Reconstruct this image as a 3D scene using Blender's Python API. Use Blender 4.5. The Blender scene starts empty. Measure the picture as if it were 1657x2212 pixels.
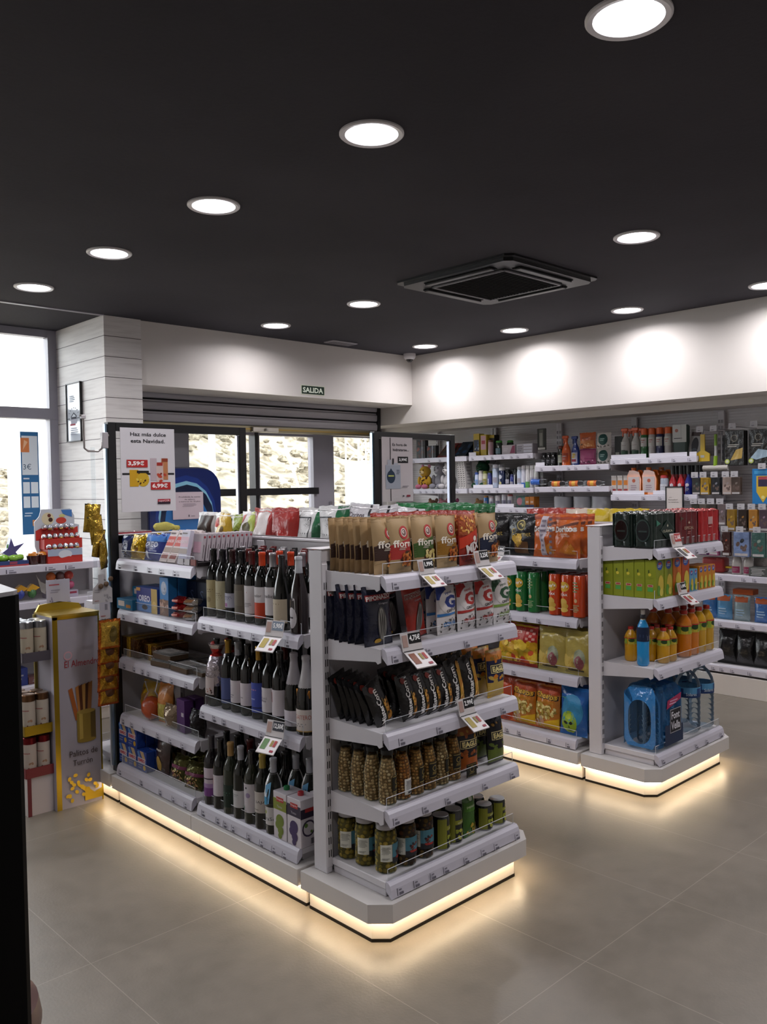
import bpy, bmesh, math, random
from mathutils import Vector, Matrix, noise, geometry
SC = bpy.context.scene
COL = SC.collection
PI = math.pi
sin, cos = math.sin, math.cos

# ---------------------------------------------------------------- camera
def make_camera():
    yaw, pitch, roll, f = 0.8073715, -0.0310136, 0.0165858, 1840.22
    cy, sy, cp, sp = cos(yaw), sin(yaw), cos(pitch), sin(pitch)
    fw = Vector((cy*cp, sy*cp, sp)); r = Vector((sy, -cy, 0)); d = fw.cross(r)
    r2 = cos(roll)*r + sin(roll)*d; d2 = -sin(roll)*r + cos(roll)*d
    M = Matrix((r2, -d2, -fw)).transposed().to_4x4(); M.translation = Vector((0, 0, 1.68))
    c = bpy.data.cameras.new('camera'); o = bpy.data.objects.new('camera', c); COL.objects.link(o)
    o.matrix_world = M
    c.sensor_fit = 'HORIZONTAL'; c.sensor_width = 36; c.lens = f/1657*36
    c.clip_start = .02; c.clip_end = 300
    SC.camera = o
make_camera()
# ---------------------------------------------------------------- look, world, sun
vs = SC.view_settings
vs.view_transform = 'Standard'; vs.look = 'None'; vs.exposure = -0.42; vs.gamma = 1; vs.use_curve_mapping = False
SKY = 8.0
DOWN_W = 13.0      # watts of each ceiling downlight
LED = 30.0          # emission of the warm plinth strips
w = bpy.data.worlds.new('sky'); SC.world = w; w.use_nodes = True
bg = w.node_tree.nodes['Background']; bg.inputs[0].default_value = (.93, .96, 1, 1); bg.inputs[1].default_value = SKY
sl = bpy.data.lights.new('sun', 'SUN'); sl.energy = 4; sl.angle = .1; sl.color = (1, .95, .86)
so = bpy.data.objects.new('sun', sl); COL.objects.link(so); so.rotation_euler = (math.radians(48), 0, math.radians(-155))
so.location = (10, -20, 20)

# ---------------------------------------------------------------- colour + materials
def lin(v): return v/12.92 if v <= .04045 else ((v+.055)/1.055)**2.4
_hc = {}
def H(s):
    if not isinstance(s, str): return s
    if s not in _hc: _hc[s] = tuple(lin(int(s[i:i+2], 16)/255) for i in (0, 2, 4))
    return _hc[s]
MATS = {}
def mat(name, rough=.5, metal=0., spec=.5, bump=None, col=None, var=None, coat=0., clear=None, emit=None, cr=0.):
    m = bpy.data.materials.new(name); m.use_nodes = True; nt = m.node_tree; N = nt.nodes; L = nt.links
    b = N['Principled BSDF']; b.inputs['Roughness'].default_value = rough; b.inputs['Metallic'].default_value = metal
    b.inputs['Specular IOR Level'].default_value = spec; b.inputs['Coat Weight'].default_value = coat
    if col: 
        src = N.new('ShaderNodeRGB'); src.outputs[0].default_value = (*H(col), 1); out = src.outputs[0]
    else:
        src = N.new('ShaderNodeAttribute'); src.attribute_name = 'Col'; out = src.outputs['Color']
    tc = N.new('ShaderNodeTexCoord')
    if var:
        n = N.new('ShaderNodeTexNoise'); n.inputs['Scale'].default_value = var[0]; n.inputs['Detail'].default_value = 5
        L.new(tc.outputs['Object'], n.inputs['Vector'])
        mr = N.new('ShaderNodeMapRange'); mr.inputs[3].default_value = 1-var[1]; mr.inputs[4].default_value = 1+var[1]
        L.new(n.outputs['Fac'], mr.inputs[0])
        mx = N.new('ShaderNodeVectorMath'); mx.operation = 'SCALE'; L.new(out, mx.inputs[0]); L.new(mr.outputs[0], mx.inputs['Scale']); out = mx.outputs[0]
    L.new(out, b.inputs['Base Color'])
    if bump:
        n = N.new('ShaderNodeTexNoise'); n.inputs['Scale'].default_value = bump[0]; n.inputs['Detail'].default_value = 3
        L.new(tc.outputs['Object'], n.inputs['Vector'])
        bp = N.new('ShaderNodeBump'); bp.inputs['Strength'].default_value = bump[1]; bp.inputs['Distance'].default_value = bump[2] if len(bump) > 2 else .01
        L.new(n.outputs['Fac'], bp.inputs['Height']); L.new(bp.outputs[0], b.inputs['Normal'])
    if emit:
        b.inputs['Emission Color'].default_value = (*H(emit[0]), 1); b.inputs['Emission Strength'].default_value = emit[1]
    if clear:
        tr = N.new('ShaderNodeBsdfTransparent'); tr.inputs[0].default_value = (*clear[0], 1)
        mx = N.new('ShaderNodeMixShader'); lw = N.new('ShaderNodeLayerWeight'); lw.inputs[0].default_value = clear[1]
        L.new(lw.outputs['Fresnel'], mx.inputs[0]); L.new(tr.outputs[0], mx.inputs[1]); L.new(b.outputs[0], mx.inputs[2])
        L.new(mx.outputs[0], N['Material Output'].inputs[0])
    MATS[name] = m; return m
mat('print', .45, spec=.35)
mat('matte', .8, spec=.2)
mat('foil', .26, spec=.6, bump=(22, .55, .012))
mat('shinyfoil', .2, metal=.75, bump=(30, .8, .012))
mat('gloss', .12, spec=.5, coat=.3)
mat('metal', .3, metal=.9)
mat('white_steel', .38, spec=.4, var=(3, .02))
mat('strip', .3, spec=.5)
mat('plastic', .35)
mat('food', .6, bump=(60, .4, .01))
mat('plush', .95, spec=.1, bump=(180, .8, .006))
mat('clear', .05, spec=.8, col='ffffff', clear=((.96, .97, .97), .08))
mat('clearfilm', .08, spec=.8, col='ffffff', bump=(35, .9, .02), clear=((.93, .95, .96), .16))
mat('bluefilm', .1, spec=.7, col='2e78b8', bump=(30, .7, .012), clear=((.3, .58, .85), .62))
mat('glass_bottle', .04, spec=.8, col='d8dcd8', clear=((.88, .92, .9), .12))
mat('water', .05, spec=.8, col='aab8c4', bump=(50, .6, .01), clear=((.9, .94, .97), .22))
mat('led_warm', col='000000', emit=('ffe3ba', LED))
mat('led_disc', col='000000', emit=('fbf7ff', 14))
mat('black_panel', .55, spec=.06, col='030303')

def nodes(name, rough=.5):
    m = bpy.data.materials.new(name); m.use_nodes = True; nt = m.node_tree; MATS[name] = m
    b = nt.nodes['Principled BSDF']; b.inputs['Roughness'].default_value = rough
    return m, nt, nt.nodes, nt.links, b
def mth(N, L, op, a, b=None):
    n = N.new('ShaderNodeMath'); n.operation = op
    for i, v in enumerate((a, b)):
        if v is None: continue
        if isinstance(v, (int, float)): n.inputs[i].default_value = v
        else: L.new(v, n.inputs[i])
    return n.outputs[0]
def axes(N, L):
    g = N.new('ShaderNodeNewGeometry'); s = N.new('ShaderNodeSeparateXYZ'); L.new(g.outputs['Position'], s.inputs[0])
    return s.outputs, g.outputs['Position']
def ntex(N, L, pos, sc, det=5, dist=0):
    n = N.new('ShaderNodeTexNoise'); n.inputs['Scale'].default_value = sc; n.inputs['Detail'].default_value = det; n.inputs['Distortion'].default_value = dist
    L.new(pos, n.inputs['Vector']); return n.outputs['Fac']
def ramp(N, L, fac, stops):
    r = N.new('ShaderNodeValToRGB'); e = r.color_ramp.elements
    e[0].position, e[0].color = stops[0][0], (*H(stops[0][1]), 1); e[1].position, e[1].color = stops[-1][0], (*H(stops[-1][1]), 1)
    for p, c in stops[1:-1]:
        x = e.new(p); x.color = (*H(c), 1)
    L.new(fac, r.inputs[0]); return r.outputs[0]
def mixc(N, L, fac, a, b):
    m = N.new('ShaderNodeMix'); m.data_type = 'RGBA'; L.new(fac, m.inputs[0])
    for i, v in ((6, a), (7, b)):
        if isinstance(v, str): m.inputs[i].default_value = (*H(v), 1)
        else: L.new(v, m.inputs[i])
    return m.outputs[2]
def line(N, L, c, per, off, wd):
    a = mth(N, L, 'SUBTRACT', c, off); a = mth(N, L, 'DIVIDE', a, per); a = mth(N, L, 'FRACT', a)
    return mth(N, L, 'LESS_THAN', a, wd/per)
def m_floor():
    m, nt, N, L, b = nodes('floor_tiles', .33)
    s, pos = axes(N, L)
    v = ntex(N, L, pos, 2.2, 8, .6); v2 = ntex(N, L, pos, 14, 6); v = mth(N, L, 'ADD', mth(N, L, 'MULTIPLY', v, .65), mth(N, L, 'MULTIPLY', v2, .35))
    c = ramp(N, L, v, [(.3, '666056'), (.5, '726b61'), (.72, '7c7469')])
    g = mth(N, L, 'MAXIMUM', line(N, L, s[0], .6185, .0485, .003), line(N, L, s[1], 1.237, .412, .003))
    c = mixc(N, L, mth(N, L, 'MULTIPLY', g, .45), c, 'a89f92'); L.new(c, b.inputs['Base Color'])
    r = mth(N, L, 'ADD', mth(N, L, 'MULTIPLY', v2, .18), .27); L.new(r, b.inputs['Roughness'])
    bp = N.new('ShaderNodeBump'); bp.inputs['Strength'].default_value = .12; bp.inputs['Distance'].default_value = .004
    L.new(ntex(N, L, pos, 90, 4), bp.inputs['Height']); L.new(bp.outputs[0], b.inputs['Normal'])
m_floor()
def m_plain(name, c1, c2, sc, rough, bump=.05, bsc=60):
    m, nt, N, L, b = nodes(name, rough); s, pos = axes(N, L)
    L.new(ramp(N, L, ntex(N, L, pos, sc), [(.35, c1), (.65, c2)]), b.inputs['Base Color'])
    bp = N.new('ShaderNodeBump'); bp.inputs['Strength'].default_value = bump; bp.inputs['Distance'].default_value = .005
    L.new(ntex(N, L, pos, bsc, 3), bp.inputs['Height']); L.new(bp.outputs[0], b.inputs['Normal']); return b
m_plain('ceiling_paint', '3b3a40', '434248', .8, .85, .25, 45).inputs['Specular IOR Level'].default_value = .15
m_plain('wall_paint', 'cfcac6', 'd3cec9', 1.5, .75)
m_plain('frame_metal', '8f8c96', '95929b', 4, .4)
m_plain('black_metal', '0e0e10', '131315', 4, .4)
def m_planks():
    m, nt, N, L, b = nodes('white_planks', .6); s, pos = axes(N, L)
    sc = N.new('ShaderNodeVectorMath'); sc.operation = 'MULTIPLY'; L.new(pos, sc.inputs[0]); sc.inputs[1].default_value = (1.5, 1.5, 22)
    c = ramp(N, L, ntex(N, L, sc.outputs[0], 2.2, 6), [(.3, 'cbc7c5'), (.5, 'd9d6d4'), (.7, 'dedbd9')])
    g = line(N, L, s[2], .1545, .062, .005)
    L.new(mixc(N, L, g, c, '55504d'), b.inputs['Base Color'])
    bp = N.new('ShaderNodeBump'); bp.inputs['Strength'].default_value = .6; bp.inputs['Distance'].default_value = .004; bp.invert = True
    L.new(g, bp.inputs['Height']); L.new(bp.outputs[0], b.inputs['Normal'])
m_planks()
def m_slat():
    m, nt, N, L, b = nodes('slat_panel', .35); s, pos = axes(N, L)
    a = mth(N, L, 'FRACT', mth(N, L, 'DIVIDE', s[2], .024))
    L.new(ramp(N, L, a, [(.0, 'a19d9e'), (.08, 'bfbbbc'), (.5, 'c4c0c1'), (.92, 'bfbbbc'), (1, 'a19d9e')]), b.inputs['Base Color'])
    bp = N.new('ShaderNodeBump'); bp.inputs['Strength'].default_value = .15; bp.inputs['Distance'].default_value = .003
    L.new(mth(N, L, 'SINE', mth(N, L, 'MULTIPLY', s[2], 2*PI/.024)), bp.inputs['Height']); L.new(bp.outputs[0], b.inputs['Normal'])
m_slat()
def m_hill():
    m, nt, N, L, b = nodes('dry_hillside', .9); s, pos = axes(N, L)
    L.new(ramp(N, L, ntex(N, L, pos, 2.6, 9, .5), [(.3, '4e473b'), (.42, '68604f'), (.55, '8a8070'), (.7, '968c7c')]), b.inputs['Base Color'])
    m, nt, N, L, b = nodes('scrub', .95); s, pos = axes(N, L)
    L.new(ramp(N, L, ntex(N, L, pos, 7, 9, .5), [(.35, '5a5445'), (.5, '746c5b'), (.65, '8f8674')]), b.inputs['Base Color'])
m_hill()
m_plain('gravel', '7c7360', '8a8069', 3, .95)

# ---------------------------------------------------------------- mesh builder
_tc = {}
def text_mesh(t, bold=0.):
    k = (t, bold)
    if k in _tc: return _tc[k]
    cu = bpy.data.curves.new('t', 'FONT'); cu.body = t; cu.resolution_u = 2; cu.offset = bold; cu.fill_mode = 'FRONT'
    o = bpy.data.objects.new('t', cu); COL.objects.link(o)
    me = bpy.data.meshes.new_from_object(o, depsgraph=bpy.context.evaluated_depsgraph_get())
    V = [(v.co.x, v.co.y) for v in me.vertices]; F = [tuple(p.vertices) for p in me.polygons]
    bpy.data.objects.remove(o); bpy.data.curves.remove(cu); bpy.data.meshes.remove(me)
    x0, x1 = min(v[0] for v in V), max(v[0] for v in V); y0, y1 = min(v[1] for v in V), max(v[1] for v in V)
    V = [((x-(x0+x1)/2)/(y1-y0), (y-(y0+y1)/2)/(y1-y0)) for x, y in V]
    _tc[k] = (V, F, (x1-x0)/(y1-y0)); return _tc[k]
class MB:
    def __init__(s): s.v = []; s.f = []; s.c = []; s.m = []; s.ml = []; s.sm = []
    def mi(s, m):
        if m not in s.ml: s.ml.append(m)
        return s.ml.index(m)
    def add(s, V, F, col, m, sm=False):
        o = len(s.v); s.v += [tuple(v) for v in V]; mi = s.mi(m); c = H(col) if not isinstance(col, list) else None
        for i, f in enumerate(F):
            s.f.append(tuple(j+o for j in f)); s.c.append(c or H(col[i])); s.m.append(mi); s.sm.append(sm)
        return s
    def box(s, x0, y0, z0, x1, y1, z1, col, m='print', bev=0, seg=1):
        if bev:
            bm = bmesh.new(); bmesh.ops.create_cube(bm, size=1)
            bmesh.ops.scale(bm, vec=(x1-x0, y1-y0, z1-z0), verts=bm.verts); bmesh.ops.translate(bm, vec=((x0+x1)/2, (y0+y1)/2, (z0+z1)/2), verts=bm.verts)
            bmesh.ops.bevel(bm, geom=bm.edges[:], offset=bev, segments=seg, affect='EDGES', profile=.5)
            bm.verts.index_update(); s.add([v.co[:] for v in bm.verts], [tuple(v.index for v in f.verts) for f in bm.faces], col, m, seg > 1); bm.free(); return s
        V = [(x, y, z) for z in (z0, z1) for y in (y0, y1) for x in (x0, x1)]
        return s.add(V, [(0, 2, 3, 1), (4, 5, 7, 6), (0, 1, 5, 4), (2, 6, 7, 3), (0, 4, 6, 2), (1, 3, 7, 5)], col, m)
    def grid(s, fn, nu, nv, col, m='print', sm=True):
        V = [fn(i/nu, j/nv) for j in range(nv+1) for i in range(nu+1)]
        F = []; C = []
        for j in range(nv):
            for i in range(nu):
                a = j*(nu+1)+i; F.append((a, a+1, a+nu+2, a+nu+1)); C.append(col((i+.5)/nu, (j+.5)/nv) if callable(col) else col)
        return s.add(V, F, C, m, sm)
    def lathe(s, prof, col, m='gloss', seg=20, c=(0, 0, 0), sx=1, sy=1):
        V = []; F = []; C = []; n = len(prof)
        for r, z in prof:
            for k in range(seg):
                a = 2*PI*k/seg; V.append((c[0]+r*cos(a)*sx, c[1]+r*sin(a)*sy, c[2]+z))
        for j in range(n-1):
            for k in range(seg):
                k2 = (k+1) % seg; F.append((j*seg+k, j*seg+k2, (j+1)*seg+k2, (j+1)*seg+k)); C.append(col[j] if isinstance(col, list) else col)
        for j, fl in ((0, 1), (n-1, 0)):
            if prof[j][0] > 1e-5:
                F.append(tuple(j*seg+k for k in (range(seg-1, -1, -1) if fl else range(seg)))); C.append(C[0] if fl else C[-1])
        return s.add(V, F, C, m, True)
    def prism(s, poly, z0, z1, col, m='print', ax='z'):
        n = len(poly)
        P = lambda p, z: (p[0], p[1], z) if ax == 'z' else ((z, p[0], p[1]) if ax == 'x' else (p[0], z, p[1]))
        V = [P(p, z0) for p in poly]+[P(p, z1) for p in poly]
        F = [tuple(range(n-1, -1, -1)), tuple(range(n, 2*n))]+[(i, (i+1) % n, n+(i+1) % n, n+i) for i in range(n)]
        return s.add(V, F, col, m)
    def tube(s, pts, r, col, m='metal', seg=8):
        V = []; F = []; n = len(pts); P = [Vector(p) for p in pts]
        for i, p in enumerate(P):
            t = (P[min(i+1, n-1)]-P[max(i-1, 0)]).normalized(); u = t.orthogonal().normalized() if i == 0 else (u-t*u.dot(t)).normalized(); w = t.cross(u)
            for k in range(seg): a = 2*PI*k/seg; V.append(p+(u*cos(a)+w*sin(a))*r)
        for i in range(n-1):
            for k in range(seg): k2 = (k+1) % seg; F.append((i*seg+k, i*seg+k2, (i+1)*seg+k2, (i+1)*seg+k))
        F += [tuple(range(seg-1, -1, -1)), tuple((n-1)*seg+k for k in range(seg))]
        return s.add(V, F, col, m, True)
    def ball(s, c, r, col, m='plush', seg=12, rg=8, sc=(1, 1, 1), bump=0, seed=0):
        V = []; F = []
        for j in range(rg+1):
            t = PI*j/rg
            for k in range(seg):
                a = 2*PI*k/seg; d = Vector((sin(t)*cos(a), sin(t)*sin(a), cos(t)))
                q = 1+(bump*noise.noise(d*2.2+Vector((seed*7.1, 0, 0))) if bump else 0)
                V.append((c[0]+d.x*r*sc[0]*q, c[1]+d.y*r*sc[1]*q, c[2]+d.z*r*sc[2]*q))
        for j in range(rg):
            for k in range(seg): k2 = (k+1) % seg; F.append((j*seg+k, (j+1)*seg+k, (j+1)*seg+k2, j*seg+k2))
        return s.add(V, F, col, m, True)
    def build(s, name, parent=None, sharp=38, loc=None, rot=None):
        me = bpy.data.meshes.new(name); me.from_pydata(s.v, [], s.f)
        for m in s.ml: me.materials.append(MATS[m])
        me.polygons.foreach_set('material_index', s.m); me.polygons.foreach_set('use_smooth', s.sm)
        at = me.color_attributes.new('Col', 'FLOAT_COLOR', 'CORNER'); buf = []
        for f, c in zip(s.f, s.c): buf += [c[0], c[1], c[2], 1.]*len(f)
        at.data.foreach_set('color', buf); me.update()
        if any(s.sm): me.set_sharp_from_angle(angle=math.radians(sharp))
        o = bpy.data.objects.new(name, me); COL.objects.link(o)
        if parent: o.parent = parent
        if loc: o.location = loc
        if rot: o.rotation_euler = rot
        return o
class Pt:
    """paints print on a surface S(u, v, off); W, Hh its size in metres"""
    def __init__(s, mb, S, W, Hh, m='print', o=.0007, ts=0): s.ts = ts; s.b, s.S, s.W, s.H, s.m, s.o = mb, S, W, Hh, m, o
    def up(s): s.o += .00022; return s.o
    def _pts(s, uv, F, c, m=None):
        if s.ts:
            T = []; uv = list(uv)
            for f in F:
                if len(f) == 3: T.append(f)
                elif len(f) == 4: T += [(f[0], f[1], f[2]), (f[0], f[2], f[3])]
                else: T += [tuple(f[i] for i in t) for t in geometry.tessellate_polygon([[Vector((uv[i][0], uv[i][1], 0)) for i in f]])]
            L2 = s.ts**2; D = lambda a, b: ((uv[a][0]-uv[b][0])*s.W)**2+((uv[a][1]-uv[b][1])*s.H)**2
            F = []; mid = {}
            while T:
                a, b_, c_ = T.pop(); e = [(D(a, b_), a, b_, c_), (D(b_, c_), b_, c_, a), (D(c_, a), c_, a, b_)]; q = max(e)
                if q[0] > L2 and len(F)+len(T) < 900:
                    k = (min(q[1], q[2]), max(q[1], q[2]))
                    if k not in mid: mid[k] = len(uv); uv.append(((uv[k[0]][0]+uv[k[1]][0])/2, (uv[k[0]][1]+uv[k[1]][1])/2))
                    T += [(q[1], mid[k], q[3]), (mid[k], q[2], q[3])]
                else: F.append((a, b_, c_))
        s.b.add([s.S(min(.999, max(.001, u)), min(.999, max(.001, v)), s.o) for u, v in uv], F, c, m or s.m, False)
    def rect(s, x0, y0, x1, y1, c, n=None, m=None, rows=None):
        s.up(); n = n or max(1, int((x1-x0)*12)); k = rows or max(1, int((y1-y0)*10))
        uv = [(x0+(x1-x0)*i/n, y0+(y1-y0)*j/k) for j in range(k+1) for i in range(n+1)]
        s._pts(uv, [(j*(n+1)+i, j*(n+1)+i+1, (j+1)*(n+1)+i+1, (j+1)*(n+1)+i) for j in range(k) for i in range(n)], c, m); return s
    def reg(s, lo, hi, c, x0=0, x1=1, n=12, k=6):
        s.up(); uv = []
        for j in range(k+1):
            for i in range(n+1):
                u = x0+(x1-x0)*i/n; a, b = (lo(u) if callable(lo) else lo), (hi(u) if callable(hi) else hi); uv.append((u, a+(b-a)*j/k))
        s._pts(uv, [(j*(n+1)+i, j*(n+1)+i+1, (j+1)*(n+1)+i+1, (j+1)*(n+1)+i) for j in range(k) for i in range(n)], c); return s
    def ell(s, cx, cy, rx, c, ry=None, n=16, rot=0, up=True):
        if up: s.up()
        ry = ry if ry is not None else rx*s.W/s.H; uv = [(cx, cy)]; F = []
        for q in (.5, 1):
            for k in range(n):
                a = 2*PI*k/n; x, y = rx*q*cos(a)*s.W, ry*q*sin(a)*s.H; uv.append((cx+(x*cos(rot)-y*sin(rot))/s.W, cy+(x*sin(rot)+y*cos(rot))/s.H))
        for k in range(n):
            k2 = (k+1) % n; F += [(0, 1+k, 1+k2), (1+k, 1+n+k, 1+n+k2, 1+k2)]
        s._pts(uv, F, c); return s
    def poly(s, P, c): s.up(); s._pts(P, [tuple(range(len(P)))], c); return s
    def text(s, t, cx, cy, h, c, rot=0, w=None, bold=0.):
        s.up(); V, F, asp = text_mesh(t, bold); hh = h*s.H; sx = hh if w is None else w*s.W/asp
        cr, sr = cos(rot), sin(rot)
        s._pts([(cx+(x*sx*cr-y*hh*sr)/s.W, cy+(x*sx*sr+y*hh*cr)/s.H) for x, y in V], F, c); return s
    def bars(s, x0, y0, x1, y1, n, c, seed=1):
        rd = random.Random(seed); dy = (y1-y0)/n
        for i in range(n): s.rect(x0+rd.uniform(0, .1)*(x1-x0), y0+dy*(i+.25), x1-rd.uniform(0, .3)*(x1-x0), y0+dy*(i+.7), c, n=3, rows=1)
        return s
    def blobs(s, x0, y0, x1, y1, n, r, cols, seed=1, flat=.7):
        rd = random.Random(seed)
        for i in range(n):
            q = r*rd.uniform(.7, 1.3); s.o += .00004
            s.ell(rd.uniform(x0, x1), rd.uniform(y0, y1), q, rd.choice(cols), ry=q*s.W/s.H*flat, n=7, rot=rd.uniform(0, 3), up=False)
        return s

# ---------------------------------------------------------------- things, parts, copies
def tag(o, label=None, cat=None, group=None, kind=None):
    if label: o['label'] = label
    if cat: o['category'] = cat
    if group: o['group'] = group
    if kind: o['kind'] = kind
    return o
def root(name):
    o = bpy.data.objects.new(name, None); o.empty_display_size = .05; COL.objects.link(o); return o
def clone(o, parent=None):
    c = o.copy(); COL.objects.link(c)
    if parent: c.parent = parent
    for ch in list(o.children): clone(ch, c)
    return c
_used = set()
def put(o, loc, rz, label, cat, group=None, rx=0, ry=0, s=1):
    if o.name in _used: o = clone(o)
    _used.add(o.name)
    o.location = loc; o.rotation_euler = (math.radians(rx), math.radians(ry), math.radians(rz)); o.scale = (s, s, s)
    return tag(o, label, cat, group)
ORD = ['first', 'second', 'third', 'fourth', 'fifth', 'sixth', 'seventh', 'eighth', 'ninth', 'tenth', 'eleventh', 'twelfth', 'thirteenth', 'fourteenth', 'fifteenth', 'sixteenth']
def struct(b, name): return tag(b.build(name), kind='structure')
# ================================================================ the setting
so.rotation_euler = (math.radians(48), 0, math.radians(20))
b = MB(); b.box(-1.6, -2.1, -.1, 7.1, 7.15, 0, '99918a', 'floor_tiles'); struct(b, 'floor')
b = MB(); b.box(-1.6, -2.1, 3.0, 7.1, 7.15, 3.1, '2c2a2e', 'ceiling_paint'); b.box(-1.5, 6.085, 2.993, 2.953, 6.125, 3.0, '777379', 'frame_metal'); struct(b, 'ceiling')
b = MB(); b.box(6.95, -2.1, 0, 7.05, 7.15, 3, 'b8b4b0', 'slat_panel'); struct(b, 'wall_right')
b = MB(); b.box(6.3, -2.05, 2.319, 6.665, 7.0, 3.0, 'c8c4c0', 'wall_paint'); b.box(6.665, -2.05, 2.262, 6.949, 7.0, 3.0, 'c8c4c0', 'wall_paint'); struct(b, 'trim_1')
b = MB(); b.box(3.262, 6.13, 2.5, 6.299, 6.56, 2.999, 'c8c4c0', 'wall_paint'); struct(b, 'trim_2')
b = MB(); b.box(-1.6, -2.1, 0, 7.1, -2.0, 3, 'c8c4c0', 'wall_paint'); struct(b, 'wall_back')
b = MB(); b.box(-1.6, -2.1, 0, -1.5, 7.1, 3, 'c8c4c0', 'wall_paint'); struct(b, 'wall_left')
b = MB(); b.box(2.955, 6.10, 0, 3.26, 7.1, 2.999, 'c8c4c0', 'white_planks'); struct(b, 'trim_3')
# front wall: piers and lintel around the glazing
b = MB(); b.box(-1.5, 7.0, 0, 2.955, 7.12, 1.05, 'c8c4c0', 'wall_paint'); b.box(3.26, 7.0, 2.52, 6.95, 7.12, 3.0, 'c8c4c0', 'wall_paint')
b.box(3.26, 6.98, 0, 3.95, 7.12, 2.52, 'a5a1a0', 'wall_paint'); b.box(6.66, 6.9, 0, 6.95, 7.12, 2.52, 'c8c4c0', 'wall_paint'); struct(b, 'wall_front')
def window(n, x0, x1, z0, z1, vs_, hs, fr='frame_metal', t=.06):
    b = MB(); b.box(x0, 6.97, z1-t, x1, 7.05, z1, '9b98a2', fr); b.box(x0, 6.97, z0, x1, 7.05, z0+t, '9b98a2', fr)
    for x, wd in vs_: b.box(x, 6.965, z0, x+wd, 7.055, z1, '9b98a2', fr)
    for z, wd in hs: b.box(x0, 6.96, z, x1, 7.06, z+wd, '9b98a2', fr)
    o = struct(b, 'window_%d' % n)
    g = MB(); g.box(x0, 7.01, z0, x1, 7.016, z1, 'ffffff', 'clear'); tag(g.build('pane', o), kind='structure')
    return o
window(1, -1.5, 2.955, 1.05, 2.999, [(-1.5, .06), (-.2, .07), (1.15, .07), (2.885, .07)], [(2.27, .088)])
d = window(2, 3.95, 5.715, 0, 2.52, [(3.95, .23), (4.955, .022), (5.66, .055)], [(2.2, .12)])
g = MB(); g.box(4.915, 6.955, 0, 4.957, 7.06, 2.3, '17171a', 'black_metal'); tag(g.build('leaf_edge', d), kind='structure')
g = MB(); g.box(4.18, 6.93, 1.603, 5.70, 6.99, 1.672, '17171a', 'black_metal'); tag(g.build('push_bar', d), kind='structure')
d = window(3, 5.715, 6.66, 0, 2.52, [(5.715, .225), (6.55, .11)], [(2.21, .12)])
g = MB(); g.box(5.86, 6.93, 1.35, 5.885, 6.965, 1.52, 'b5b2b8', 'metal', .005); tag(g.build('handle', d), kind='structure')
# roller shutter
t = root('roller_shutter'); t.location = (3.265, 6.62, 2.2)
b = MB(); n = 3
for k in range(n):
    z = .06+k*.1
    pr = [(0, z), (-.012, z+.008), (-.016, z+.035), (-.016, z+.062), (-.006, z+.072), (0, z+.076), (0, z+.088), (.006, z+.088), (.006, z)]
    b.prism(pr, 0, 3.02, 'a5a3a8', 'strip', 'x')
    b.box(0, -.004, z+.086, 3.02, .004, z+.1, '1c1b1d', 'matte')
b.build('slat', t)
b = MB(); b.box(0, -.02, -.0, 3.02, .012, .058, '8f8872', 'metal', .004); b.box(.05, -.026, .02, 2.97, -.02, .036, 'a08a55', 'metal'); b.box(1.36, -.05, .0, 1.66, -.02, .05, 'b8b4ac', 'metal', .006)
b.lathe([(0, 0), (.016, 0), (.016, .02), (0, .02)], 'c9c6c0', 'metal', 12, (1.51, -.06, .015)); b.build('bottom_rail', t)
b = MB(); b.box(2.985, -.03, -2.2, 3.02, .03, .36, '2a2a2d', 'black_metal'); b.build('guide_rail', t)
tag(t, 'grey ribbed metal roller shutter half lowered over the glass doors', 'shutter')
# exit sign
b = MB(); S = lambda u, v, o: (4.855+.27*u, 6.126-o, 2.528+.078*v)
b.box(4.85, 6.126, 2.523, 5.13, 6.1295, 2.611, 'd8dcc8'); P = Pt(b, S, .27, .078, 'matte'); P.rect(.005, .02, .995, .98, '2b3a30'); P.text('SALIDA', .5, .5, .62, 'e6efdf', bold=.03, w=.88)
tag(b.build('exit_sign'), 'small dark green sign reading SALIDA on the white wall over the shutter', 'sign')

# ceiling lights
t = root('ceiling_light')
b = MB(); b.lathe([(.122, 0), (.122, -.006), (.116, -.011), (.1, -.008), (.097, 0)], 'd8d6d8', 'plastic', 40); b.build('trim_ring', t)
b = MB(); b.lathe([(0, -.004), (.099, -.004), (.099, -.0015), (0, -.0015)], 'ffffff', 'led_disc', 40); b.build('diffuser', t)
la = bpy.data.lights.new('downlight', 'AREA'); la.shape = 'DISK'; la.size = .19; la.energy = DOWN_W; la.color = (1, .965, .99); la.spread = math.radians(160)
lo = bpy.data.objects.new('lamp', la); COL.objects.link(lo); lo.parent = t; lo.location = (0, 0, -.008)
LX = [2.22, 4.21, 5.93]
names = {2.22: 'left', 4.21: 'middle', 5.93: 'wall'}
vis = [(2.22, 1.28, 'largest round ceiling light, cut off by the top right edge'), (2.22, 2.35, 'bright round ceiling light nearest the top centre of the picture'),
 (2.22, 3.43, 'round ceiling light behind the top centre one, left of centre'), (2.22, 4.49, 'round ceiling light second from the left edge of the ceiling'),
 (2.22, 5.55, 'round ceiling light farthest left, just above the window recess'), (4.21, 2.39, 'round ceiling light right of the black air conditioning cassette'),
 (4.21, 4.57, 'small round ceiling light left of the black air conditioning cassette'), (4.21, 5.63, 'small round ceiling light nearest the white wall over the shutter'),
 (5.93, 5.59, 'smallest round ceiling light, beside the dome camera in the corner'), (5.93, 4.53, 'round ceiling light under the cassette, second from the dome camera'),
 (5.93, 3.45, 'round ceiling light third from the dome camera along the right wall'), (5.93, 2.39, 'round ceiling light cut by the right edge of the picture')]
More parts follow.
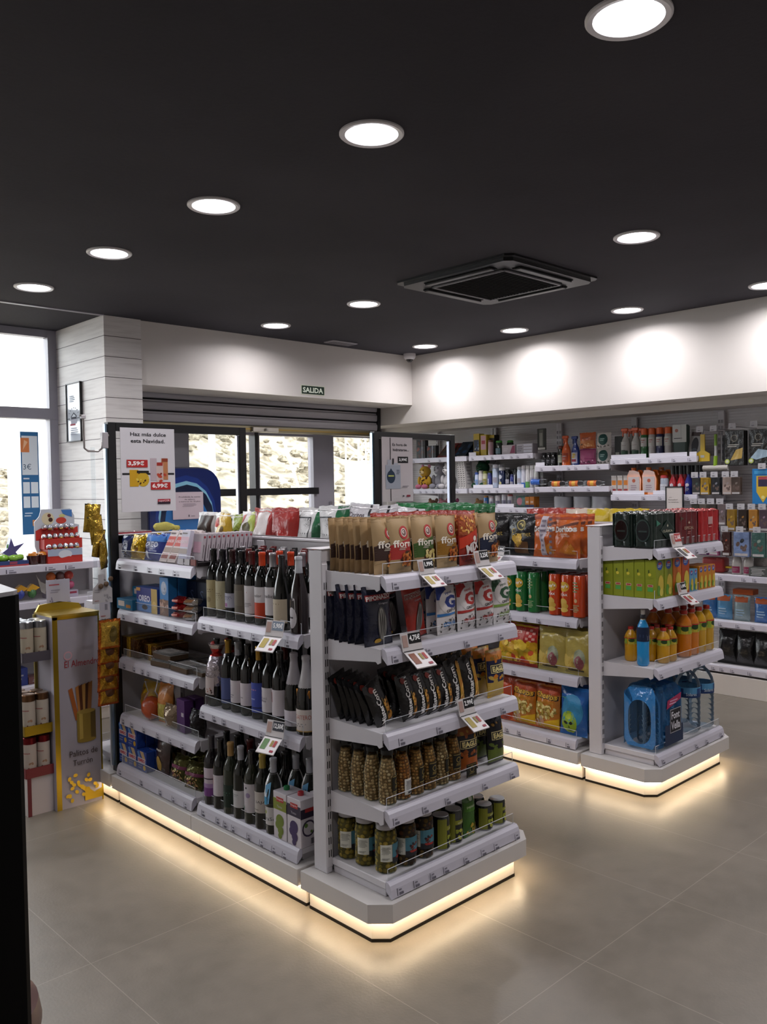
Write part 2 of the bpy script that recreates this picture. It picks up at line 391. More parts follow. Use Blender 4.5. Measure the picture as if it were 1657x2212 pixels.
for x, y, l in vis: put(t, (x, y, 3.0), 0, l, 'ceiling light', 'round ceiling lights')
for x in (.3,): 
    for y in (.8, 2.9, 5.0): put(t, (x, y, 3.0), 0, 'round ceiling light of the row left of the picture frame', 'ceiling light', 'ceiling lights outside the picture')
for x, y in ((2.22, .1), (4.21, 1.1), (5.93, 1.2), (4.21, 0), (5.93, 0)): put(t, (x, y, 3.0), 0, 'round ceiling light behind the camera position', 'ceiling light', 'ceiling lights behind the camera')

# air conditioning cassette
t = root('ceiling_cassette'); t.location = (4.40, 3.50, 3.0); t.rotation_euler.z = 0
b = MB(); q = .475
b.prism([(-q, -q+.04), (-q+.04, -q), (q-.04, -q), (q, -q+.04), (q, q-.04), (q-.04, q), (-q+.04, q), (-q, q-.04)], -.012, 0, '151517', 'plastic')
b.prism([(-q+.03, -q+.07), (-q+.07, -q+.03), (q-.07, -q+.03), (q-.03, -q+.07), (q-.03, q-.07), (q-.07, q-.03), (-q+.07, q-.03), (-q+.03, q-.07)], -.032, -.012, '1b1b1e', 'plastic'); b.build('panel', t)
for k in range(4):
    b = MB(); b.box(-.27, .33, -.036, .27, .405, -.031, '060607', 'matte', .004); b.box(-.27, .35, -.046, .27, .395, -.034, '101012', 'plastic', .004); o = b.build('air_flap', t); o.rotation_euler.z = k*PI/2
b = MB()
g = .30
for x0, y0, x1, y1 in ((-g, -g, g, -g+.018), (-g, g-.018, g, g), (-g, -g, -g+.018, g), (g-.018, -g, g, g)): b.box(x0, y0, -.045, x1, y1, -.031, '6a6a6e', 'plastic', .004)
b.build('grille_frame', t)
b = MB(); b.box(-g+.018, -g+.018, -.038, g-.018, g-.018, -.031, '020203', 'matte')
for k in range(22): y = -.27+k*.0257; b.box(-.28, y, -.042, .28, y+.006, -.037, '0a0a0b', 'matte')
b.build('grille', t)
tag(t, 'square black air conditioning cassette in the dark ceiling', 'air conditioner')
b = MB(); b.box(5.02, 5.86, 2.988, 5.32, 6.0, 3.0, '9d9aa0', 'plastic', .004)
for k in range(5): b.box(5.04, 5.88+k*.022, 2.985, 5.30, 5.888+k*.022, 2.99, '77757a', 'plastic')
tag(b.build('ceiling_vent'), 'small pale rectangular vent in the ceiling near the wall over the shutter', 'vent')
t = root('dome_camera'); t.location = (6.17, 6.03, 3.0)
b = MB(); b.lathe([(.0, 0), (.062, 0), (.062, -.03), (.05, -.05), (.03, -.058), (0, -.058)], 'c9c7ca', 'plastic', 24); b.build('housing', t)
b = MB(); b.ball((0, 0, -.05), .036, '0a0a0c', 'gloss', 16, 10); b.build('dome', t)
tag(t, 'white dome security camera in the far ceiling corner', 'security camera')

# ---------------------------------------------------------------- outside
b = MB(); rd = random.Random(3)
def hz(x, y):
    A = 2.7+min(1, max(0, (x/max(y, 1)-.42)/.14))*7.5
    q = min(1, max(0, (y-14)/22)); s = q*q*(3-2*q)*.6+q*.4
    return -.1+A*s+(.35*noise.noise(Vector((x*.35, y*.35, 0)))+.12*noise.noise(Vector((x*1.3, y*1.3, 4))))*min(1, q*5)
b.grid(lambda u, v: (-8+58*u, 13+32*v, hz(-8+58*u, 13+32*v)), 90, 60, 'c0b090', 'dry_hillside'); tag(b.build('hillside'), 'dry beige hillside outside behind the glass doors', 'hill', kind='stuff')
b = MB(); b.box(-20, 7.15, -.25, 50, 13.4, -.1, 'c8bca6', 'gravel'); tag(b.build('ground_outside'), kind='structure')
b = MB()
for k in range(1500):
    y = rd.uniform(14.5, 36); x = y*rd.uniform(.3, 1.05); r = rd.uniform(.05, .17)
    b.ball((x, y, hz(x, y)+r*.05), r, '8a8062', 'scrub', 8, 5, (1.2, 1, .8), .9, k)
tag(b.build('scrub_bushes'), 'low dry scrub bushes scattered over the hillside outside', 'bushes', kind='stuff')
b = MB(); b.lathe([(.06, -.1), (.05, 6)], 'f2f2f0', 'matte', 12, (7.5, 11.8, 0)); tag(b.build('white_pole'), 'white pole outside in front of the hillside, left of the doors', 'pole')
t = root('lattice_pylon'); t.location = (10.95, 12, -.1)
b = MB(); b.box(-.28, -.2, 0, .28, .2, 2.2, 'f4f4f2', 'matte', .01); b.build('cabinet', t)
b = MB()
for sx in (-1, 1):
    for sy in (-1, 1): b.tube([(sx*.26, sy*.18, 2.2), (sx*.22, sy*.18, 7)], .018, 'e0e0de', 'matte', 6)
for k in range(10):
    z = 2.2+k*.45
    for sy in (-1, 1): b.tube([(-.26, sy*.18, z), (.26, sy*.18, z+.45)], .012, 'e0e0de', 'matte', 5); b.tube([(.26, sy*.18, z), (-.26, sy*.18, z+.45)], .012, 'e0e0de', 'matte', 5)
b.build('lattice', t); tag(t, 'white lattice pylon with a white cabinet outside the right glass pane', 'pylon')
b = MB(); b.tube([(7.9, 11, 3.6), (9.75, 11.6, -.12)], .025, 'c8c4bc', 'matte', 6); tag(b.build('guy_wire'), 'slanting pale stay wire outside the left door pane', 'wire')
b = MB(); b.box(3.38, 9, -.1, 3.72, 9.3, 6, 'dcdcda', 'matte'); tag(b.build('canopy_pillar'), 'pale pillar outside the left window', 'pillar')

# ================================================================ shelving
def outline(W, D, d, c=.065, both=True):
    k = c+d*(2**.5)-d
    return [(d, D), (d, k), (k, d), (W-k, d), (W-d, k), (W-d, D)]
_seed = [0]
def shelf(par, x0, x1, f, yb, z, riser=.045, dens=6, flat=False, brk=True, gap=.0):
    """price strip bottom at z, surface at z+.055"""
    _seed[0] += 1; rd = random.Random(_seed[0])
    b = MB(); zt = z+.055
    b.box(x0, f+.03, zt-.028, x1, yb, zt, 'cfccd0', 'white_steel', .003)
    sh = b.build('shelf', par)
    b = MB(); h = .0 
    prof = [(f+.032, zt+.002), (f+.018, zt), (f+.009, zt-.009), (f+.004, zt-.024), (f, z), (f+.004, z-.001), (f+.03, z+.022)] if not flat else [(f+.03, zt), (f+.002, zt), (f, zt-.004), (f, z+.008), (f+.006, z+.005), (f+.03, z+.02)]
    b.prism([(p[0], p[1]) for p in prof][::-1], x0, x1, 'bebbc6', 'strip', 'x'); 
    hh = .03; S = (lambda u, v, o: (x0+(x1-x0)*u, f+.004*v*(not flat)-o, z+(.002 if not flat else .01)+hh*v))
    P = Pt(b, S, x1-x0, hh, 'matte', .0006); n = rd.randint(dens-2, dens+2); x = rd.uniform(.01, .08)
    while x < .94:
        P.rect(x, .08, x+.0035, .98, '3c3a44', n=1); wd = .045
        P.rect(x+.012, .62, x+.03, .8, '77747f', n=1); P.rect(x+.012, .12, x+.012+wd*.6, .42, '8d8a95', n=1)
        for q in range(5): P.rect(x+.013+q*.006, .12, x+.016+q*.006, .42, '55525c', n=1)
        x += rd.uniform(.6, 1.5)/n
    b.build('price_strip', sh)
    if riser:
        b = MB(); b.box(x0+.01, f+.0285, zt-.002, x1-.01, f+.031, zt+riser, 'ffffff', 'clear')
        b.tube([(x0+.01, f+.03, zt), (x0+.01, f+.03, zt+riser), (x1-.01, f+.03, zt+riser), (x1-.01, f+.03, zt)], .0013, 'd9dbe2', 'gloss', 5); b.build('clear_riser', sh)
    if brk:
        for xa in (x0-.004, x1):
            b = MB(); b.prism([(f+.034, zt-.002), (f+.034, zt-.05), (f+.05, zt-.058), (f+.06, zt-.05), (yb, zt-.078), (yb, zt+.004)], xa, xa+.004, 'c4c1c6', 'white_steel', 'x'); b.build('bracket', sh)
    return sh
def posts(par, xs, y0, y1, z0, z1, wd=.03, step=.05):
    for x in xs:
        b = MB(); b.box(x, y0, z0, x+wd, y1, z1, 'c9c6ca', 'white_steel', .002)
        z = z0+.04
        while z < z1-.06:
            for k in (.25, .6): b.box(x+wd*k, y0-.0008, z, x+wd*(k+.13), y0, z+.028, '1b1a1d', 'matte')
            z += step
        b.build('upright', par)
def bay(label, loc, rz, zs, W=.8, D=.46, Ht=1.44, dens=6, x0=.02, x1=.77, group='shelving units of the two gondolas', left_post=False):
    t = root('shelving_unit'); t.location = loc; t.rotation_euler.z = math.radians(rz); tag(t, label, 'shelves', group)
    b = MB(); b.box(.001, 0, .095, W-.001, D, .165, 'c9c5c2', 'white_steel', .002); b.build('base_deck', t)
    b = MB(); b.box(.002, .045, .012, W-.002, D, .095, 'd0c8c0', 'white_steel'); b.box(.002, .042, 0, W-.002, D, .012, '181410', 'matte'); b.build('plinth', t)  # near-black strip at floor level paints in the shadow gap
    b = MB(); b.box(.01, .012, .089, W-.01, .03, .0945, 'ffffff', 'led_warm'); b.build('light_strip', t)
    b = MB(); b.box(0, .435, .165, W, D, Ht, 'c4c1c4', 'white_steel'); b.box(0, .425, Ht-.012, W, D, Ht, 'cfccd0', 'white_steel', .002); b.box(.0, .434, Ht-.062, W, .4355, Ht-.059, '8a878c', 'matte')
    b.build('back_panel', t)
    posts(t, [-.0, W-.03], .424, .436, .165, Ht-.02)
    b = MB(); b.box(x0+.02, .07, .165, x1-.02, .43, .197, 'c9c6ca', 'white_steel', .003); b.build('base_tray', t)
    for k, z in enumerate(zs): shelf(t, x0, x1, .02 if k == 0 else .045, .425, z, dens=dens, brk=k > 0)
    return t
def endcap(label, loc, rz, zs, W=.925, D=.455, Ht=1.44, dens=6, risers=None):
    t = root('end_shelving_unit'); t.location = loc; t.rotation_euler.z = math.radians(rz); tag(t, label, 'shelves', 'end units of the two gondolas')
    b = MB(); b.prism(outline(W, D, 0), .095, .165, 'c9c5c2', 'white_steel'); b.build('base_deck', t)
    b = MB(); b.prism(outline(W, D, .045, .075), .012, .095, 'd0c8c0', 'white_steel'); b.prism(outline(W, D, .042, .075), 0, .012, '181410', 'matte'); b.build('plinth', t)  # lower black outline is the plinth's shadow gap, put in as colour
    b = MB(); A, B = outline(W, D-.01, .012), outline(W, D-.01, .032)
    for i in range(5):
        V = [(*A[i], .0945), (*A[i+1], .0945), (*B[i+1], .0945), (*B[i], .0945), (*A[i], .089), (*A[i+1], .089), (*B[i+1], .089), (*B[i], .089)]
        b.add(V, [(0, 1, 2, 3), (7, 6, 5, 4), (0, 4, 5, 1), (2, 6, 7, 3)], 'ffffff', 'led_warm')
    b.build('light_strip', t)
    b = MB(); b.box(.085, .378, .165, W-.085, .40, Ht-.01, 'bcb9bd', 'white_steel'); b.box(.05, .35, Ht-.004, W-.05, .442, Ht, 'cfccd0', 'white_steel', .001); b.box(.056, .356, Ht-.05, W-.056, .40, Ht-.006, 'c4c1c4', 'white_steel'); b.build('back_panel', t)
    for x in (.055, W-.085): b = MB(); b.box(x, .357, .165, x+.03, .436, Ht-.008, 'c9c6ca', 'white_steel', .003); b.build('end_frame', t)
    posts(t, [.056, W-.084], .3535, .358, .19, Ht-.06, .028)
    b = MB(); b.box(.1, .05, .165, W-.1, .36, .205, 'c9c6ca', 'white_steel', .003); b.box(.088, .06, .165, .096, .355, .215, 'c4c1c6', 'white_steel', .002); b.build('base_tray', t)
    for k, z in enumerate(zs): shelf(t, .08, .845, .02, .356, z, dens=dens, riser=(risers[k] if risers else .045), brk=k > 0)
    return t
AX, AY = 2.04, 2.185
A1 = bay('wine shelving unit beside the near end unit of the front gondola', (AX, 3.46, 0), -90, [.17, .617, 1.03], dens=9)
A2 = bay('biscuit shelving unit of the front gondola, left of the wine bottles', (AX, 4.26, 0), -90, [.17, .435, .735, .995, 1.26], dens=5)
A3 = bay('far side shelving unit of the front gondola behind the wine', (2.965, 2.66, 0), 90, [.17, .52, .855, 1.19], x0=.03, x1=.78)
A4 = bay('far side shelving unit of the front gondola behind the biscuits', (2.965, 3.46, 0), 90, [.17, .52, .855, 1.19], x0=.03, x1=.78)
E1 = endcap('near end shelving unit of the front gondola, full of snacks and jars', (AX, AY, 0), 0, [.17, .434, .72, 1.03, 1.296])
E2 = endcap('hidden end shelving unit at the far end of the front gondola', (2.965, 4.735, 0), 180, [.17, .6, 1.0])
BX, BY = 4.04, 2.205
B1 = bay('crisps shelving unit beside the juice end unit of the rear gondola', (BX, 3.48, 0), -90, [.17, .52, .855, 1.19], dens=4)
B2 = bay('farther crisps shelving unit of the rear gondola, behind the front gondola', (BX, 4.28, 0), -90, [.17, .52, .855, 1.19], dens=4)
B3 = bay('wall side shelving unit of the rear gondola near its end', (4.965, 2.68, 0), 90, [.17, .52, .855, 1.19], x0=.03, x1=.78)
B4 = bay('farther wall side shelving unit of the rear gondola', (4.965, 3.48, 0), 90, [.17, .52, .855, 1.19], x0=.03, x1=.78)
E3 = endcap('drinks end shelving unit of the rear gondola, holding beer, juice and water', (BX, BY, 0), 0, [.17, .63, 1.0, 1.266], dens=5)
E4 = endcap('hidden end shelving unit at the far end of the rear gondola', (4.965, 4.755, 0), 180, [.17, .6, 1.0])
b = MB()
for k in range(24):
    z = .2+k*.05
    for q in (.845, .857): b.box(q, .4362, z, q+.005, .4375, z+.028, '1b1a1d', 'matte')
b.box(.838, .434, .165, .872, .4364, 1.42, 'c9c6ca', 'white_steel'); b.build('upright', E2)
# framed clear panels on the far ends
def frame_panel(label, x, y, z0, z1, w):
    t = root('poster_stand'); t.location = (x, y, 0)
    b = MB(); th = .045
    b.box(0, 0, z0, .045, th, z1, '0c0c0e', 'black_metal', .002); b.box(w-.045, 0, 1.44, w, th, z1, '0c0c0e', 'black_metal', .002); b.box(.045, 0, z1-.045, w-.045, th, z1, '0c0c0e', 'black_metal', .002)
    b.build('frame', t)
    b = MB(); b.box(-.012, .012, max(z0, .2), -.0005, .034, z1-.01, 'a9c4d8', 'metal'); b.build('edge_profile', t)
    b = MB(); b.box(w-.058, .012, 1.444, w-.0455, .034, z1-.05, 'b4b6c4', 'metal'); b.build('edge_profile', t)
    b = MB(); b.box(.045, .02, 1.442, w-.058, .024, z1-.045, 'ffffff', 'clear'); b.build('pane', t)
    tag(t, label, 'display frame', 'framed panels on the gondolas'); return t
frame_panel('tall black frame holding the Navidad poster at the far left end', 2.085, 4.285, .165, 2.042, .88)
frame_panel('black frame with the hidratarse poster, beside the plush toy shelves', 4.05, 4.31, 1.44, 2.056, .84)
# posters
W_, H_ = .325, .455
t = root('poster'); t.location = (2.145, 4.27, 1.56); b = MB(); b.box(0, 0, 0, W_, .003, H_, 'd3d1d6', 'print'); S = lambda u, v, o: (u*W_, -o, v*H_)
P = Pt(b, S, W_, H_); P.text('Haz más dulce', .51, .925, .045, '26262b', w=.66, bold=.02); P.text('esta Navidad.', .50, .845, .045, '26262b', w=.63, bold=.02)
P.rect(.02, .44, .98, .462, '15151a', 4); 
for x, y, w, h, c in ((.15, .3, .16, .2, 'c79a1c'), (.53, .37, .12, .27, 'b9aab0'), (.74, .38, .12, .26, 'b87a50'), (.64, .34, .13, .24, 'c9b5b0')): P.rect(x, y, x+w, y+h, c)
P.ell(.39, .385, .115, 'c9a428', ry=.085); P.rect(.28, .46, .5, .49, '201c18'); P.blobs(.28, .32, .5, .42, 7, .022, ['3a1e14', 'd8c050'], 4); P.rect(.65, .55, .76, .59, 'a03028'); P.rect(.75, .6, .86, .64, '8a3a22'); P.blobs(.68, .36, .84, .46, 6, .03, ['b8432e', '7a2a1e'], 5)
P.rect(.1, .53, .48, .62, 'b02a2a'); P.text('3,59€', .27, .575, .06, 'f4efef', w=.29, bold=.04); P.rect(.53, .26, .9, .35, 'b02a2a'); P.text('6,99€', .7, .305, .06, 'f4efef', w=.29, bold=.04)
P.rect(.65, .085, .89, .115, '2b1d2c'); P.rect(.65, .112, .89, .145, 'a83040'); P.text('superCOR', .77, .122, .028, 'f0e8ea', w=.2)
b.build('sheet', t); tag(t, 'white Christmas poster reading Haz más dulce esta Navidad with two red prices', 'poster')
W_, H_ = .305, .455
t = root('poster'); t.location = (4.105, 4.295, 1.565); b = MB(); b.box(0, 0, 0, W_, .003, H_, 'cbc3c6', 'print')
P = Pt(b, S, W_, H_); P.rect(.25, .62, .275, .99, '101014', 1); P.rect(.25, .01, .275, .25, '101014', 1)
P.text('Es hora de', .57, .885, .042, '222228', w=.47, bold=.02); P.text('hidratarse...', .61, .805, .042, '222228', w=.53, bold=.02)
P.rect(.5, .6, .84, .7, '0e0e12'); P.text('3,99€', .67, .65, .055, 'f2f2f2', w=.26, bold=.03); P.rect(.32, .58, .37, .67, '17171c', 1)
P.rect(.1, .2, .58, .57, 'a7adba'); P.rect(.16, .56, .28, .65, 'b3b7c2'); P.rect(.36, .56, .5, .6, 'b3b7c2'); P.ell(.27, .385, .135, '24384e', ry=.1); P.poly([(.16, .42), (.38, .42), (.27, .52)], '24384e'); P.rect(.18, .39, .36, .41, 'c8cf70'); P.bars(.44, .42, .56, .5, 3, '5a6272')
P.bars(.62, .21, .86, .25, 2, '8d8890'); P.poly([(.64, .07), (.64, .1), (.71, .085)], '33343c'); P.rect(.77, .07, .89, .1, '8a2c3c')
b.build('sheet', t); tag(t, 'pale poster reading Es hora de hidratarse with a bottle and black price', 'poster')

# blue vending machine
t = root('vending_machine'); t.location = (3.22, 5.97, 0)
W_ = .66; pr = [(0, 0), (W_, 0), (W_, 1.62)]+[(W_*.5+W_*.5*cos(a)**.5 if cos(a) > 0 else W_*.5-W_*.5*abs(cos(a))**.5, 1.62+.235*max(0, sin(a))**.7) for a in [k*PI/20 for k in range(1, 20)]]+[(0, 1.62)]
b = MB(); b.prism(pr, .03, .5, '3c3c46', 'plastic', 'y'); b.prism([(.012+x*(W_-.024)/W_, z-.012 if z > .1 else z) for x, z in pr], 0, .03, '10205a', 'gloss', 'y'); b.build('body', t)
b = MB(); S2 = lambda u, v, o: (u*W_, -o, 1.0+.83*v); P = Pt(b, S2, W_, .83, 'gloss')
P.ell(.5, .55, .42, '16307a', ry=.4); P.ell(.5, .55, .38, '7fb4cc', ry=.345); P.ell(.51, .52, .37, '0c1a38', ry=.34); P.ell(.5, .49, .3, '1e64a8', ry=.29); P.ell(.42, .2, .2, '4a8a90', ry=.12, rot=.5); P.ell(.45, .22, .19, '12305c', ry=.1, rot=.5); b.build('front_graphic', t)
b = MB(); b.box(.20, -.012, 1.44, .475, -.008, 1.655, 'c6b4bc', 'print'); S3 = lambda u, v, o: (.2+.275*u, -.012-o, 1.44+.215*v); P = Pt(b, S3, .275, .215)
P.text('Prohibida la venta', .55, .82, .055, '4a4048', w=.7); P.text('de tabaco', .55, .73, .05, '4a4048', w=.34); P.text('a menores de 18 años', .55, .65, .05, '4a4048', w=.7); P.bars(.3, .45, .8, .58, 3, '9a8c94'); P.rect(.5, .08, .53, .16, '4a4048'); P.bars(.58, .08, .75, .14, 1, '8a7c84'); b.build('notice', t)
tag(t, 'blue vending machine with rounded top and a tobacco notice taped on', 'vending machine')

# framed sign on the plank pillar
t = root('framed_sign'); t.location = (2.93, 6.755, 2.07)
b = MB(); w, h = .265, .47
for a in ((0, 0, .008, h), (w-.008, 0, w, h), (0, 0, w, .008), (0, h-.008, w, h)): b.box(0, -a[2], a[1], .02, -a[0], a[3], '24262c', 'black_metal')
b.build('frame', t); b = MB(); b.box(.008, -w+.008, .008, .014, -.008, h-.008, 'b4bac2', 'gloss'); S4 = lambda u, v, o: (.008-o, -.008-u*(w-.016), .008+v*(h-.016)); P = Pt(b, S4, w, h, 'matte')
P.poly([(.25, .42), (.75, .42), (.5, .5)], '3c3e48'); P.poly([(.33, .42), (.67, .42), (.5, .475)], 'b4bac2'); P.rect(.3, .38, .7, .42, '3c3e48'); P.poly([(.3, .3), (.7, .3), (.74, .38), (.26, .38)], '9a9ca8'); P.rect(.22, .27, .6, .3, '98505a')
for k in range(7): a = PI*(.1+.8*k/6); P.rect(.5+.33*cos(a)-.02, .44+.13*sin(a), .5+.33*cos(a)+.02, .455+.13*sin(a), '3c3e48', 1)
P.bars(.2, .68, .6, .8, 4, '8a92a0'); P.bars(.25, .1, .8, .24, 4, '8d929e'); P.rect(.05, .385, .24, .395, '24262c'); P.rect(.76, .385, .95, .395, '24262c'); b.build('print_sheet', t)
tag(t, 'narrow framed notice hanging on the white plank pillar', 'sign')

# window sticker poster
b = MB(); b.box(2.655, 7.003, 1.33, 2.80, 7.0055, 2.165, '2c6a9c', 'print'); S5 = lambda u, v, o: (2.655+.145*u, 7.003-o, 1.33+.835*v); P = Pt(b, S5, .145, .835)
P.rect(.06, .58, .94, .96, 'd8e0e6'); P.rect(0, .8, .48, .94, 'd88048'); P.poly([(.12, .82), (.4, .9), (.2, .92)], 'e8b890'); P.text('3€', .34, .66, .055, '3c5870'); P.rect(.08, .4, .45, .51, 'dfe8ee'); P.rect(.52, .4, .92, .51, 'dfe8ee'); P.rect(.08, .26, .45, .37, 'dfe8ee'); P.rect(.52, .26, .92, .37, 'dfe8ee'); P.bars(.1, .53, .55, .56, 1, 'dfe8ee'); P.bars(.1, .17, .6, .22, 2, 'bcd4e4'); P.rect(.55, .08, .8, .14, 'd09060')
tag(b.build('window_poster'), 'narrow blue and white price poster stuck on the left window', 'poster')

# low shelving under the left window
t = root('window_shelving'); t.location = (0, 5.9, 0)
b = MB(); b.box(1.2, .42, .08, 2.9, .46, 1.14, 'b0acb0', 'white_steel'); b.build('back_panel', t)
b = MB(); b.box(1.2, .05, 0, 2.9, .44, .09, 'c9c5c2', 'white_steel'); b.build('plinth', t)
for x in (1.2, 2.05, 2.87): b = MB(); b.box(x, .38, .09, x+.03, .44, 1.14, 'c9c6ca', 'white_steel', .002); b.build('upright', t)
for z in (.09, .285, .59, .865, 1.115): shelf(t, 1.21, 2.895, 0, .42, z-.0, riser=0, dens=9, flat=True)
tag(t, 'low white shelving standing under the left window', 'shelves')
# black counter and brown stool in the foreground
t = root('counter'); b = MB(); b.prism([(-.75, .3), (.300, .815), (.306, .822), (.325, .98), (-.75, .98)], 0, 1.583, '050505', 'black_panel'); b.build('body', t)
b = MB(); b.prism([(-.75, .302), (.299, .816), (.305, .823), (.324, .979), (-.75, .979)], 1.583, 1.587, 'b4b2b6', 'white_steel'); b.build('counter_top_sheen', t)  # pale grey colour paints the window reflection on the glossy black top
tag(t, 'black counter cut off at the left edge of the picture', 'counter')
# ================================================================ product builders
def bag(name, W, Hh, D, base, deco=None, m='foil', seal=None, back=None, seed=0, fat=.55, top=.05, nu=14, nv=18, wob=.06):
    t = root(name); b = MB()
    def g(v): q = (v-top*.8)/(1-2*top*.8); return max(0, sin(PI*min(1, max(0, q))))**.5
    def S(u, v, o, s=-1):
        q = max(0, sin(PI*u))**fat*g(v)
        wr = 1+wob*2*noise.noise(Vector((u*4, v*5, seed*3.7+s)))
        e = 1-.05*sin(PI*v)
        zz = v*Hh+(.006*noise.noise(Vector((u*6, seed*9.1, 2))) if v > .9 else 0)
        return ((u-.5)*W*e, s*(D/2*q*wr)-(o if s < 0 else -o)+.004*noise.noise(Vector((u*3, v*2, seed))), zz)
    b.grid(lambda u, v: S(u, v, 0), nu, nv, base, m); b.grid(lambda u, v: S(u, v, 0, 1), nu, nv, back or (base if not callable(base) else base(.5, .5)), m)
    if seal:
        P = Pt(b, S, W, Hh, m); P.rect(0, 1-top, 1, 1, seal, rows=2); P.rect(0, 0, 1, top*.7, seal, rows=2)
    b.build('bag', t)
    if deco: c = MB(); deco(Pt(c, S, W, Hh, 'print', .0012, .011 if W < .15 else .016)); c.build('printed_front', t)
    return t
def carton(name, W, D, Hh, col, deco=None, side=None, m='print', cap=None, bev=.0015, top=None):
    """front -y, deco(P front), side(P for -x), right side painter deco on +x when side given as tuple"""
    t = root(name); b = MB(); b.box(-W/2, -D/2, 0, W/2, D/2, Hh, col, m, bev); b.build('box', t)
    c = MB(); S = lambda u, v, o: ((u-.5)*W, -D/2-o, v*Hh)
    if deco: deco(Pt(c, S, W, Hh, m, .0003))
    if side:
        for k, fn in enumerate(side):
            if fn: sx = -1 if k == 0 else 1; fn(Pt(c, lambda u, v, o, sx=sx: (sx*(W/2+o), (.5-u)*D if sx < 0 else (u-.5)*D, v*Hh), D, Hh, m, .0003))
    if top: top(Pt(c, lambda u, v, o: ((u-.5)*W, (v-.5)*D, Hh+o), W, D, m, .0003))
    if c.v: c.build('printed_faces', t)
    if cap: c = MB(); c.lathe([(.0, 0), (.013, 0), (.013, .013), (.011, .015), (0, .015)], cap[0], 'plastic', 14, (cap[1], cap[2], Hh)); c.build('cap', t)
    return t
def cylS(r, z0, h, span, sx=1):
    return lambda u, v, o: ((r+o)*sin((u-.5)*span), -(r+o)*cos((u-.5)*span), z0+v*h)
WP = [(0, .004), (.03, 0), (.0355, .003), (.036, .01), (.036, .19), (.0345, .203), (.029, .221), (.02, .237), (.0155, .25), (.0140, .262), (.0138, .3), (.0152, .302), (.0152, .312), (.0135, .315), (0, .315)]
BP = [(0, .004), (.033, 0), (.038, .004), (.0385, .01), (.0385, .13), (.036, .16), (.029, .195), (.021, .225), (.016, .25), (.0140, .27), (.0135, .298), (.0152, .3), (.0152, .31), (.0135, .313), (0, .313)]
CP = [(0, .006), (.035, 0), (.0425, .004), (.043, .012), (.043, .13), (.0405, .16), (.033, .195), (.024, .23), (.018, .26), (.0155, .285), (.0155, .3), (.0175, .305), (.0165, .318), (.008, .322), (0, .322)]
def wine(cap, deco=None, lab=None, z0=.05, h=.12, glass='0b0c0a', prof=WP, r=.036, span=2.6, s=1, capz=.252, capm='gloss', name='wine_bottle', gm='gloss', liq=None):
    t = root(name); b = MB(); b.lathe([(a, z) for a, z in prof], glass, gm, 22); b.build('body', t)
    c = MB(); pts = [(a+.0009, z) for a, z in prof if z >= capz]; pts = [(pts[0][0], capz)]+pts[:-1]+[(0, pts[-1][1]+.001)]
    c.lathe(pts, cap, capm, 20); c.build('capsule', t)
    if lab or deco:
        c = MB(); S = cylS(r, z0, h, span); P = Pt(c, S, r*span, h, 'print', .0003)
        if lab: P.rect(0, 0, 1, 1, lab, n=14, rows=1)
        if deco: deco(P)
        c.build('label', t)
    return t
def jar(name, prof, content, lidc, lidz, lidr, deco=None, r=.04, lab=(.05, .08, 2.4), balls=None, glass='glass_bottle', seed=0, lidh=.02):
    """glass jar or bottle with visible contents"""
    t = root(name); rd = random.Random(seed)
    b = MB(); b.lathe(prof, 'd8dcd8', glass, 22); b.build('glass', t)
    top = balls[2]; c = MB(); c.lathe([(max(0, a-.004), min(z+.002, top)) for a, z in prof if z <= top]+[(0, top)], content[0], 'food', 20)
    R0 = balls[1]; pk = []
    z = R0
    while z < top-R0*.4:
        rz_ = max(p_[0] for p_ in prof if p_[1] <= z+.01)-R0; n_ = max(6, int(2*PI*rz_/(1.93*R0)))
        pk += [(z+rd.uniform(-.25, .25)*R0, 2*PI*(i_+rd.random()*.4)/n_+z*90) for i_ in range(n_)]; z += R0*1.62
    for z, a in pk:
        rr = 0
        for i in range(len(prof)-1):
            if prof[i][1] <= z <= prof[i+1][1]: q = (z-prof[i][1])/max(1e-6, prof[i+1][1]-prof[i][1]); rr = prof[i][0]+(prof[i+1][0]-prof[i][0])*q
        q = rr-.0025-balls[1]*.8
        c.ball((q*cos(a), q*sin(a), z), balls[1]*rd.uniform(.85, 1.1), rd.choice(content[1]), 'food', 8 if R0 < .008 else 12, 5 if R0 < .008 else 8, (1, 1, .85 if R0 < .008 else 1))
    tag(c.build('contents', t), kind='stuff')
    c = MB(); c.lathe([(0, lidz), (lidr, lidz), (lidr+.001, lidz+lidh*.8), (lidr-.002, lidz+lidh), (0, lidz+lidh)], lidc, 'plastic', 24); c.build('lid', t)
    if deco: c = MB(); S = cylS(r+.0005, lab[0], lab[1], lab[2]); deco(Pt(c, S, r*lab[2], lab[1], 'print', .0005)); c.build('label', t)
    return t
def can(name, r, h, col, deco=None, span=3.0, top='b8b8ba', m='gloss'):
    t = root(name); b = MB(); b.lathe([(0, .003), (r*.85, 0), (r, .006), (r, h-.008), (r*.9, h-.002), (r*.88, h), (0, h-.003)], [top, top]+[col]*2+[top]*2, m, 22); b.build('can', t)
    if deco: c = MB(); deco(Pt(c, cylS(r, .008, h-.018, span), r*span, h-.018, 'print', .0005)); c.build('label', t)
    return t
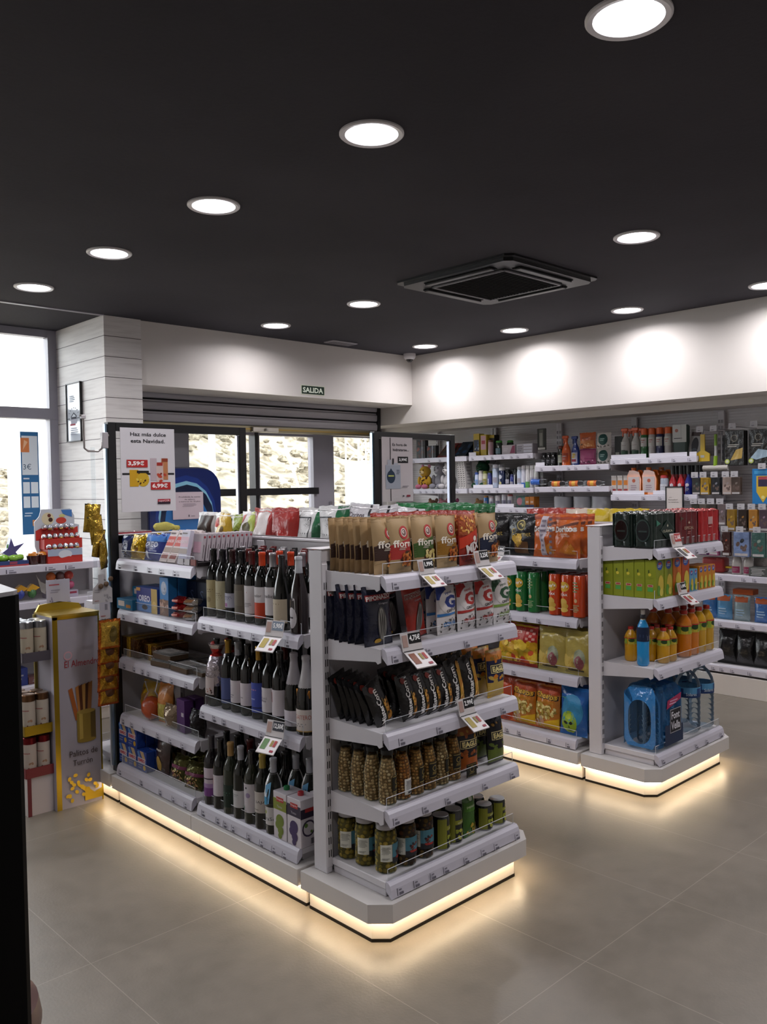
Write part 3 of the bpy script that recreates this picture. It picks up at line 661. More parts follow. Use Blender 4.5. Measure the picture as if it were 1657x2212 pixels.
def spray(name, r, h, body, capc, deco=None, trig=False, neck=.75, m='gloss'):
    t = root(name); b = MB(); hb = h*neck
    if trig:
        b.lathe([(0, 0), (r, .002), (r, hb*.55), (r*.8, hb*.72), (r*.35, hb*.9), (r*.33, hb), (0, hb)], body, m, 18, sy=.7); b.build('bottle', t)
        c = MB(); c.lathe([(0, hb), (r*.42, hb), (r*.4, hb+.02), (0, hb+.02)], capc, 'plastic', 14)
        c.box(-.04, -.011, hb+.018, .024, .011, hb+.045, capc, 'plastic', .005); c.box(-.03, -.005, hb-.025, -.02, .005, hb+.02, capc, 'plastic', .002); c.build('trigger', t)
    else:
        b.lathe([(0, 0), (r, .002), (r, hb-.01), (r*.85, hb), (0, hb)], body, m, 18); b.build('can', t)
        c = MB(); c.lathe([(0, hb), (r*.93, hb), (r*.9, h-.006), (r*.7, h), (0, h)], capc, 'plastic', 18); c.build('cap', t)
    if deco: c = MB(); deco(Pt(c, cylS(r*(1 if not trig else .86), 0, hb*.7 if trig else hb*.9, 2.2), r*2.2, hb*.8, 'print', .0012)); c.build('label', t)
    return t
def card(label, x, y, z, rz, price, deco=None, s=1, pc='0e0e12', tc='f2f2f2'):
    """folded promotion card clipped to the price rail: upright flap and a leaning leaf"""
    s *= 1.1; t = root('price_card'); t.location = (x, y, z); t.rotation_euler.z = math.radians(rz); t.scale = (s, s, s)
    b = MB(); w, h = .075, .05
    b.add([(-w/2, 0, 0), (w/2, 0, 0), (w/2, .012, h), (-w/2, .012, h), (-w/2, .002, 0), (w/2, .002, 0), (w/2, .014, h), (-w/2, .014, h)], [(0, 1, 2, 3), (7, 6, 5, 4), (3, 2, 6, 7), (0, 3, 7, 4), (1, 5, 6, 2)], 'c9c4c4', 'print')
    P = Pt(b, lambda u, v, o: ((u-.5)*w, .012*v-o, h*v), w, h); P.rect(.36, .4, .99, .97, pc); P.text(price, .68, .69, .36, tc, w=.54, bold=.03)
    P.rect(.05, .25, .3, .9, 'a88c84')
    b.build('upright_flap', t)
    b = MB(); b.add([(-w/2, -.001, 0), (w/2, -.001, 0), (w/2+.004, -.052, -.04), (-w/2+.004, -.052, -.04), (-w/2, 0, .002), (w/2, 0, .002), (w/2+.004, -.053, -.037), (-w/2+.004, -.053, -.037)], [(3, 2, 1, 0), (4, 5, 6, 7), (3, 7, 6, 2)], 'd0cccc', 'print')
    P = Pt(b, lambda u, v, o: ((u-.5)*w+.004*(1-v), -.053*(1-v)-.001*v, .0028-.04*(1-v)+o), w, .064)
    P.rect(0, .93, 1, .97, '17171a'); P.rect(.1, .2, .4, .8, deco or '9c8a40'); P.rect(.55, .4, .68, .75, '8a7a40'); P.rect(.72, .4, .86, .75, '9a3a38'); P.rect(.7, .08, .9, .2, '8a2c3c'); b.build('leaflet', t)
    return tag(t, label, 'price card')
def hang(name, W, Hh, col, deco=None, m='print', th=.008):
    """blister or pouch hanging from a hook, origin at its top centre"""
    t = root(name); b = MB(); b.box(-W/2, -th/2, -Hh, W/2, th/2, 0, col, m, .003); S = lambda u, v, o: ((u-.5)*W, -th/2-o, (v-1)*Hh)
    b.build('backing_card', t); c = MB()
    if deco: deco(Pt(c, S, W, Hh, m, .0005), c)
    if c.v: c.build('printed_front', t)
    return t
# ================================================================ front gondola, near end unit
def d_forn(c, txt='fforn'):
    def f(P):
        P.reg(lambda u: .24-.02*u, lambda u: .5+.14*u, c, .01, .99); P.reg(lambda u: .24-.02*u-.1*max(0, (.6-u)), lambda u: .245, 'a58a64', .01, .6, 6, 2)
        P.ell(.6, .73, .2, 'b03434'); P.ell(.6, .73, .13, 'e6ddd0'); P.ell(.6, .73, .105, '7a5a58'); P.ell(.58, .74, .05, 'e6ddd0'); P.ell(.6, .74, .025, '7a5a58')
        P.text(txt, .5, .53, .13, 'ece4d6', w=.78, bold=.02); P.bars(.3, .41, .66, .465, 2, 'c9bfae'); P.poly([(.36, .24), (.6, .4), (.97, .38), (.97, .12), (.6, .1)], '4a2a18')
        P.blobs(.45, .13, .95, .37, 60, .05, ['b8622a', 'c87838', '9a4a1c', 'd09048'] if c != '3f5a28' else ['cdbb78', 'bba860', 'e0d090'], 3)
        P.bars(.25, .05, .7, .1, 2, '8c7450')
    return f
kr = 'a58a64'
def fbag(c, seed): return bag('snack_bag', .126, .206, .045, kr, d_forn(c), m='print', seal='987e5a', seed=seed, nu=10, nv=14)
Fb, Fr, Fg, Fy, Fn = [fbag(c, i) for i, c in enumerate(('3a2620', 'a83430', '3f5a28', '8f6420', '1c2238'))]
def d_mix(P):
    P.reg(.55, .93, '9a4a28'); P.blobs(.05, .6, .95, .92, 60, .055, ['c87830', 'd89848', 'a85820', 'e0b060', '8a3c18'], 8); P.reg(lambda u: .3+.25*u, lambda u: .5+.2*u, 'c23a24'); P.ell(.62, .48, .13, 'b03434'); P.ell(.62, .48, .08, 'e6ddd0')
    P.text('MIX', .55, .33, .17, 'ded4d0', rot=.25, w=.75, bold=.05); P.blobs(.05, .05, .5, .25, 14, .05, ['7a1c1c', '5c1414'], 4); P.blobs(.5, .04, .95, .2, 14, .05, ['b8622a', 'd09048'], 5)
Fm = bag('snack_bag', .13, .222, .05, '90281a', d_mix, seal='8e2c1e', seed=7)
z1 = 1.352
ys = [2.535, 2.507, 2.478, 2.45, 2.422, 2.39, 2.352, 2.315, 2.283]
g = 'brown and kraft snack bags on the top near end shelf'
for k, y in enumerate(ys):
    put(Fb, (2.196+.004*sin(k*2.1), y, z1), 2*sin(k*1.7), 'dark brown banded kraft bag, %s from the back of the row beside the upright' % ORD[k], 'snack bag', g, rx=-2+1.5*sin(k*3), ry=1.2*sin(k*2.3))
for bg_, x, nm in ((Fr, 2.252, 'red'), (Fg, 2.382, 'green'), (Fy, 2.516, 'mustard'), (Fm, 2.646, ''), (Fn, 2.775, 'navy')):
    for k in range(4):
        nm2 = 'glossy red mixed nuts bag' if not nm else '%s banded kraft snack bag' % nm
        put(bg_, (x, 2.268+.05*k, z1), (2.5 if k == 0 else 0)+(4 if not nm else 0), '%s, %s on the top near end shelf' % (nm2, ('foremost', 'second from the front', 'third from the front', 'rearmost')[k]), 'snack bag', 'snack bag columns on the top near end shelf', rx=-3)
for k in range(3): put(Fm, (2.36+.12*k, 2.47, z1+.001), 0, 'red nuts bag standing behind the kraft bags, %s from the left' % ORD[k], 'snack bag', 'red bags behind the kraft bags', rx=-2, s=.985)
# second shelf: sunflower seeds
def d_pip(c='14182e', red=False):
    def f(P):
        P.rect(.05, .76, .95, .86, '8a2426' if not red else 'a89890'); P.text('PIPONAZO', .5, .81, .08, 'ddd8d4' if not red else '8a2020', w=.86, rot=.06, bold=.03); P.text('Original', .62, .7, .035, 'c8c4c8', w=.35)
        P.ell(.55, .36, .17, '4c4a48', ry=.3, rot=.1 if not red else -.3); P.ell(.55, .36, .14, '8f8c86', ry=.27, rot=.1 if not red else -.3)
        for q in (-.07, 0, .07): P.ell(.55+q, .36, .02, '35332f', ry=.24, rot=.08 if not red else -.3)
        P.ell(.42, .08, .12, 'b8902a', ry=.04)
    return f
Pb = bag('seed_bag', .135, .222, .05, '12162c', d_pip(), seal='0c0f20', seed=11)
Pr = bag('seed_bag', .11, .21, .045, 'a02c20', d_pip(red=True), seal='8a2418', seed=12)
z2 = 1.086
for k, (x, y) in enumerate([(2.175, 2.53), (2.178, 2.49), (2.17, 2.45), (2.172, 2.405), (2.168, 2.36), (2.165, 2.30)]):
    put(Pb, (x, y, z2), -4+3*k % 5, 'dark blue sunflower seed bag, %s from the back on the second near end shelf' % ORD[k], 'seed bag', 'dark blue seed bags on the second near end shelf', rx=-3, ry=2*sin(k*2))
put(Pb, (2.315, 2.39, z2), 5, 'dark blue seed bag leaning behind the red seed bag', 'seed bag', rx=-4, ry=-7)
put(Pb, (2.30, 2.45, z2), 0, 'rearmost dark blue seed bag behind the leaning ones', 'seed bag', rx=-2)
put(Pr, (2.385, 2.31, z2), 4, 'red and orange sunflower seed bag leaning to the right of the blue bags', 'seed bag', rx=-3, ry=-9)
def d_g(c, band, word):
    def f(P):
        P.reg(.72, .99, c, 0, .45); P.ell(.55, .66, .5, 'd8d2d0', ry=.26); P.text('PIPAS', .52, .85, .045, c, w=.38, rot=.15, bold=.03); P.text('G', .55, .67, .27, c, w=.6, bold=.05); P.text('GREFUSA', .6, .5, .06, '2a2a30', w=.62, rot=.12, bold=.03)
        P.reg(lambda u: .37+.05*u, lambda u: .43+.02*u, band); P.blobs(.05, .05, .95, .34, 22, .045, ['2c2624', '453a34'], 6, .5); P.text(word, .52, .22, .09, band, w=.66, rot=.08, bold=.04); P.ell(.82, .43, .08, '9a7a58', ry=.03, rot=.9)
    return f
for i, (c, bd, wd, x, nm) in enumerate((('2c3c80', '3a78b8', 'CON SAL', 2.512, 'blue'), ('a8302c', 'a83430', 'TIJUANA', 2.632, 'narrow red'), ('b03028', 'b03430', 'TIJUANA', 2.75, 'broad red'), ('2c5438', '7a9848', 'GUACAMOLE', 2.862, 'dark green'))):
    G = bag('seed_bag', .125, .205, .055, 'd4cfcf', d_g(c, bd, wd), m='print', seal='bdb8ba', seed=20+i)
    for k in range(4):
        put(G, (x, 2.272+.055*k, z2), 3-2*k, 'seed bag with %s letter G, %s on second near end shelf' % (nm, ('foremost', 'second from the front', 'third from the front', 'rearmost')[k]), 'seed bag', 'white letter seed bags on the second near end shelf', rx=-3, s=.94)
# third shelf: corn snacks
def d_corn(P):
    P.rect(.62, .04, .97, .55, '1a1410'); P.blobs(.64, .05, .95, .52, 34, .08, ['b87a34', '8a5420', 'd09a4c', 'c48838'], 9); P.ell(.3, .86, .12, '7a2a20'); P.text('MisterCorn', .36, .46, .125, 'dcdad6', rot=PI/2-.02, w=None, bold=.03); P.rect(.58, .05, .6, .6, 'b89030')
    P.rect(.1, .0, .9, .045, '77757a')
Cb = bag('corn_snack_bag', .098, .185, .045, '0e0d0f', d_corn, seal='1a1a1c', seed=31, nu=10, nv=14)
def d_corn2(P):
    P.rect(.55, .03, .97, .75, 'b88a30'); P.blobs(.57, .05, .95, .5, 28, .09, ['d8a84c', 'e8c070', 'b87a30'], 12); P.ell(.74, .8, .16, 'b08030', ry=.1); P.text('MisterCorn', .3, .46, .125, 'dcdad6', rot=PI/2-.02, bold=.03)
Cy = bag('corn_snack_bag', .1, .2, .05, '100f10', d_corn2, seal='1a1a1c', seed=33, nu=10, nv=14)
z3 = .776
for k, (x, y, ry) in enumerate([(2.185, 2.50, -16), (2.185, 2.465, -12), (2.19, 2.43, -14), (2.192, 2.395, -16), (2.198, 2.355, -20), (2.205, 2.31, -22)]):
    put(Cb, (x, y, z3+.004), 6, 'black corn snack bag leaning left, %s from the back beside the upright' % ORD[k], 'snack bag', 'black corn bags beside the upright on the third near end shelf', rx=-6, ry=ry)
for k, x in enumerate((2.325, 2.395, 2.462, 2.53)):
    for q in range(3): put(Cb, (x+.01*q, 2.295+.06*q, z3+.003), 5-3*q, 'black corn snack bag in the middle of the third shelf, %s column, %s' % (ORD[k], ('front', 'middle', 'back')[q]), 'snack bag', 'black corn bags in the middle of the third near end shelf', rx=-5, ry=-10+2*q)
for k, x in enumerate((2.607, 2.70)):
    for q in range(3): put(Cy, (x+.008*q, 2.30+.06*q, z3+.003), 8, 'black and gold corn snack bag, %s column, %s, on the third near end shelf' % (('left', 'right')[k], ('front', 'middle', 'back')[q]), 'snack bag', 'black and gold corn bags', rx=-5, ry=-11)
def d_eag(c, low):
    def f(P):
        P.reg(.78, .95, c[0]); P.reg(.32, .78, c[1]); P.reg(.05, .32, low); P.blobs(.1, .32, .9, .45, 10, .08, [low, c[0]], 5); P.rect(.08, .5, .97, .7, '0c0c10'); P.rect(.1, .515, .95, .685, 'd8c890'); P.rect(.12, .53, .93, .67, '12121c'); P.text('EAGLE', .52, .6, .11, 'e0d090', w=.72, bold=.05); P.blobs(.2, .72, .9, .86, 8, .07, ['a07828', '8a6a30', c[0]], 15)
    return f
Ey = bag('nut_bag', .115, .2, .055, 'b08a28', d_eag(('c87a20', '1c2048'), 'b89a48'), seal='b8901c', seed=41)
Eg = bag('nut_bag', .105, .205, .06, '101018', d_eag(('1a1a24', '14141c'), '5c6c28'), seal='0c0c10', seed=42)
Eo = bag('nut_bag', .125, .2, .06, '0e0d10', d_eag(('8a4a1c', '17141c'), 'a85820'), seal='0c0c10', seed=43)
for k in range(3):
    put(Ey, (2.83, 2.285+.07*k, z3), 3, 'yellow and navy nut bag, %s, at the right end of the third shelf' % ('front', 'middle', 'back')[k], 'nut bag', 'yellow and navy nut bags', rx=-3)
# fourth shelf: nuts in bottles
z4 = .49
NP = [(0, .002), (.03, 0), (.034, .004), (.034, .1), (.033, .115), (.027, .145), (.0215, .17), (.0205, .184), (.023, .186), (.023, .193)]
def d_black(P): P.rect(0, 0, 1, 1, '17150f'); P.rect(.06, .05, .94, .09, 'a08a4c'); P.rect(.06, .91, .94, .95, 'a08a4c'); P.ell(.5, .62, .22, 'a08a4c'); P.ell(.5, .62, .17, '17150f'); P.bars(.25, .25, .75, .42, 3, 'a08a4c')
def d_white(P): P.rect(0, 0, 1, 1, 'd4d2cc'); P.bars(.1, .2, .9, .9, 8, '77757a'); P.rect(.3, .08, .9, .2, '3a3a40')
N1 = jar('nut_bottle', NP, ('755a34', ['d0b080', 'bc986a', 'dcc498', 'b08c5c']), '121214', .186, .024, d_black, .034, (.045, .065, 1.3), (250, .0074, .17), seed=1)
N2 = jar('nut_bottle', NP, ('74501f', ['cc9a58', 'b47c3c', 'd8b070', 'bc8844']), '121214', .186, .024, d_black, .034, (.045, .065, 1.5), (250, .0074, .17), seed=2)
N3 = jar('nut_bottle', NP, ('744618', ['cc9048', 'b8742c', 'd8a868', 'b06c28']), '121214', .186, .024, d_white, .034, (.02, .06, 1.3), (250, .007, .17), seed=3)
side = [(2.172, 2.505), (2.176, 2.433), (2.178, 2.36), (2.186, 2.287)]
for k, (x, y) in enumerate(side): put(N1, (x, y, z4), 42 if k < 3 else 25, 'glass bottle of pale nuts, %s from the back beside the upright' % ORD[k], 'bottle of nuts', 'bottles of pale nuts beside the upright')
fr = [(2.262, N3, 10, 'orange nuts with white back label'), (2.334, N2, 25, 'golden nuts'), (2.406, N2, 5, 'golden nuts'), (2.478, N1, 30, 'cream coloured nuts'), (2.550, N2, 0, 'golden nuts')]
for k, (x, p, rz, d_) in enumerate(fr):
    for q in range(3):
        put(p, (x, 2.287+.073*q, z4), rz, 'glass bottle of %s, %s bottle of the %s column' % (d_, ('front', 'middle', 'rear')[q], ORD[k]), 'bottle of nuts', 'bottles of nuts in columns on the fourth near end shelf')
put(Eo, (2.655, 2.30, z4), -6, 'black and orange nut bag beside the last nut bottle', 'nut bag', rx=-3)
put(Eo, (2.66, 2.38, z4), -6, 'black and orange nut bag behind the front one', 'nut bag', rx=-3)
b = MB(); b.box(-.03, -.003, 0, .03, 0, .052, '17150f'); P = Pt(b, lambda u, v, o: ((u-.5)*.06, -.003-o, v*.052), .06, .052); P.rect(.05, .05, .95, .08, 'a08a4c'); P.rect(.05, .92, .95, .95, 'a08a4c'); P.ell(.5, .6, .22, 'a08a4c'); P.ell(.5, .6, .17, '17150f'); P.bars(.2, .2, .8, .38, 3, 'a08a4c')
o = tag(b.build('shelf_card'), 'small black and gold card standing in front of the orange nut bag', 'card'); o.location = (2.625, 2.25, z4)
for k in range(3): put(Eg, (2.825, 2.285+.08*k, z4), 2, 'black nut bag with green and olive base, %s of three at the shelf end' % ('foremost', 'middle', 'rearmost')[k], 'nut bag', 'black and green nut bags', rx=-3)
# bottom shelf: olives
z5 = .226
JP = [(0, .002), (.036, 0), (.041, .005), (.042, .02), (.042, .14), (.039, .155), (.034, .165), (.034, .17)]
def d_ol(P): P.rect(0, .1, .42, .95, 'd2d2c6'); P.bars(.04, .45, .38, .85, 6, '8a8c84'); P.bars(.04, .18, .34, .3, 2, '8a8c84'); P.rect(.42, 0, 1, .98, '4a7c8c'); P.rect(.42, 0, 1, .3, '2a2a30'); P.blobs(.6, .25, .85, .7, 12, .05, ['5a2620', '23262c', '8a3a30'], 4); P.rect(.6, .2, .9, .3, 'a02c28')
O1 = jar('olive_jar', JP, ('5e5220', ['a88c34', '96802c', 'b89c40', '857428']), 'b2b0b4', .164, .037, d_ol, .042, (.04, .075, 2.6), (130, .0105, .158), seed=4)
O2 = jar('olive_jar', JP, ('2e1c12', ['5a4418', '6a3c1c', '4a2c16', '7a5a24']), 'b2b0b4', .164, .037, d_ol, .042, (.04, .075, 2.6), (130, .0105, .158), seed=5)
for k, (x, y, p, rz) in enumerate([(2.176, 2.505, O1, -14), (2.182, 2.41, O1, -14), (2.192, 2.308, O1, 2), (2.288, 2.30, O2, -32), (2.385, 2.30, O2, -45)]):
    put(p, (x, y, z5), rz, ('glass jar of green olives, %s from the back along the shelf side' % ORD[k]) if k < 3 else 'glass jar of dark olives with a blue picture label, %s one' % ('left', 'right')[k-3], 'olive jar', 'olive jars on the bottom near end shelf')
for k, (x, y) in enumerate(((2.29, 2.395), (2.385, 2.395), (2.29, 2.49))): put(O2, (x, y, z5), 0, 'glass jar of dark olives behind the front jars, %s' % ('left', 'right', 'rearmost')[k], 'olive jar', 'olive jars behind the front ones')
def d_can(P): P.rect(0, .6, 1, .75, '8a8c2c'); P.rect(0, 0, .35, 1, '7c7e28'); P.blobs(.4, .1, .9, .45, 8, .08, ['8a9430', 'a8a83c'], 3); P.text('olives', .65, .67, .08, 'e0dcc0', w=.4)
Ca = can('olive_can', .037, .135, '12170e', d_can); Cc = can('olive_can', .037, .105, '12170e', d_can)
for k, (x, y) in enumerate(((2.484, 2.295), (2.566, 2.30), (2.486, 2.375), (2.568, 2.38))): put(Ca, (x, y, z5), 20-30*(k % 2), 'dark green olive can, %s' % ('left of the front pair', 'right of the front pair', 'behind the left front can', 'behind the right front can')[k], 'can', 'tall olive cans')
def d_gb(P): P.rect(.02, .6, .98, .8, '4a7c28'); P.text('pepinillos', .5, .7, .07, 'e0e4c8', w=.7); P.ell(.5, .88, .14, 'c8d0b8'); P.blobs(.15, .05, .9, .3, 12, .1, ['c8b048', 'b89a34'], 2); P.rect(.8, .78, .95, .97, 'c8ccb8')
Gb = bag('olive_pouch', .078, .18, .045, '39681e', d_gb, seal='30581a', seed=51, nu=8, nv=12)
put(Gb, (2.648, 2.285, z5), 4, 'green pouch of pickled olives between the cans', 'pouch', rx=-3)
for k, (x, y) in enumerate(((2.755, 2.295), (2.842, 2.295), (2.715, 2.375), (2.80, 2.375))):
    put(Cc, (x, y, z5), 15*k, 'short dark olive can at the right end, %s' % ('front left', 'front right', 'rear left', 'rear right')[k], 'can', 'short olive cans')
# price cards
card('promotion card reading 1,99€ on the top near end shelf', 2.335, 2.205, z1-.01, 0, '1,99€', s=1.0)
card('tall promotion card reading 3,25€ in front of the red nuts bag', 2.665, 2.205, z1-.005, 4, '3,25€', s=1.15)
card('promotion card reading 4,75€ on the second near end shelf', 2.245, 2.2, z2-.02, -3, '4,75€', '7a4a38', s=1.2)
card('promotion card reading 2,99€ on the third near end shelf', 2.55, 2.2, z3-.01, 0, '2,99€', s=1.15)
# ================================================================ wine
cap_w = lambda P: None
def lb(*ops):
    def f(P):
        for o in ops: getattr(P, o[0])(*o[1:])
    return f
RD = random.Random(5)
row2 = [(3.42, 2.17, dict(cap='141315', lab='a89b74', z0=.04, h=.13, deco=lb(('ell', .5, .3, .14, '8a7c58'), ('bars', .2, .55, .8, .7, 2, '77694a'))), 'cream label and black capsule'),
 (3.343, 2.17, dict(cap='17151a', lab='aaa386', z0=.04, h=.13, deco=lb(('bars', .2, .3, .8, .6, 4, '8a8268'),)), 'tall pale cream label and black capsule'),
 (3.266, 2.17, dict(cap='2c1214', lab='a7a6b4', z0=.055, h=.065, deco=lb(('rect', .1, .05, .5, .3, '8a2a78'), ('bars', .2, .5, .8, .8, 3, '6a6a80'))), 'short grey label and purple square'),
 (3.19, 2.17, dict(cap='121214', lab='5f574c', z0=.03, h=.135, deco=lb(('bars', .2, .05, .8, .1, 1, 'a8a090'), ('rect', .2, .3, .8, .8, '6a6256'))), 'dark olive grey label'),
 (3.112, 2.17, dict(cap='4a1618', lab='c4bfc0', z0=.03, h=.135, deco=lb(('rect', 0, .06, 1, .09, '2a2426'), ('poly', [(.1, .7), (.5, .8), (.9, .76), (.5, .76)], 'a83430'), ('bars', .2, .3, .8, .45, 3, '8a8588'))), 'red flourish on white label'),
 (3.036, 2.17, dict(cap='c0401e', lab='c6c2c4', z0=.03, h=.135, deco=lb(('rect', 0, 0, 1, .5, 'b83e20'), ('text', 'melior', .5, .72, .09, '3a3638'), ('rect', 0, .5, .25, .58, '2a2426'))), 'white and orange label and orange capsule'),
 (2.958, 2.17, dict(cap='a8a6aa', lab='c8c3c6', z0=.05, h=.12, capm='metal', deco=lb(('rect', .05, .82, .2, 1, '8a2438'), ('rect', .05, .3, .2, .42, '8a2438'), ('rect', .05, 0, .2, .08, '8a2438'), ('text', 'melior', .58, .68, .13, '2a2628', 0, .72))), 'red squares on white label and silver capsule'),
 (2.862, 2.145, dict(cap='1a191b', lab='b5a892', z0=.03, h=.1, prof=BP, r=.0385, deco=lb(('bars', .2, .75, .8, .85, 1, '6a5e48'),)), 'low beige label and sloping shoulders'),
 (2.735, 2.135, dict(cap='a9abb0', glass='180b0c', z0=.02, h=.13, prof=BP, r=.0385, capz=.24, deco=lb(('ell', .42, .35, .26, 'b9b4b8', .33), ('poly', [(.3, .6), (.62, .55), (.6, .95), (.52, .98)], 'b9b4b8'), ('bars', .25, .3, .6, .42, 1, '4a4448'))), 'white spoon shaped label and silver cap')]
gw2 = 'front row of wine bottles on the upper wine shelf'
zw = 1.086; protos = []
for k, (y, x, kw, d_) in enumerate(row2):
    p = wine(**kw); protos.append((p, d_))
    put(p, (x, y, zw), -90+8, 'wine bottle with %s, upper wine shelf front' % d_, 'wine bottle', gw2)
capv = [wine(cap=c, lab=l, z0=.05, h=.1, capm=m_) for c, l, m_ in (('141315', 'a7a6b4', 'gloss'), ('c04020', 'c6c2c4', 'gloss'), ('a9a7ab', 'c8c3c6', 'metal'), ('5a1a1c', 'c4bfc0', 'gloss'))]
capn = ['black', 'orange', 'silver', 'wine red']
for k, (y, c) in enumerate([(3.41, 0), (3.335, 0), (3.255, 3), (3.175, 0), (3.095, 3), (3.02, 1), (2.94, 1), (2.86, 2), (2.775, 1)]):
    for q in range(3):
        cc = (c if q == 0 else (c, 2, 0, 3)[(k+q) % 4])
        put(capv[cc], (2.253+.078*q, y+.01*q, zw), -90, '%s capsuled wine bottle behind the front row, %s row, %s from the left' % (capn[cc], ('second', 'third', 'fourth')[q], ORD[k]), 'wine bottle', 'rear rows of wine bottles on the upper wine shelf')
zm = .673
row3 = [(3.30, 2.16, dict(cap='a07e38', lab='46507e', z0=.03, h=.115, capm='metal', deco=lb(('rect', 0, .12, 1, .15, '20243c'), ('rect', .1, .45, .3, .65, 'a85a48'))), 'gold capsule and dull blue label'),
 (3.222, 2.16, dict(cap='8e8e92', lab='bdb6bb', z0=.045, h=.1, deco=lb(('poly', [(.05, .7), (.4, .78), (.9, .72), (.4, .74)], '3a3438'), ('bars', .2, .2, .6, .4, 2, '8a8588'))), 'grey capsule and white signature label'),
 (3.144, 2.16, dict(cap='131214', lab='beb6bc', z0=.045, h=.1, deco=lb(('rect', .05, .5, .22, .8, 'a85a68'), ('bars', .3, .3, .6, .4, 1, '8a8588'))), 'plain whitish label with a pink mark'),
 (3.06, 2.16, dict(cap='a88238', lab='3c4a98', z0=.03, h=.13, capm='metal', deco=lb(('rect', 0, .15, 1, .18, '20243c'), ('bars', .2, .72, .8, .8, 1, 'b07a90'), ('bars', .2, .4, .7, .5, 1, '8a94c8'))), 'gold capsule and bright blue label'),
 (2.982, 2.16, dict(cap='131214', lab='c0bbbf', z0=.045, h=.105, deco=lb(('ell', .25, .84, .06, '17171a'), ('text', 'VIÑAS', .4, .58, .1, '77727a', 0, .5), ('text', 'Altas', .4, .47, .09, '3a3638', 0, .4))), 'white label with a small black heart'),
 (2.902, 2.155, dict(cap='131214', lab='c2bbc0', z0=.045, h=.11, deco=lb(('rect', .08, .5, .34, .9, '7a2422'), ('rect', .16, .6, .26, .8, '2a1416'))), 'white label with a dark red panel'),
 (2.812, 2.16, dict(cap='a9a4aa', lab='bcb5bd', z0=.02, h=.065, prof=CP, r=.043, capz=.185, deco=lb(('bars', .1, .2, .4, .35, 1, '8a8588'),)), 'white foil neck and low white label'),
 (2.725, 2.155, dict(cap='a9a6a8', lab='c4bbb6', z0=.015, h=.09, prof=CP, r=.043, capz=.165, deco=lb(('text', 'EL GAITERO', .5, .66, .2, '9a4434', 0, .9), ('bars', .2, .2, .8, .4, 2, '8a8588'), ('rect', 0, 0, 1, .05, 'a88848'))), 'silver foil neck and cream label with red letters')]
for k, (y, x, kw, d_) in enumerate(row3):
    kw['name'] = 'wine_bottle' if k < 6 else 'sparkling_bottle'
    p = wine(**kw)
    if k == 7:
        c = MB(); Sg = cylS(.0415, .125, .06, 2.2); P = Pt(c, Sg, .09, .06, 'metal', .0015); P.poly([(0, .45), (.5, .02), (1, .45), (1, .95), (0, .95)], 'b07838'); c.build('neck_collar', p)
    put(p, (x, y, zm), -90+8, '%s with %s, middle wine shelf' % ('wine bottle' if k < 6 else 'sparkling wine bottle', d_), 'wine bottle', 'front row of bottles on the middle wine shelf')
for k, y in enumerate([3.31, 3.23, 3.15, 3.065, 2.985, 2.905]):
    for q in range(2):
        cc = (0, 2, 0, 0, 3, 0)[k] if q == 0 else 0
        put(capv[cc], (2.245+.08*q, y, zm), -90, '%s capsuled bottle behind the middle shelf front row, %s row, %s from the left' % (capn[cc], ('second', 'third')[q], ORD[k]), 'wine bottle', 'rear rows of bottles on the middle wine shelf')
for q in range(2): put(p, (2.25+.09*q, 2.74, zm), -90, 'silver foil necked sparkling bottle in the corner behind the silver foil necked one, %s' % ('nearer', 'farther')[q], 'wine bottle', 'sparkling bottles in the corner')
# christmas wrapped bottle
t = root('wrapped_bottle'); b = MB(); b.lathe(WP, '10100e', 'gloss', 18); b.build('body', t)
b = MB(); b.lathe([(.03, .08), (.045, .12), (.05, .16), (.042, .2), (.03, .235), (.02, .245), (.03, .27), (.04, .29)], ['b4acb2']*3+['a9a2ac', 'b03028', 'b03028', 'c4bcb8'], 'shinyfoil', 16); b.build('foil_wrap', t)
b = MB(); b.ball((-.01, -.01, .285), .016, 'a02420', 'plastic', 10, 8); b.build('red_bauble', t); b = MB(); P = Pt(b, cylS(.047, .06, .08, 1.6), .07, .08, 'print', .001); P.rect(0, 0, 1, 1, 'b4a8a6'); P.poly([(.5, .9), (.2, .4), (.8, .4)], 'a02c28'); P.blobs(.1, .1, .9, .4, 8, .06, ['3a2a28', '8a4a30'], 2); b.build('label', t)
put(t, (2.15, 3.40, zm), -90, 'bottle wrapped in striped red and silver Christmas foil', 'wine bottle', ry=4)
put(t, (2.24, 3.405, zm), -60, 'second Christmas wrapped bottle behind the first', 'wine bottle')
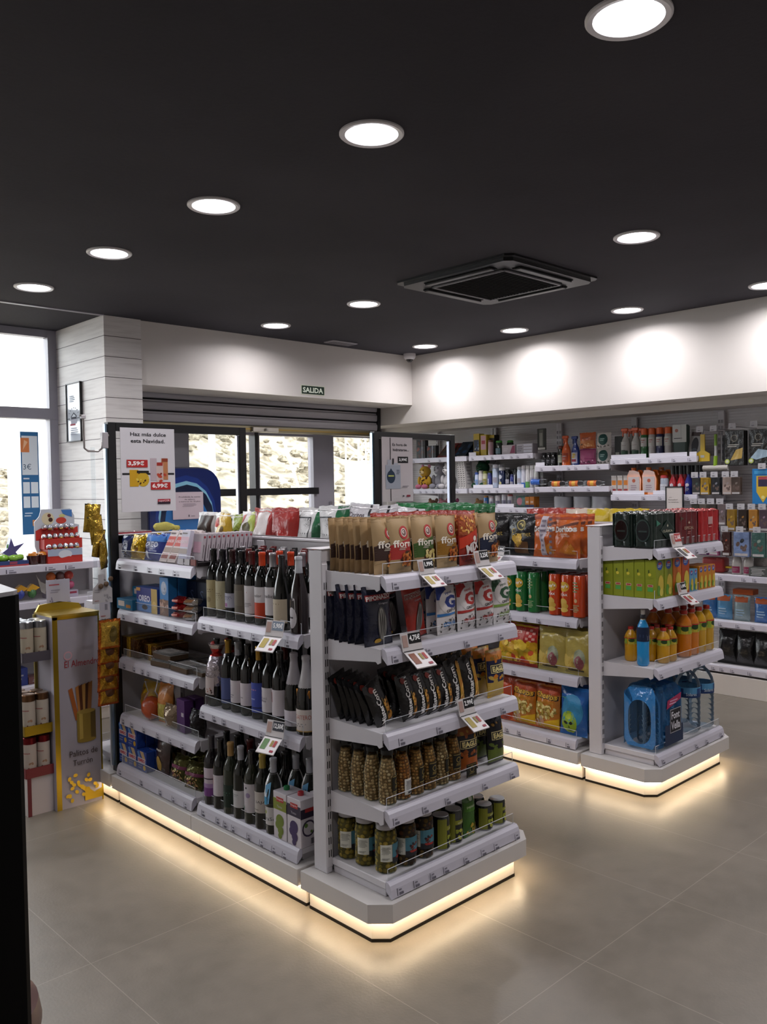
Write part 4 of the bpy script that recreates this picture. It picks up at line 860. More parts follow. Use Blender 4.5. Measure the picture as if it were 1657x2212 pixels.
# lowest wine shelf
zb = .226
row1 = [(3.385, dict(cap='3a363c', lab='b6aab4', z0=.04, h=.13, glass='10090e', deco=lb(('rect', 0, 0, 1, .3, '6a3a78'), ('rect', 0, .3, 1, .45, '9478a0'), ('rect', .2, .6, .9, .64, '2a242c'))), 'purple fading label'),
 (3.308, dict(cap='141315', lab='b8b2b8', z0=.06, h=.095, deco=lb(('rect', .08, .5, .34, .88, '7a2422'),)), 'white label with red square'),
 (3.226, dict(cap='9c7a48', lab='15261e', z0=.03, h=.1, glass='23291c', deco=lb(('bars', .2, .5, .8, .7, 2, '3a6050'),)), 'dark green label and cork coloured capsule'),
 (3.146, dict(cap='9c9ca4', lab='b4b4b6', z0=.05, h=.075, glass='11130c', deco=lb(('bars', .25, .6, .7, .8, 2, '8a8c90'),)), 'small white label and white capsule'),
 (3.062, dict(cap='141315', lab='b8b3b8', z0=.05, h=.125, glass='1c2014', deco=lb(('ell', .5, .85, .05, '1a1a20'), ('ell', .2, .5, .1, 'a83a5c'), ('ell', .6, .6, .12, '8a7c9a'), ('ell', .3, .15, .1, '5a7a6a'), ('text', 'ANGO', .4, .06, .05, '3a363a'))), 'white label dotted with pink and purple marks'),
 (2.983, dict(cap='8f7a2e', lab='aca6a0', z0=.07, h=.09, glass='0f120c', deco=lb(('text', 'TINAJA', .5, .5, .16, '2a2628', 0, .95), ('bars', .3, .1, .7, .2, 1, '77706a'))), 'yellow capsule and plain whitish label'),
 (2.905, dict(cap='a2a4ac', lab='b9b7b6', z0=.04, h=.075, glass='12150e', deco=lb(('text', 'MiraSol', .5, .35, .2, '3a3a3c', 0, .9), ('ell', .35, .7, .09, '8a9448'))), 'white cap and blue ribbon collar')]
for k, (y, kw, d_) in enumerate(row1):
    p = wine(**kw)
    if k == 6:
        b = MB(); b.lathe([(.017, .25), (.024, .235), (.034, .21), (.0395, .17), (.04, .13)], '4c8cc0', 'clearfilm', 16); P = Pt(b, cylS(.0385, .12, .11, 1.3), .05, .11, 'print', .002); P.poly([(.1, 0), (.7, .1), (.95, .95), (.4, .8)], '6aa4cc'); P.rect(.1, .05, .5, .35, '3a8ab0'); b.build('ribbon_collar', p)
        w7 = p
    put(p, (2.112, y, zb), -90+6, 'wine bottle with %s, lowest wine shelf' % d_, 'wine bottle', 'front row of bottles on the lowest wine shelf')
for k, y in enumerate([3.39, 3.30, 3.20, 3.11, 3.02, 2.94]):
    cc = (0, 0, 3, 2, 0, 0)[k]
    for q in range(2): put(capv[cc], (2.20+.08*q, y, zb), -90, '%s capsuled bottle behind the lowest shelf front row, %s row, %s from the left' % (capn[cc], ('second', 'third')[q], ORD[k]), 'wine bottle', 'rear rows of bottles on the lowest wine shelf')
for k, (x, y) in enumerate(((2.205, 2.87), (2.215, 2.79), (2.285, 2.72))): put(w7, (x, y, zb), -80, 'white capped bottle with blue collar behind the cartons, %s from the left' % ORD[k], 'wine bottle', 'white capped bottles behind the wine cartons')
def d_wc(c, c2):
    def f(P): P.rect(0, .62, 1, .86, c); P.rect(.25, .8, .8, .9, 'a83030'); P.text('Elegido', .52, .85, .045, 'e8dcd8', w=.48); P.ell(.5, .4, .3, c2); P.ell(.35, .3, .2, c2); P.ell(.55, .2, .22, c2); P.ell(.5, .08, .14, c2); P.text('Tinto', .5, .7, .05, 'b4b0b8', w=.4)
    return f
def d_sd(P):
    P.rect(0, .6, 1, .8, '2a2234'); P.rect(.25, .72, .8, .8, 'a83030')
    for r_ in (.38, .3): P.ell(.45, .38, r_, '3c3048' if r_ > .33 else 'c2bcc2')
    P.ell(.3, .45, .1, '5a7a38'); P.ell(.6, .3, .07, '5a7a38'); P.rect(.55, .04, .95, .16, '3a3640')
    for q in range(6): P.rect(.57+q*.06, .04, .585+q*.06, .16, 'c2bcc2', 1)
K1 = carton('wine_carton', .088, .09, .195, 'c2bcc2', d_wc('77802c', '68782c'), (d_sd, d_sd), cap=('1e7a44', -.01, 0))
K2 = carton('wine_carton', .088, .09, .195, 'c2bcc2', d_wc('2c2238', '3c2c58'), (d_sd, d_sd), cap=('a82830', -.01, 0))
put(K1, (2.125, 2.822, zb), -90, 'wine carton with green grapes and green cap, lowest shelf', 'carton', 'wine cartons'); put(K2, (2.125, 2.728, zb), -90, 'wine carton with purple grapes and red cap at the shelf end', 'carton', 'wine cartons')
put(K1, (2.22, 2.70, zb), -90, 'green capped wine carton behind the red capped one', 'carton', 'wine cartons')
card('price card with a silver price tag on the upper wine shelf', 2.05, 2.80, zw-.012, -78, '5,90€', pc='7c8898', s=1.15)
card('price card with a bottle picture on the middle wine shelf', 2.05, 2.81, zm-.012, -78, '12,50€', '5a7a50', pc='3a3c44', s=1.15)
# ================================================================ biscuit shelves
X0 = 2.135
def crumple(c1, c2, deco=None, m='foil', **k): return bag('sweet_bag', k.get('W', .1), k.get('H', .12), k.get('D', .07), c1, deco, m=m, seal=c2, seed=k.get('seed', 1), nu=10, nv=12, wob=.16)
zt = 1.317
ybag = crumple('b89420', 'c8a83a', m='shinyfoil', W=.14, H=.125, D=.06, seed=61, deco=lambda P: (P.ell(.3, .5, .1, 'e0c860'), P.blobs(.5, .2, .8, .6, 5, .06, ['7a4a20', 'e0d080'], 1)))
bbag = crumple('1c2858', '243a78', W=.12, H=.12, D=.06, seed=62, deco=lambda P: (P.text('G', .6, .5, .4, 'b8bcd0'), P.bars(.1, .1, .5, .3, 2, '6a78a8')))
put(bbag, (2.15, 4.215, zt), -90, 'navy sweet bag at the left end of the top biscuit shelf', 'sweet bag'); put(bbag, (2.25, 4.21, zt), -90, 'navy sweet bag behind the leftmost one', 'sweet bag')
for k in range(3): put(ybag, (2.14+.075*k, 4.10, zt+.002), -90+6*k, 'crumpled shiny yellow sweet bag, %s of three in depth' % ('front', 'middle', 'rear')[k], 'sweet bag', 'shiny yellow sweet bags', rx=-8)
ob = crumple('22307a', '2c5ca8', W=.2, H=.135, D=.06, seed=63, deco=lambda P: (P.reg(.72, .97, '2f64a8'), P.text('OREO', .5, .6, .2, 'c6cada', w=.62, bold=.03), P.ell(.3, .2, .1, 'b4b8c8'), P.bars(.4, .3, .9, .42, 1, '8a94c0')))
for k in range(2): put(ob, (2.15+.08*k, 3.945, zt), -90, 'blue biscuit bag with white lettering, %s one on the top shelf' % ('front', 'rear')[k], 'biscuit bag', 'blue biscuit bags', rx=-10)
def d_choc(c, c2):
    def f(P): P.rect(.05, .5, .95, .8, c); P.rect(.1, .1, .9, .25, c2); P.text('KINDER', .5, .65, .09, 'e6e0e0', w=.75); P.rect(.05, .3, .95, .45, '8c7a70'); P.bars(.1, .85, .9, .95, 1, '5a4a48')
    return f
Q1 = carton('chocolate_box', .075, .022, .17, 'c2b6b4', d_choc('b03c30', '7a3a34')); Q2 = carton('chocolate_box', .075, .022, .165, 'c4c0d0', d_choc('c8a0b0', 'b8b4cc'))
for k, y in enumerate((3.79, 3.71)):
    for q in range(3): put(Q1, (2.12+.04*q, y, zt+.002), -90, 'white and red chocolate box leaning back, %s column, %s' % (('left', 'right')[k], ('front', 'middle', 'rear')[q]), 'chocolate box', 'leaning white and red chocolate boxes', rx=-28)
Q3 = carton('chocolate_bar', .085, .019, .13, 'b7adb3', lambda P: P.rect(.1, .3, .9, .7, 'c8a0b0'), (None, lambda P: (P.ell(.5, .88, .3, '9a3440'), P.rect(.42, .1, .55, .6, '3a3436'))), bev=.001)
put(Q2, (2.12, 3.61, zt+.002), -90, 'lilac and pink chocolate box in front of the row of thin boxes', 'chocolate box', rx=-12)
for k in range(11): put(Q3, (2.165+.0265*k, 3.555, zt+.018), -90, 'thin white chocolate bar box, %s from the front of the slanted row' % ORD[k], 'chocolate bar', 'slanted row of thin chocolate boxes', rx=-9)
t = root('bar_display'); b = MB(); b.box(-.085, -.03, 0, .085, .30, .016, '1a1416', 'print'); b.box(-.085, -.034, 0, .085, -.03, .03, '201a1c', 'print'); b.build('tray', t)
for q in range(3): b = MB(); b.box(-.08+.056*q, -.037, .002, -.035+.056*q, -.0345, .03, ('bdb8bc', 'bdb8bc', '7a2a20')[q], 'print'); b.build('tag', t)
put(t, (2.145, 3.555, zt), -90, 'black tray with white tags under the slanted chocolate boxes', 'display tray')
# second shelf
z = 1.052
Tb = carton('biscuit_box', .17, .15, .055, '1c6488', lambda P: (P.rect(.1, .3, .5, .8, 'c0b0a8'), P.rect(.6, .2, .9, .5, 'b07838'))); put(Tb, (2.17, 4.17, z), -90, 'flat teal biscuit box at the left of the second shelf', 'biscuit box'); put(Tb, (2.26, 4.16, z+.055), -84, 'second teal box stacked behind the flat one', 'biscuit box'); 
put(Tb, (2.30, 4.16, z), -90, 'teal box lying behind the flat front one', 'biscuit box')
def d_oreo(P): P.rect(0, .5, .72, 1, '2a2c78'); P.reg(.02, .5, '4878b8', 0, .72); P.text('OREO', .38, .56, .26, 'd2cfe0', w=.55, bold=.04); P.ell(.4, .2, .14, '2a1c1c', ry=.1); P.rect(.72, 0, 1, 1, 'b89a50'); P.ell(.86, .35, .09, 'd0b068'); P.rect(.0, .85, .2, .98, 'c08838')
Oz = carton('biscuit_box', .215, .06, .125, '34509c', d_oreo)
put(Oz, (2.15, 3.975, z), -90, 'blue biscuit box with white lettering and a yellow end panel', 'biscuit box'); put(Oz, (2.22, 3.975, z), -90, 'identical blue biscuit box behind the front one', 'biscuit box')
Bt = carton('cookie_box', .085, .05, .19, '2c78b8', lambda P: (P.ell(.5, .72, .32, 'a8b4c8', ry=.18), P.blobs(.35, .6, .65, .85, 6, .08, ['7888a0', 'c0c8d8'], 2), P.rect(0, 0, 1, .42, '7a5a4c'), P.blobs(.05, .04, .95, .4, 16, .12, ['a8806a', '8a6450', 'b89888'], 7)))
for q in range(3): put(Bt, (2.145+.055*q, 3.80, z), -90, 'tall light blue cookie box, %s' % ('front one', 'second in depth', 'third in depth')[q], 'cookie box', 'tall light blue cookie boxes')
Dt = carton('cookie_box', .085, .05, .17, '101c3a', lambda P: (P.text('S', .5, .6, .3, '5a6a90'), P.blobs(.2, .1, .8, .3, 6, .1, ['1a2848', '20202c'], 3)))
for k, y in enumerate((3.71, 3.62, 3.53)):
    for q in range(2): put(Dt, (2.25+.055*q, y, z), -90, 'dark navy cookie box, %s from the left, %s' % (ORD[k], ('front', 'rear')[q]), 'cookie box', 'dark navy cookie boxes')
Rp = bag('wafer_pack', .085, .035, .1, 'a02020', lambda P: P.rect(.2, .4, .8, .7, 'e09a90'), m='shinyfoil', seal='8a1a1a', seed=70, nu=8, nv=6); Wp = bag('wafer_pack', .085, .035, .1, 'a8a29e', lambda P: (P.rect(.1, .55, .9, .9, '7a5638'), P.rect(.1, .1, .9, .4, 'd8d8da')), m='shinyfoil', seal='8a7a70', seed=71, nu=8, nv=6)
for k, (p, y, nm) in enumerate(((Rp, 3.68, 'red'), (Wp, 3.575, 'silver'))):
    for q in range(3): put(p, (2.145+.0*q, y-.004*q, z+.035*q), -90, '%s foil wafer pack, %s of its stack' % (nm, ('bottom', 'middle', 'top')[q]), 'wafer pack', 'stacked foil wafer packs')
# third shelf
z = .792
t = root('gift_box'); b = MB(); b.box(-.09, -.02, 0, .09, .22, .1, '5a3a1c', 'shinyfoil', .008, 2); b.box(-.09, -.02, .098, .09, .22, .104, '8a6420', 'shinyfoil', .003); b.build('box', t)
b = MB(); b.box(-.018, -.024, 0, .018, .224, .108, 'b8901c', 'shinyfoil', .002); b.build('ribbon', t); put(t, (2.15, 4.20, z), -90, 'brown and gold foil gift box at the left of the third shelf', 'gift box')
put(t, (2.17, 4.02, z-.0), -90, 'darker foil gift box deeper on the third shelf', 'gift box', s=.78)
t = root('nougat_box'); b = MB(); b.box(-.085, -.055, 0, .085, .055, .028, '4a3826', 'print', .003); b.build('tray', t); b = MB(); b.box(-.087, -.057, .028, .087, .057, .036, 'a8a09a', 'clearfilm', .002); b.build('clear_lid', t)
b = MB(); b.box(-.055, -.035, .0365, .055, .035, .038, '9c9894', 'print'); P = Pt(b, lambda u, v, o: (-.055+.11*u, -.035+.07*v, .038+o), .11, .07); P.bars(.2, .3, .8, .7, 2, '6a6460'); b.build('label', t)
for k, (x, y, zz, rz) in enumerate(((2.16, 3.84, 0, -84), (2.16, 3.655, 0, -92), (2.29, 3.80, 0, -88), (2.30, 3.61, 0, -90), (2.165, 3.83, .037, -88), (2.17, 3.53, 0, -95))): put(t, (x, y, z+zz), rz, 'flat clear lidded nougat box on the third shelf, %s' % ('left front', 'right front', 'left rear', 'right rear', 'stacked on the left one', 'smallest at the right end')[k], 'nougat box', 'flat nougat boxes', s=.97 if k != 5 else .7)
# fourth shelf
z = .492
put(crumple('b8921c', 'c8a840', W=.17, H=.17, D=.09, seed=80, deco=lambda P: P.blobs(.3, .4, .7, .75, 6, .14, ['7a5420', '8a6428'], 3)), (2.20, 4.12, z), -90, 'yellow sweet bag standing at the left of the fourth shelf', 'sweet bag', rx=-6)
t = root('sweet_bag'); b = MB(); b.ball((0, 0, .06), .06, 'a84416', 'foil', 16, 12, (1, .9, 1), .15, 3); b.build('sweets', t); b = MB(); b.lathe([(.05, .08), (.035, .12), (.02, .145), (.03, .18), (.035, .2)], 'b8a8a0', 'clearfilm', 14); b.build('wrap_top', t); put(t, (2.145, 3.995, z), -90, 'round orange sweet bag tied at the top', 'sweet bag')
put(crumple('b87430', 'b86030', W=.12, H=.2, D=.07, seed=82, m='foil', deco=lambda P: (P.reg(.05, .5, 'a89a48'), P.blobs(.1, .1, .9, .5, 8, .1, ['3a3a20', 'c0b060'], 3), P.rect(.0, .2, .15, .4, '1a1412'))), (2.16, 3.885, z), -85, 'orange and green sweet bag with a twisted top', 'sweet bag', rx=-4)
put(crumple('8a7a68', '9a8c80', W=.11, H=.12, D=.07, seed=83, m='shinyfoil'), (2.135, 3.78, z), -90, 'clear sweet bag with brown sweets beside the purple box', 'sweet bag')
pu = carton('sweet_box', .085, .05, .16, '4c2a60', lambda P: (P.rect(.6, .5, .9, .62, 'b0a8b0'), P.rect(.05, .05, .4, .2, '1c1020'))); put(pu, (2.15, 3.675, z), -95, 'purple sweet box on the fourth shelf', 'sweet box'); put(pu, (2.21, 3.68, z), -90, 'second purple box behind the first', 'sweet box')
put(crumple('1c1a1c', '2a282a', W=.12, H=.13, D=.07, seed=84, m='shinyfoil'), (2.15, 3.56, z), -90, 'black shiny sweet bag right of the purple box', 'sweet bag')
# base shelf
z = .226
def d_bim(P): P.poly([(.3, .98), (.7, .98), (.95, .6), (.6, .6)], 'b8a078'); P.poly([(.0, .9), (.2, .98), (.45, .6), (.2, .6)], '5a84c0'); P.rect(.08, .42, .9, .66, 'c8c2ca'); P.text('BIMBO', .5, .54, .17, 'a8303a', w=.7, bold=.04); P.ell(.8, .22, .14, 'b8922c'); P.bars(.1, .1, .6, .35, 2, '7078a0')
Bm = carton('cake_pack', .095, .05, .105, '23408c', d_bim, m='foil')
for k, y in enumerate((4.225, 4.125, 4.025)):
    for q in range(3 if k < 2 else 2):
        for r_ in range(2 if k < 2 else 1): put(Bm, (2.12+.055*q, y, z+.106*r_), -90, 'blue and white cake pack, %s column, %s, %s' % (('left', 'middle', 'right')[k], ('lower', 'upper')[r_], ('front', 'second row', 'third row')[q]), 'cake pack', 'blue and white cake packs')
br = crumple('35201c', '4a2c24', W=.13, H=.19, D=.06, seed=90, deco=lambda P: (P.ell(.5, .3, .17, 'a88840', ry=.2), P.bars(.2, .6, .8, .7, 1, 'b0a8a0'))); put(br, (2.15, 3.91, z), -90, 'dark brown bag with a big almond picture', 'nut bag', rx=-5); put(br, (2.24, 3.91, z), -90, 'dark brown nut bag behind the almond one', 'nut bag', rx=-5)
nb = crumple('4c4a24', '5a5a2c', W=.13, H=.13, D=.08, seed=91, m='shinyfoil', deco=lambda P: (P.blobs(.1, .05, .9, .45, 40, .05, ['a88850', '8a6a3c', '5a2838', 'c0a068'], 3), P.reg(.5, .62, '6a2a48')))
for k, (x, y) in enumerate(((2.15, 3.75), (2.14, 3.60), (2.24, 3.74), (2.24, 3.60))): put(nb, (x, y, z), -90+8*k, 'olive and silver bag of mixed nuts on the base shelf, %s' % ('front left', 'front right', 'rear left', 'rear right')[k], 'nut bag', 'bags of mixed nuts', rx=-14)

# ================================================================ tops of bags on the far side of the front gondola
def top_bag(c1, c2, deco, seed, W=.19, H=.31, m='foil'): return bag('crisp_bag', W, H, .08, c1, deco, m=m, seal=c2, seed=seed, nu=14, nv=18, wob=.3, top=.06)
def top2(f): return f
T_ = [top_bag('b4b0ae', 'c4c0be', lambda P: (P.reg(.3, .93, '33221a', .2, .9),), 101), 
 top_bag(lambda u, v: '7a8c34' if (u+v*.3) % 1 > .45 else 'c2c0bc', 'c4c2be', lambda P: P.blobs(.2, .6, .9, .92, 12, .1, ['2c3a18', '8a9a44', 'b0b870'], 2), 102),
 top_bag(lambda u, v: 'b8962c' if u > .35 else 'c6c2bc', 'c8c4c0', lambda P: (P.ell(.3, .82, .14, 'a83a30'), P.ell(.7, .7, .09, '5a4418')), 103),
 top_bag(lambda u, v: 'c6c2c0' if u < .55 else '9aa84a', 'cac6c4', lambda P: (P.ell(.25, .85, .16, 'a83a30'), P.ell(.6, .7, .18, '4a4424')), 104),
 top_bag(lambda u, v: 'c2bab8' if .2 < u < .8 else '8f2a28', 'a84a44', None, 105), top_bag('8c2622', '9a3a34', None, 106),
 top_bag(lambda u, v: '1c5434' if u > .62 else 'b2b2b2', 'b8b8b8', lambda P: (P.rect(.08, .2, .55, .85, '20242a'), P.rect(.1, .22, .53, .83, 'b2b2b2')), 107),
 top_bag(lambda u, v: '17181c' if .72 < u < .8 or .84 < u < .88 else 'a8a6aa', 'b2b0b2', lambda P: P.text('Doritos', .35, .85, .07, '3a2430', w=.5), 108)]
cols = [(4.17, (0, 1, 1), .31), (3.98, (2, 1, 1), .31), (3.79, (3, 2, 1), .32), (3.605, (4, 4, 3), .335), (3.43, (5, 4, 5), .34), (3.245, (6, 6, 5), .345), (3.05, (6, 7, 7), .355), (2.85, (7, 7, 7), .365)]
tn = ['brown and white', 'green and white', 'yellow and white', 'white with red oval', 'silver and red striped', 'dark red', 'silver and green lined', 'silver with black stripes']
for k, (y, cc, h) in enumerate(cols):
    for q, x in enumerate((2.60, 2.715, 2.83)):
        c = cc[q]; put(T_[c], (x, y+.012*sin(k*3+q), 1.247), -90+8*sin(k*5.3+q*2), '%s crisp bag behind the ledge, %s from the left, %s' % (tn[c], ORD[k], ('near the ledge', 'middle', 'outer')[q]), 'crisp bag', 'crisp bags behind the wine ledge', rx=-3+5*sin(k*2.2+q), ry=6*sin(k*3.1+q*2), s=(h-.012*q)/.31*.97)
# flat items on the hidden far end unit
b = MB(); b.box(-.1, -.06, 0, .1, .06, .012, 'a89898', 'shinyfoil', .004); P = Pt(b, lambda u, v, o: (-.1+.2*u, -.0602-o, .012*v), .2, .012, 'print'); P.rect(0, 0, 1, .6, '8a2a34'); o = b.build('foil_tray'); put(o, (2.25, 4.39, 1.441), 0, 'flat red and silver pack lying on the far end ledge', 'pack')
b = MB(); b.ball((0, 0, .025), .03, 'b8ac5c', 'plush', 12, 8, (2.2, 1, .9), .3, 2); b.ball((.07, 0, .015), .02, 'a89c50', 'plush', 10, 7, (1.6, 1, .8), .3, 5); o = b.build('yellow_packet'); put(o, (2.46, 4.39, 1.441), 0, 'crumpled pale yellow packet on the far end ledge', 'packet')

# ================================================================ rear gondola: crisps side
zc = 1.247
def d_gour(P):
    P.ell(.5, .74, .15, 'a89858', ry=.13); P.ell(.5, .74, .12, '2a261c', ry=.1); P.ell(.47, .76, .04, 'b8a868'); P.ell(.54, .73, .04, 'b8a868'); P.text('Gourmet', .5, .52, .12, 'bca45c', w=.6, rot=.04); P.ell(.24, .6, .06, 'bca45c'); P.ell(.25, .595, .045, '121214')
    P.rect(.28, .05, .72, .34, '5a3c20'); P.blobs(.32, .25, .68, .45, 7, .11, ['a8842c', 'c09a3c', '8a6420'], 4)
Gm = top_bag('121214', '1c1a18', d_gour, 111, W=.235, H=.245)
for q in range(3): put(Gm, (4.14+.075*q, 3.115, zc), -90, 'black crisp bag with gold script, %s of the right column' % ('front', 'middle', 'rear')[q], 'crisp bag', 'black crisp bags with gold script', rx=-4)
for q in range(3): put(Gm, (4.14+.075*q, 3.34, zc), -78, 'black crisp bag with gold script, %s of the left column' % ('front', 'middle', 'rear')[q], 'crisp bag', 'black crisp bags with gold script', rx=-4)
def d_dor(P): P.reg(.88, .95, '8a3418'); P.poly([(.1, .62), (.95, .78), (.95, .84), (.1, .68)], '5a2a18'); P.text('Doritos', .5, .66, .14, 'd8d2cc', w=.86, bold=.05, rot=.05); P.bars(.35, .52, .75, .57, 1, 'c8a890'); P.poly([(.25, .12), (.6, .42), (.78, .1)], 'a85c14'); P.poly([(.45, .1), (.75, .34), (.9, .08)], 'b87424'); P.text('TEX-MEX', .55, .5, .04, 'd8c8b8', w=.35)
Do = top_bag('b4561c', 'b04a20', d_dor, 112, W=.175, H=.25)
Ds = top_bag('b4561c', 'b04a20', lambda P: (d_dor(P), P.rect(.36, .03, .62, .97, 'a8a0a8', 2), P.bars(.4, .1, .58, .9, 7, '6a6270')), 113, W=.175, H=.25)
for k, (p, y) in enumerate(((Ds, 2.945), (Do, 2.80))):
    for q in range(3): put(p, (4.13+.07*q, y, zc), -90+3*k, 'orange tortilla crisp bag, %s column, %s' % (('banded left', 'right')[k], ('front', 'middle', 'rear')[q]), 'crisp bag', 'orange tortilla crisp bags', rx=-4)
b = MB(); b.box(-.014, -.004, 0, .014, 0, .25, 'a8a0a8', 'clearfilm', .001); P = Pt(b, lambda u, v, o: (-.014+.028*u, -.004-o, .25*v), .028, .25); P.bars(.1, .05, .9, .95, 7, '6a6270'); o = b.build('hanging_strip'); put(o, (4.075, 2.868, zc+.002), -90, 'white printed strip hanging between the two orange bags', 'strip', rx=0)
for k, (p, zf, nm) in enumerate(((Gm, .912, 'black and gold'), (Do, .577, 'orange tortilla crisp'), (Gm, .228, 'black and gold'))):
    for q in range(4): put(p, (4.15, 3.58+.185*q, zf), -90, '%s bag, %s from the right on the farther crisps unit, %s shelf' % (nm, ORD[q], ('third', 'second', 'lowest')[k]), 'crisp bag', 'bags on the farther crisps unit', rx=-4)
Gn = top_bag('1c5c30', '2a7c40', lambda P: (P.reg(.5, .8, 'a83428'), P.ell(.5, .6, .3, 'c0aa68', ry=.15)), 114, W=.19, H=.305, m='foil'); Gn2 = top_bag('1a6034', '2c7a44', None, 115, W=.18, H=.31)
for k, y in enumerate((3.575, 3.765, 3.955, 4.145)):
    for q in range(3): put((Gn, Gn2)[k % 2], (4.14+.085*q, y, zc), -90+10*sin(k*2+q), 'shiny green crisp bag behind the near end snacks, %s from the right, %s' % (ORD[k], ('front', 'middle', 'rear')[q]), 'crisp bag', 'green crisp bags on the rear gondola', rx=-5+3*sin(k+q), ry=4*sin(k*3))
def d_lay(P): P.ell(.5, .74, .42, 'c09a30', ry=.13); P.poly([(.1, .7), (.9, .75), (.9, .8), (.1, .76)], 'a8302c'); P.text("Lay's", .5, .745, .1, 'e0dcd8', w=.66, bold=.03, rot=.08); P.text('STAX', .5, .53, .06, 'd8d4cc', w=.6, bold=.02); P.ell(.45, .34, .3, 'c0a04c', ry=.1); P.ell(.55, .24, .3, 'b8943c', ry=.08); P.ell(.5, .14, .33, 'c8a850', ry=.06)
def d_bk(P): P.ell(.5, .4, .14, 'b89a70', ry=.05); P.bars(.2, .1, .8, .3, 5, '8a9a70'); P.bars(.2, .6, .8, .9, 4, '7a8a60')
Lg = can('crisp_tube', .037, .24, '1c6430', d_lay, 2.2, '24552c'); Lb = can('crisp_tube', .037, .24, '1c6430', d_bk, 2.0, '24552c'); Lo = can('crisp_tube', .037, .24, 'b03c14', d_lay, 2.2, '8a2c14'); Lob = can('crisp_tube', .037, .24, 'b03c14', d_bk, 2.0, '8a2c14')
zl = .912
for k, (p, y, nm) in enumerate(((Lg, 3.125, 'green crisp tube with logo facing out'), (Lb, 3.035, 'green crisp tube turned to its back label'), (Lo, 2.885, 'orange red crisp tube, left one'), (Lo, 2.80, 'orange red crisp tube, middle one'), (Lob, 2.72, 'orange red tube turned away, beside the upright'), (Lg, 3.21, 'green crisp tube farthest left'))):
    for q in range(3): put(p, (4.135+.078*q, y, zl), -90-6, '%s, %s' % (nm, ('front row', 'second row', 'third row')[q]), 'crisp tube', 'crisp tubes on the rear gondola')
for q in range(2): put(Gm, (4.17+.08*q, 3.35, zl), -90, 'black gold lettered bag %s beside the green tubes' % ('standing', 'second in depth')[q], 'crisp bag', 'black bags beside the tubes')
zk = .577
def d_sa(P):
    P.reg(.55, .95, 'a0241c'); P.rect(.2, .6, .72, .92, 'b06058'); P.text('Santa', .45, .83, .1, 'd8c8c0', w=.42, rot=.1); P.text('ana', .45, .68, .12, 'a0241c', w=.4, bold=.04)
    for i in range(5):
        for j in range(3): 
            if (i+j) % 2: P.rect(.76+.07*j, .58+.07*i, .82+.07*j, .64+.07*i, 'c89088', 1)
    P.blobs(.05, .12, .95, .55, 26, .1, ['c8a018', 'd8b83c', 'b88c14'], 3); P.blobs(.4, .05, .9, .35, 5, .09, ['a83418', 'c05028'], 9); P.reg(.0, .08, '9a2c24')
Sa = top_bag('a89018', 'a83428', d_sa, 121, W=.3, H=.245)
def d_ye(P): P.bars(.1, .78, .5, .84, 1, '8a7c48'); P.blobs(.1, .1, .45, .5, 10, .12, ['a88c3c', 'b8a050'], 4); P.ell(.62, .4, .2, '8a9078', ry=.2); P.ell(.62, .3, .15, '7a4048', ry=.16); P.rect(.2, .1, .75, .13, '2c261c')
Ye = top_bag('a09048', 'a89c5c', d_ye, 122, W=.2, H=.255)
for q in range(2): put(Sa, (4.15+.09*q, 3.175, zk), -90, 'red and yellow crisp bag with checked edge, %s' % ('front', 'rear')[q], 'crisp bag', 'red checked crisp bags', rx=-4)
for k, y in enumerate((2.915, 2.735)):
    for q in range(2): put(Ye, (4.14+.09*q, y, zk), -90, 'dull yellow crisp bag, %s column, %s' % (('left', 'right')[k], ('front', 'rear')[q]), 'crisp bag', 'dull yellow crisp bags', rx=-4)
z = .228
def d_che(P): P.reg(.8, .95, '9a3c18'); P.text('Cheetos', .5, .76, .15, '1c1412', w=.96, bold=.09, rot=-.05); P.text('Cheetos', .5, .765, .13, 'c89c2c', w=.88, bold=.03, rot=-.05); P.text('Gustosines', .55, .63, .06, 'b88820', w=.62); P.blobs(.1, .25, .9, .58, 55, .07, ['c8b468', 'a89040', 'dccc8c', '8a7430'], 5); P.reg(.05, lambda u: .1+.18*u, 'c8a018', .2, 1); P.blobs(.03, .08, .4, .3, 8, .08, ['c09078', 'b8a48c'], 2)
Ch = top_bag('b06c20', 'a84418', d_che, 131, W=.17, H=.262)
def d_mask(P): P.ell(.5, .52, .42, '2c7ca8', ry=.34); P.ell(.42, .28, .3, '8aa828', ry=.235); P.ell(.33, .27, .07, '18201c', ry=.035, rot=-.4); P.ell(.52, .27, .07, '18201c', ry=.035, rot=.4); P.poly([(.4, .16), (.46, .16), (.43, .22)], '18201c'); P.bars(.35, .1, .55, .12, 1, '18201c'); P.ell(.43, .4, .1, 'a8b83c', ry=.06); P.bars(.1, .75, .4, .8, 1, '3a8a78')
Bl = top_bag('14549c', '1c64ac', d_mask, 132, W=.185, H=.275); Or = top_bag('a83c18', 'a84a20', lambda P: P.blobs(.1, .1, .9, .5, 8, .12, ['c8601c', 'a82c18'], 3), 133, W=.15, H=.26)
for k, (p, y, nm) in enumerate(((Or, 3.275, 'orange red puffs bag at the left'), (Ch, 3.115, 'left orange and yellow puffs bag'), (Ch, 2.945, 'right orange and yellow puffs bag'), (Bl, 2.765, 'blue bag with a green mask'))):
    for q in range(2): put(p, (4.13+.09*q, y, z), -90, '%s on the lowest crisps shelf, %s' % (nm, ('front', 'rear')[q]), 'crisp bag', 'bags on the lowest crisps shelf', rx=-4)
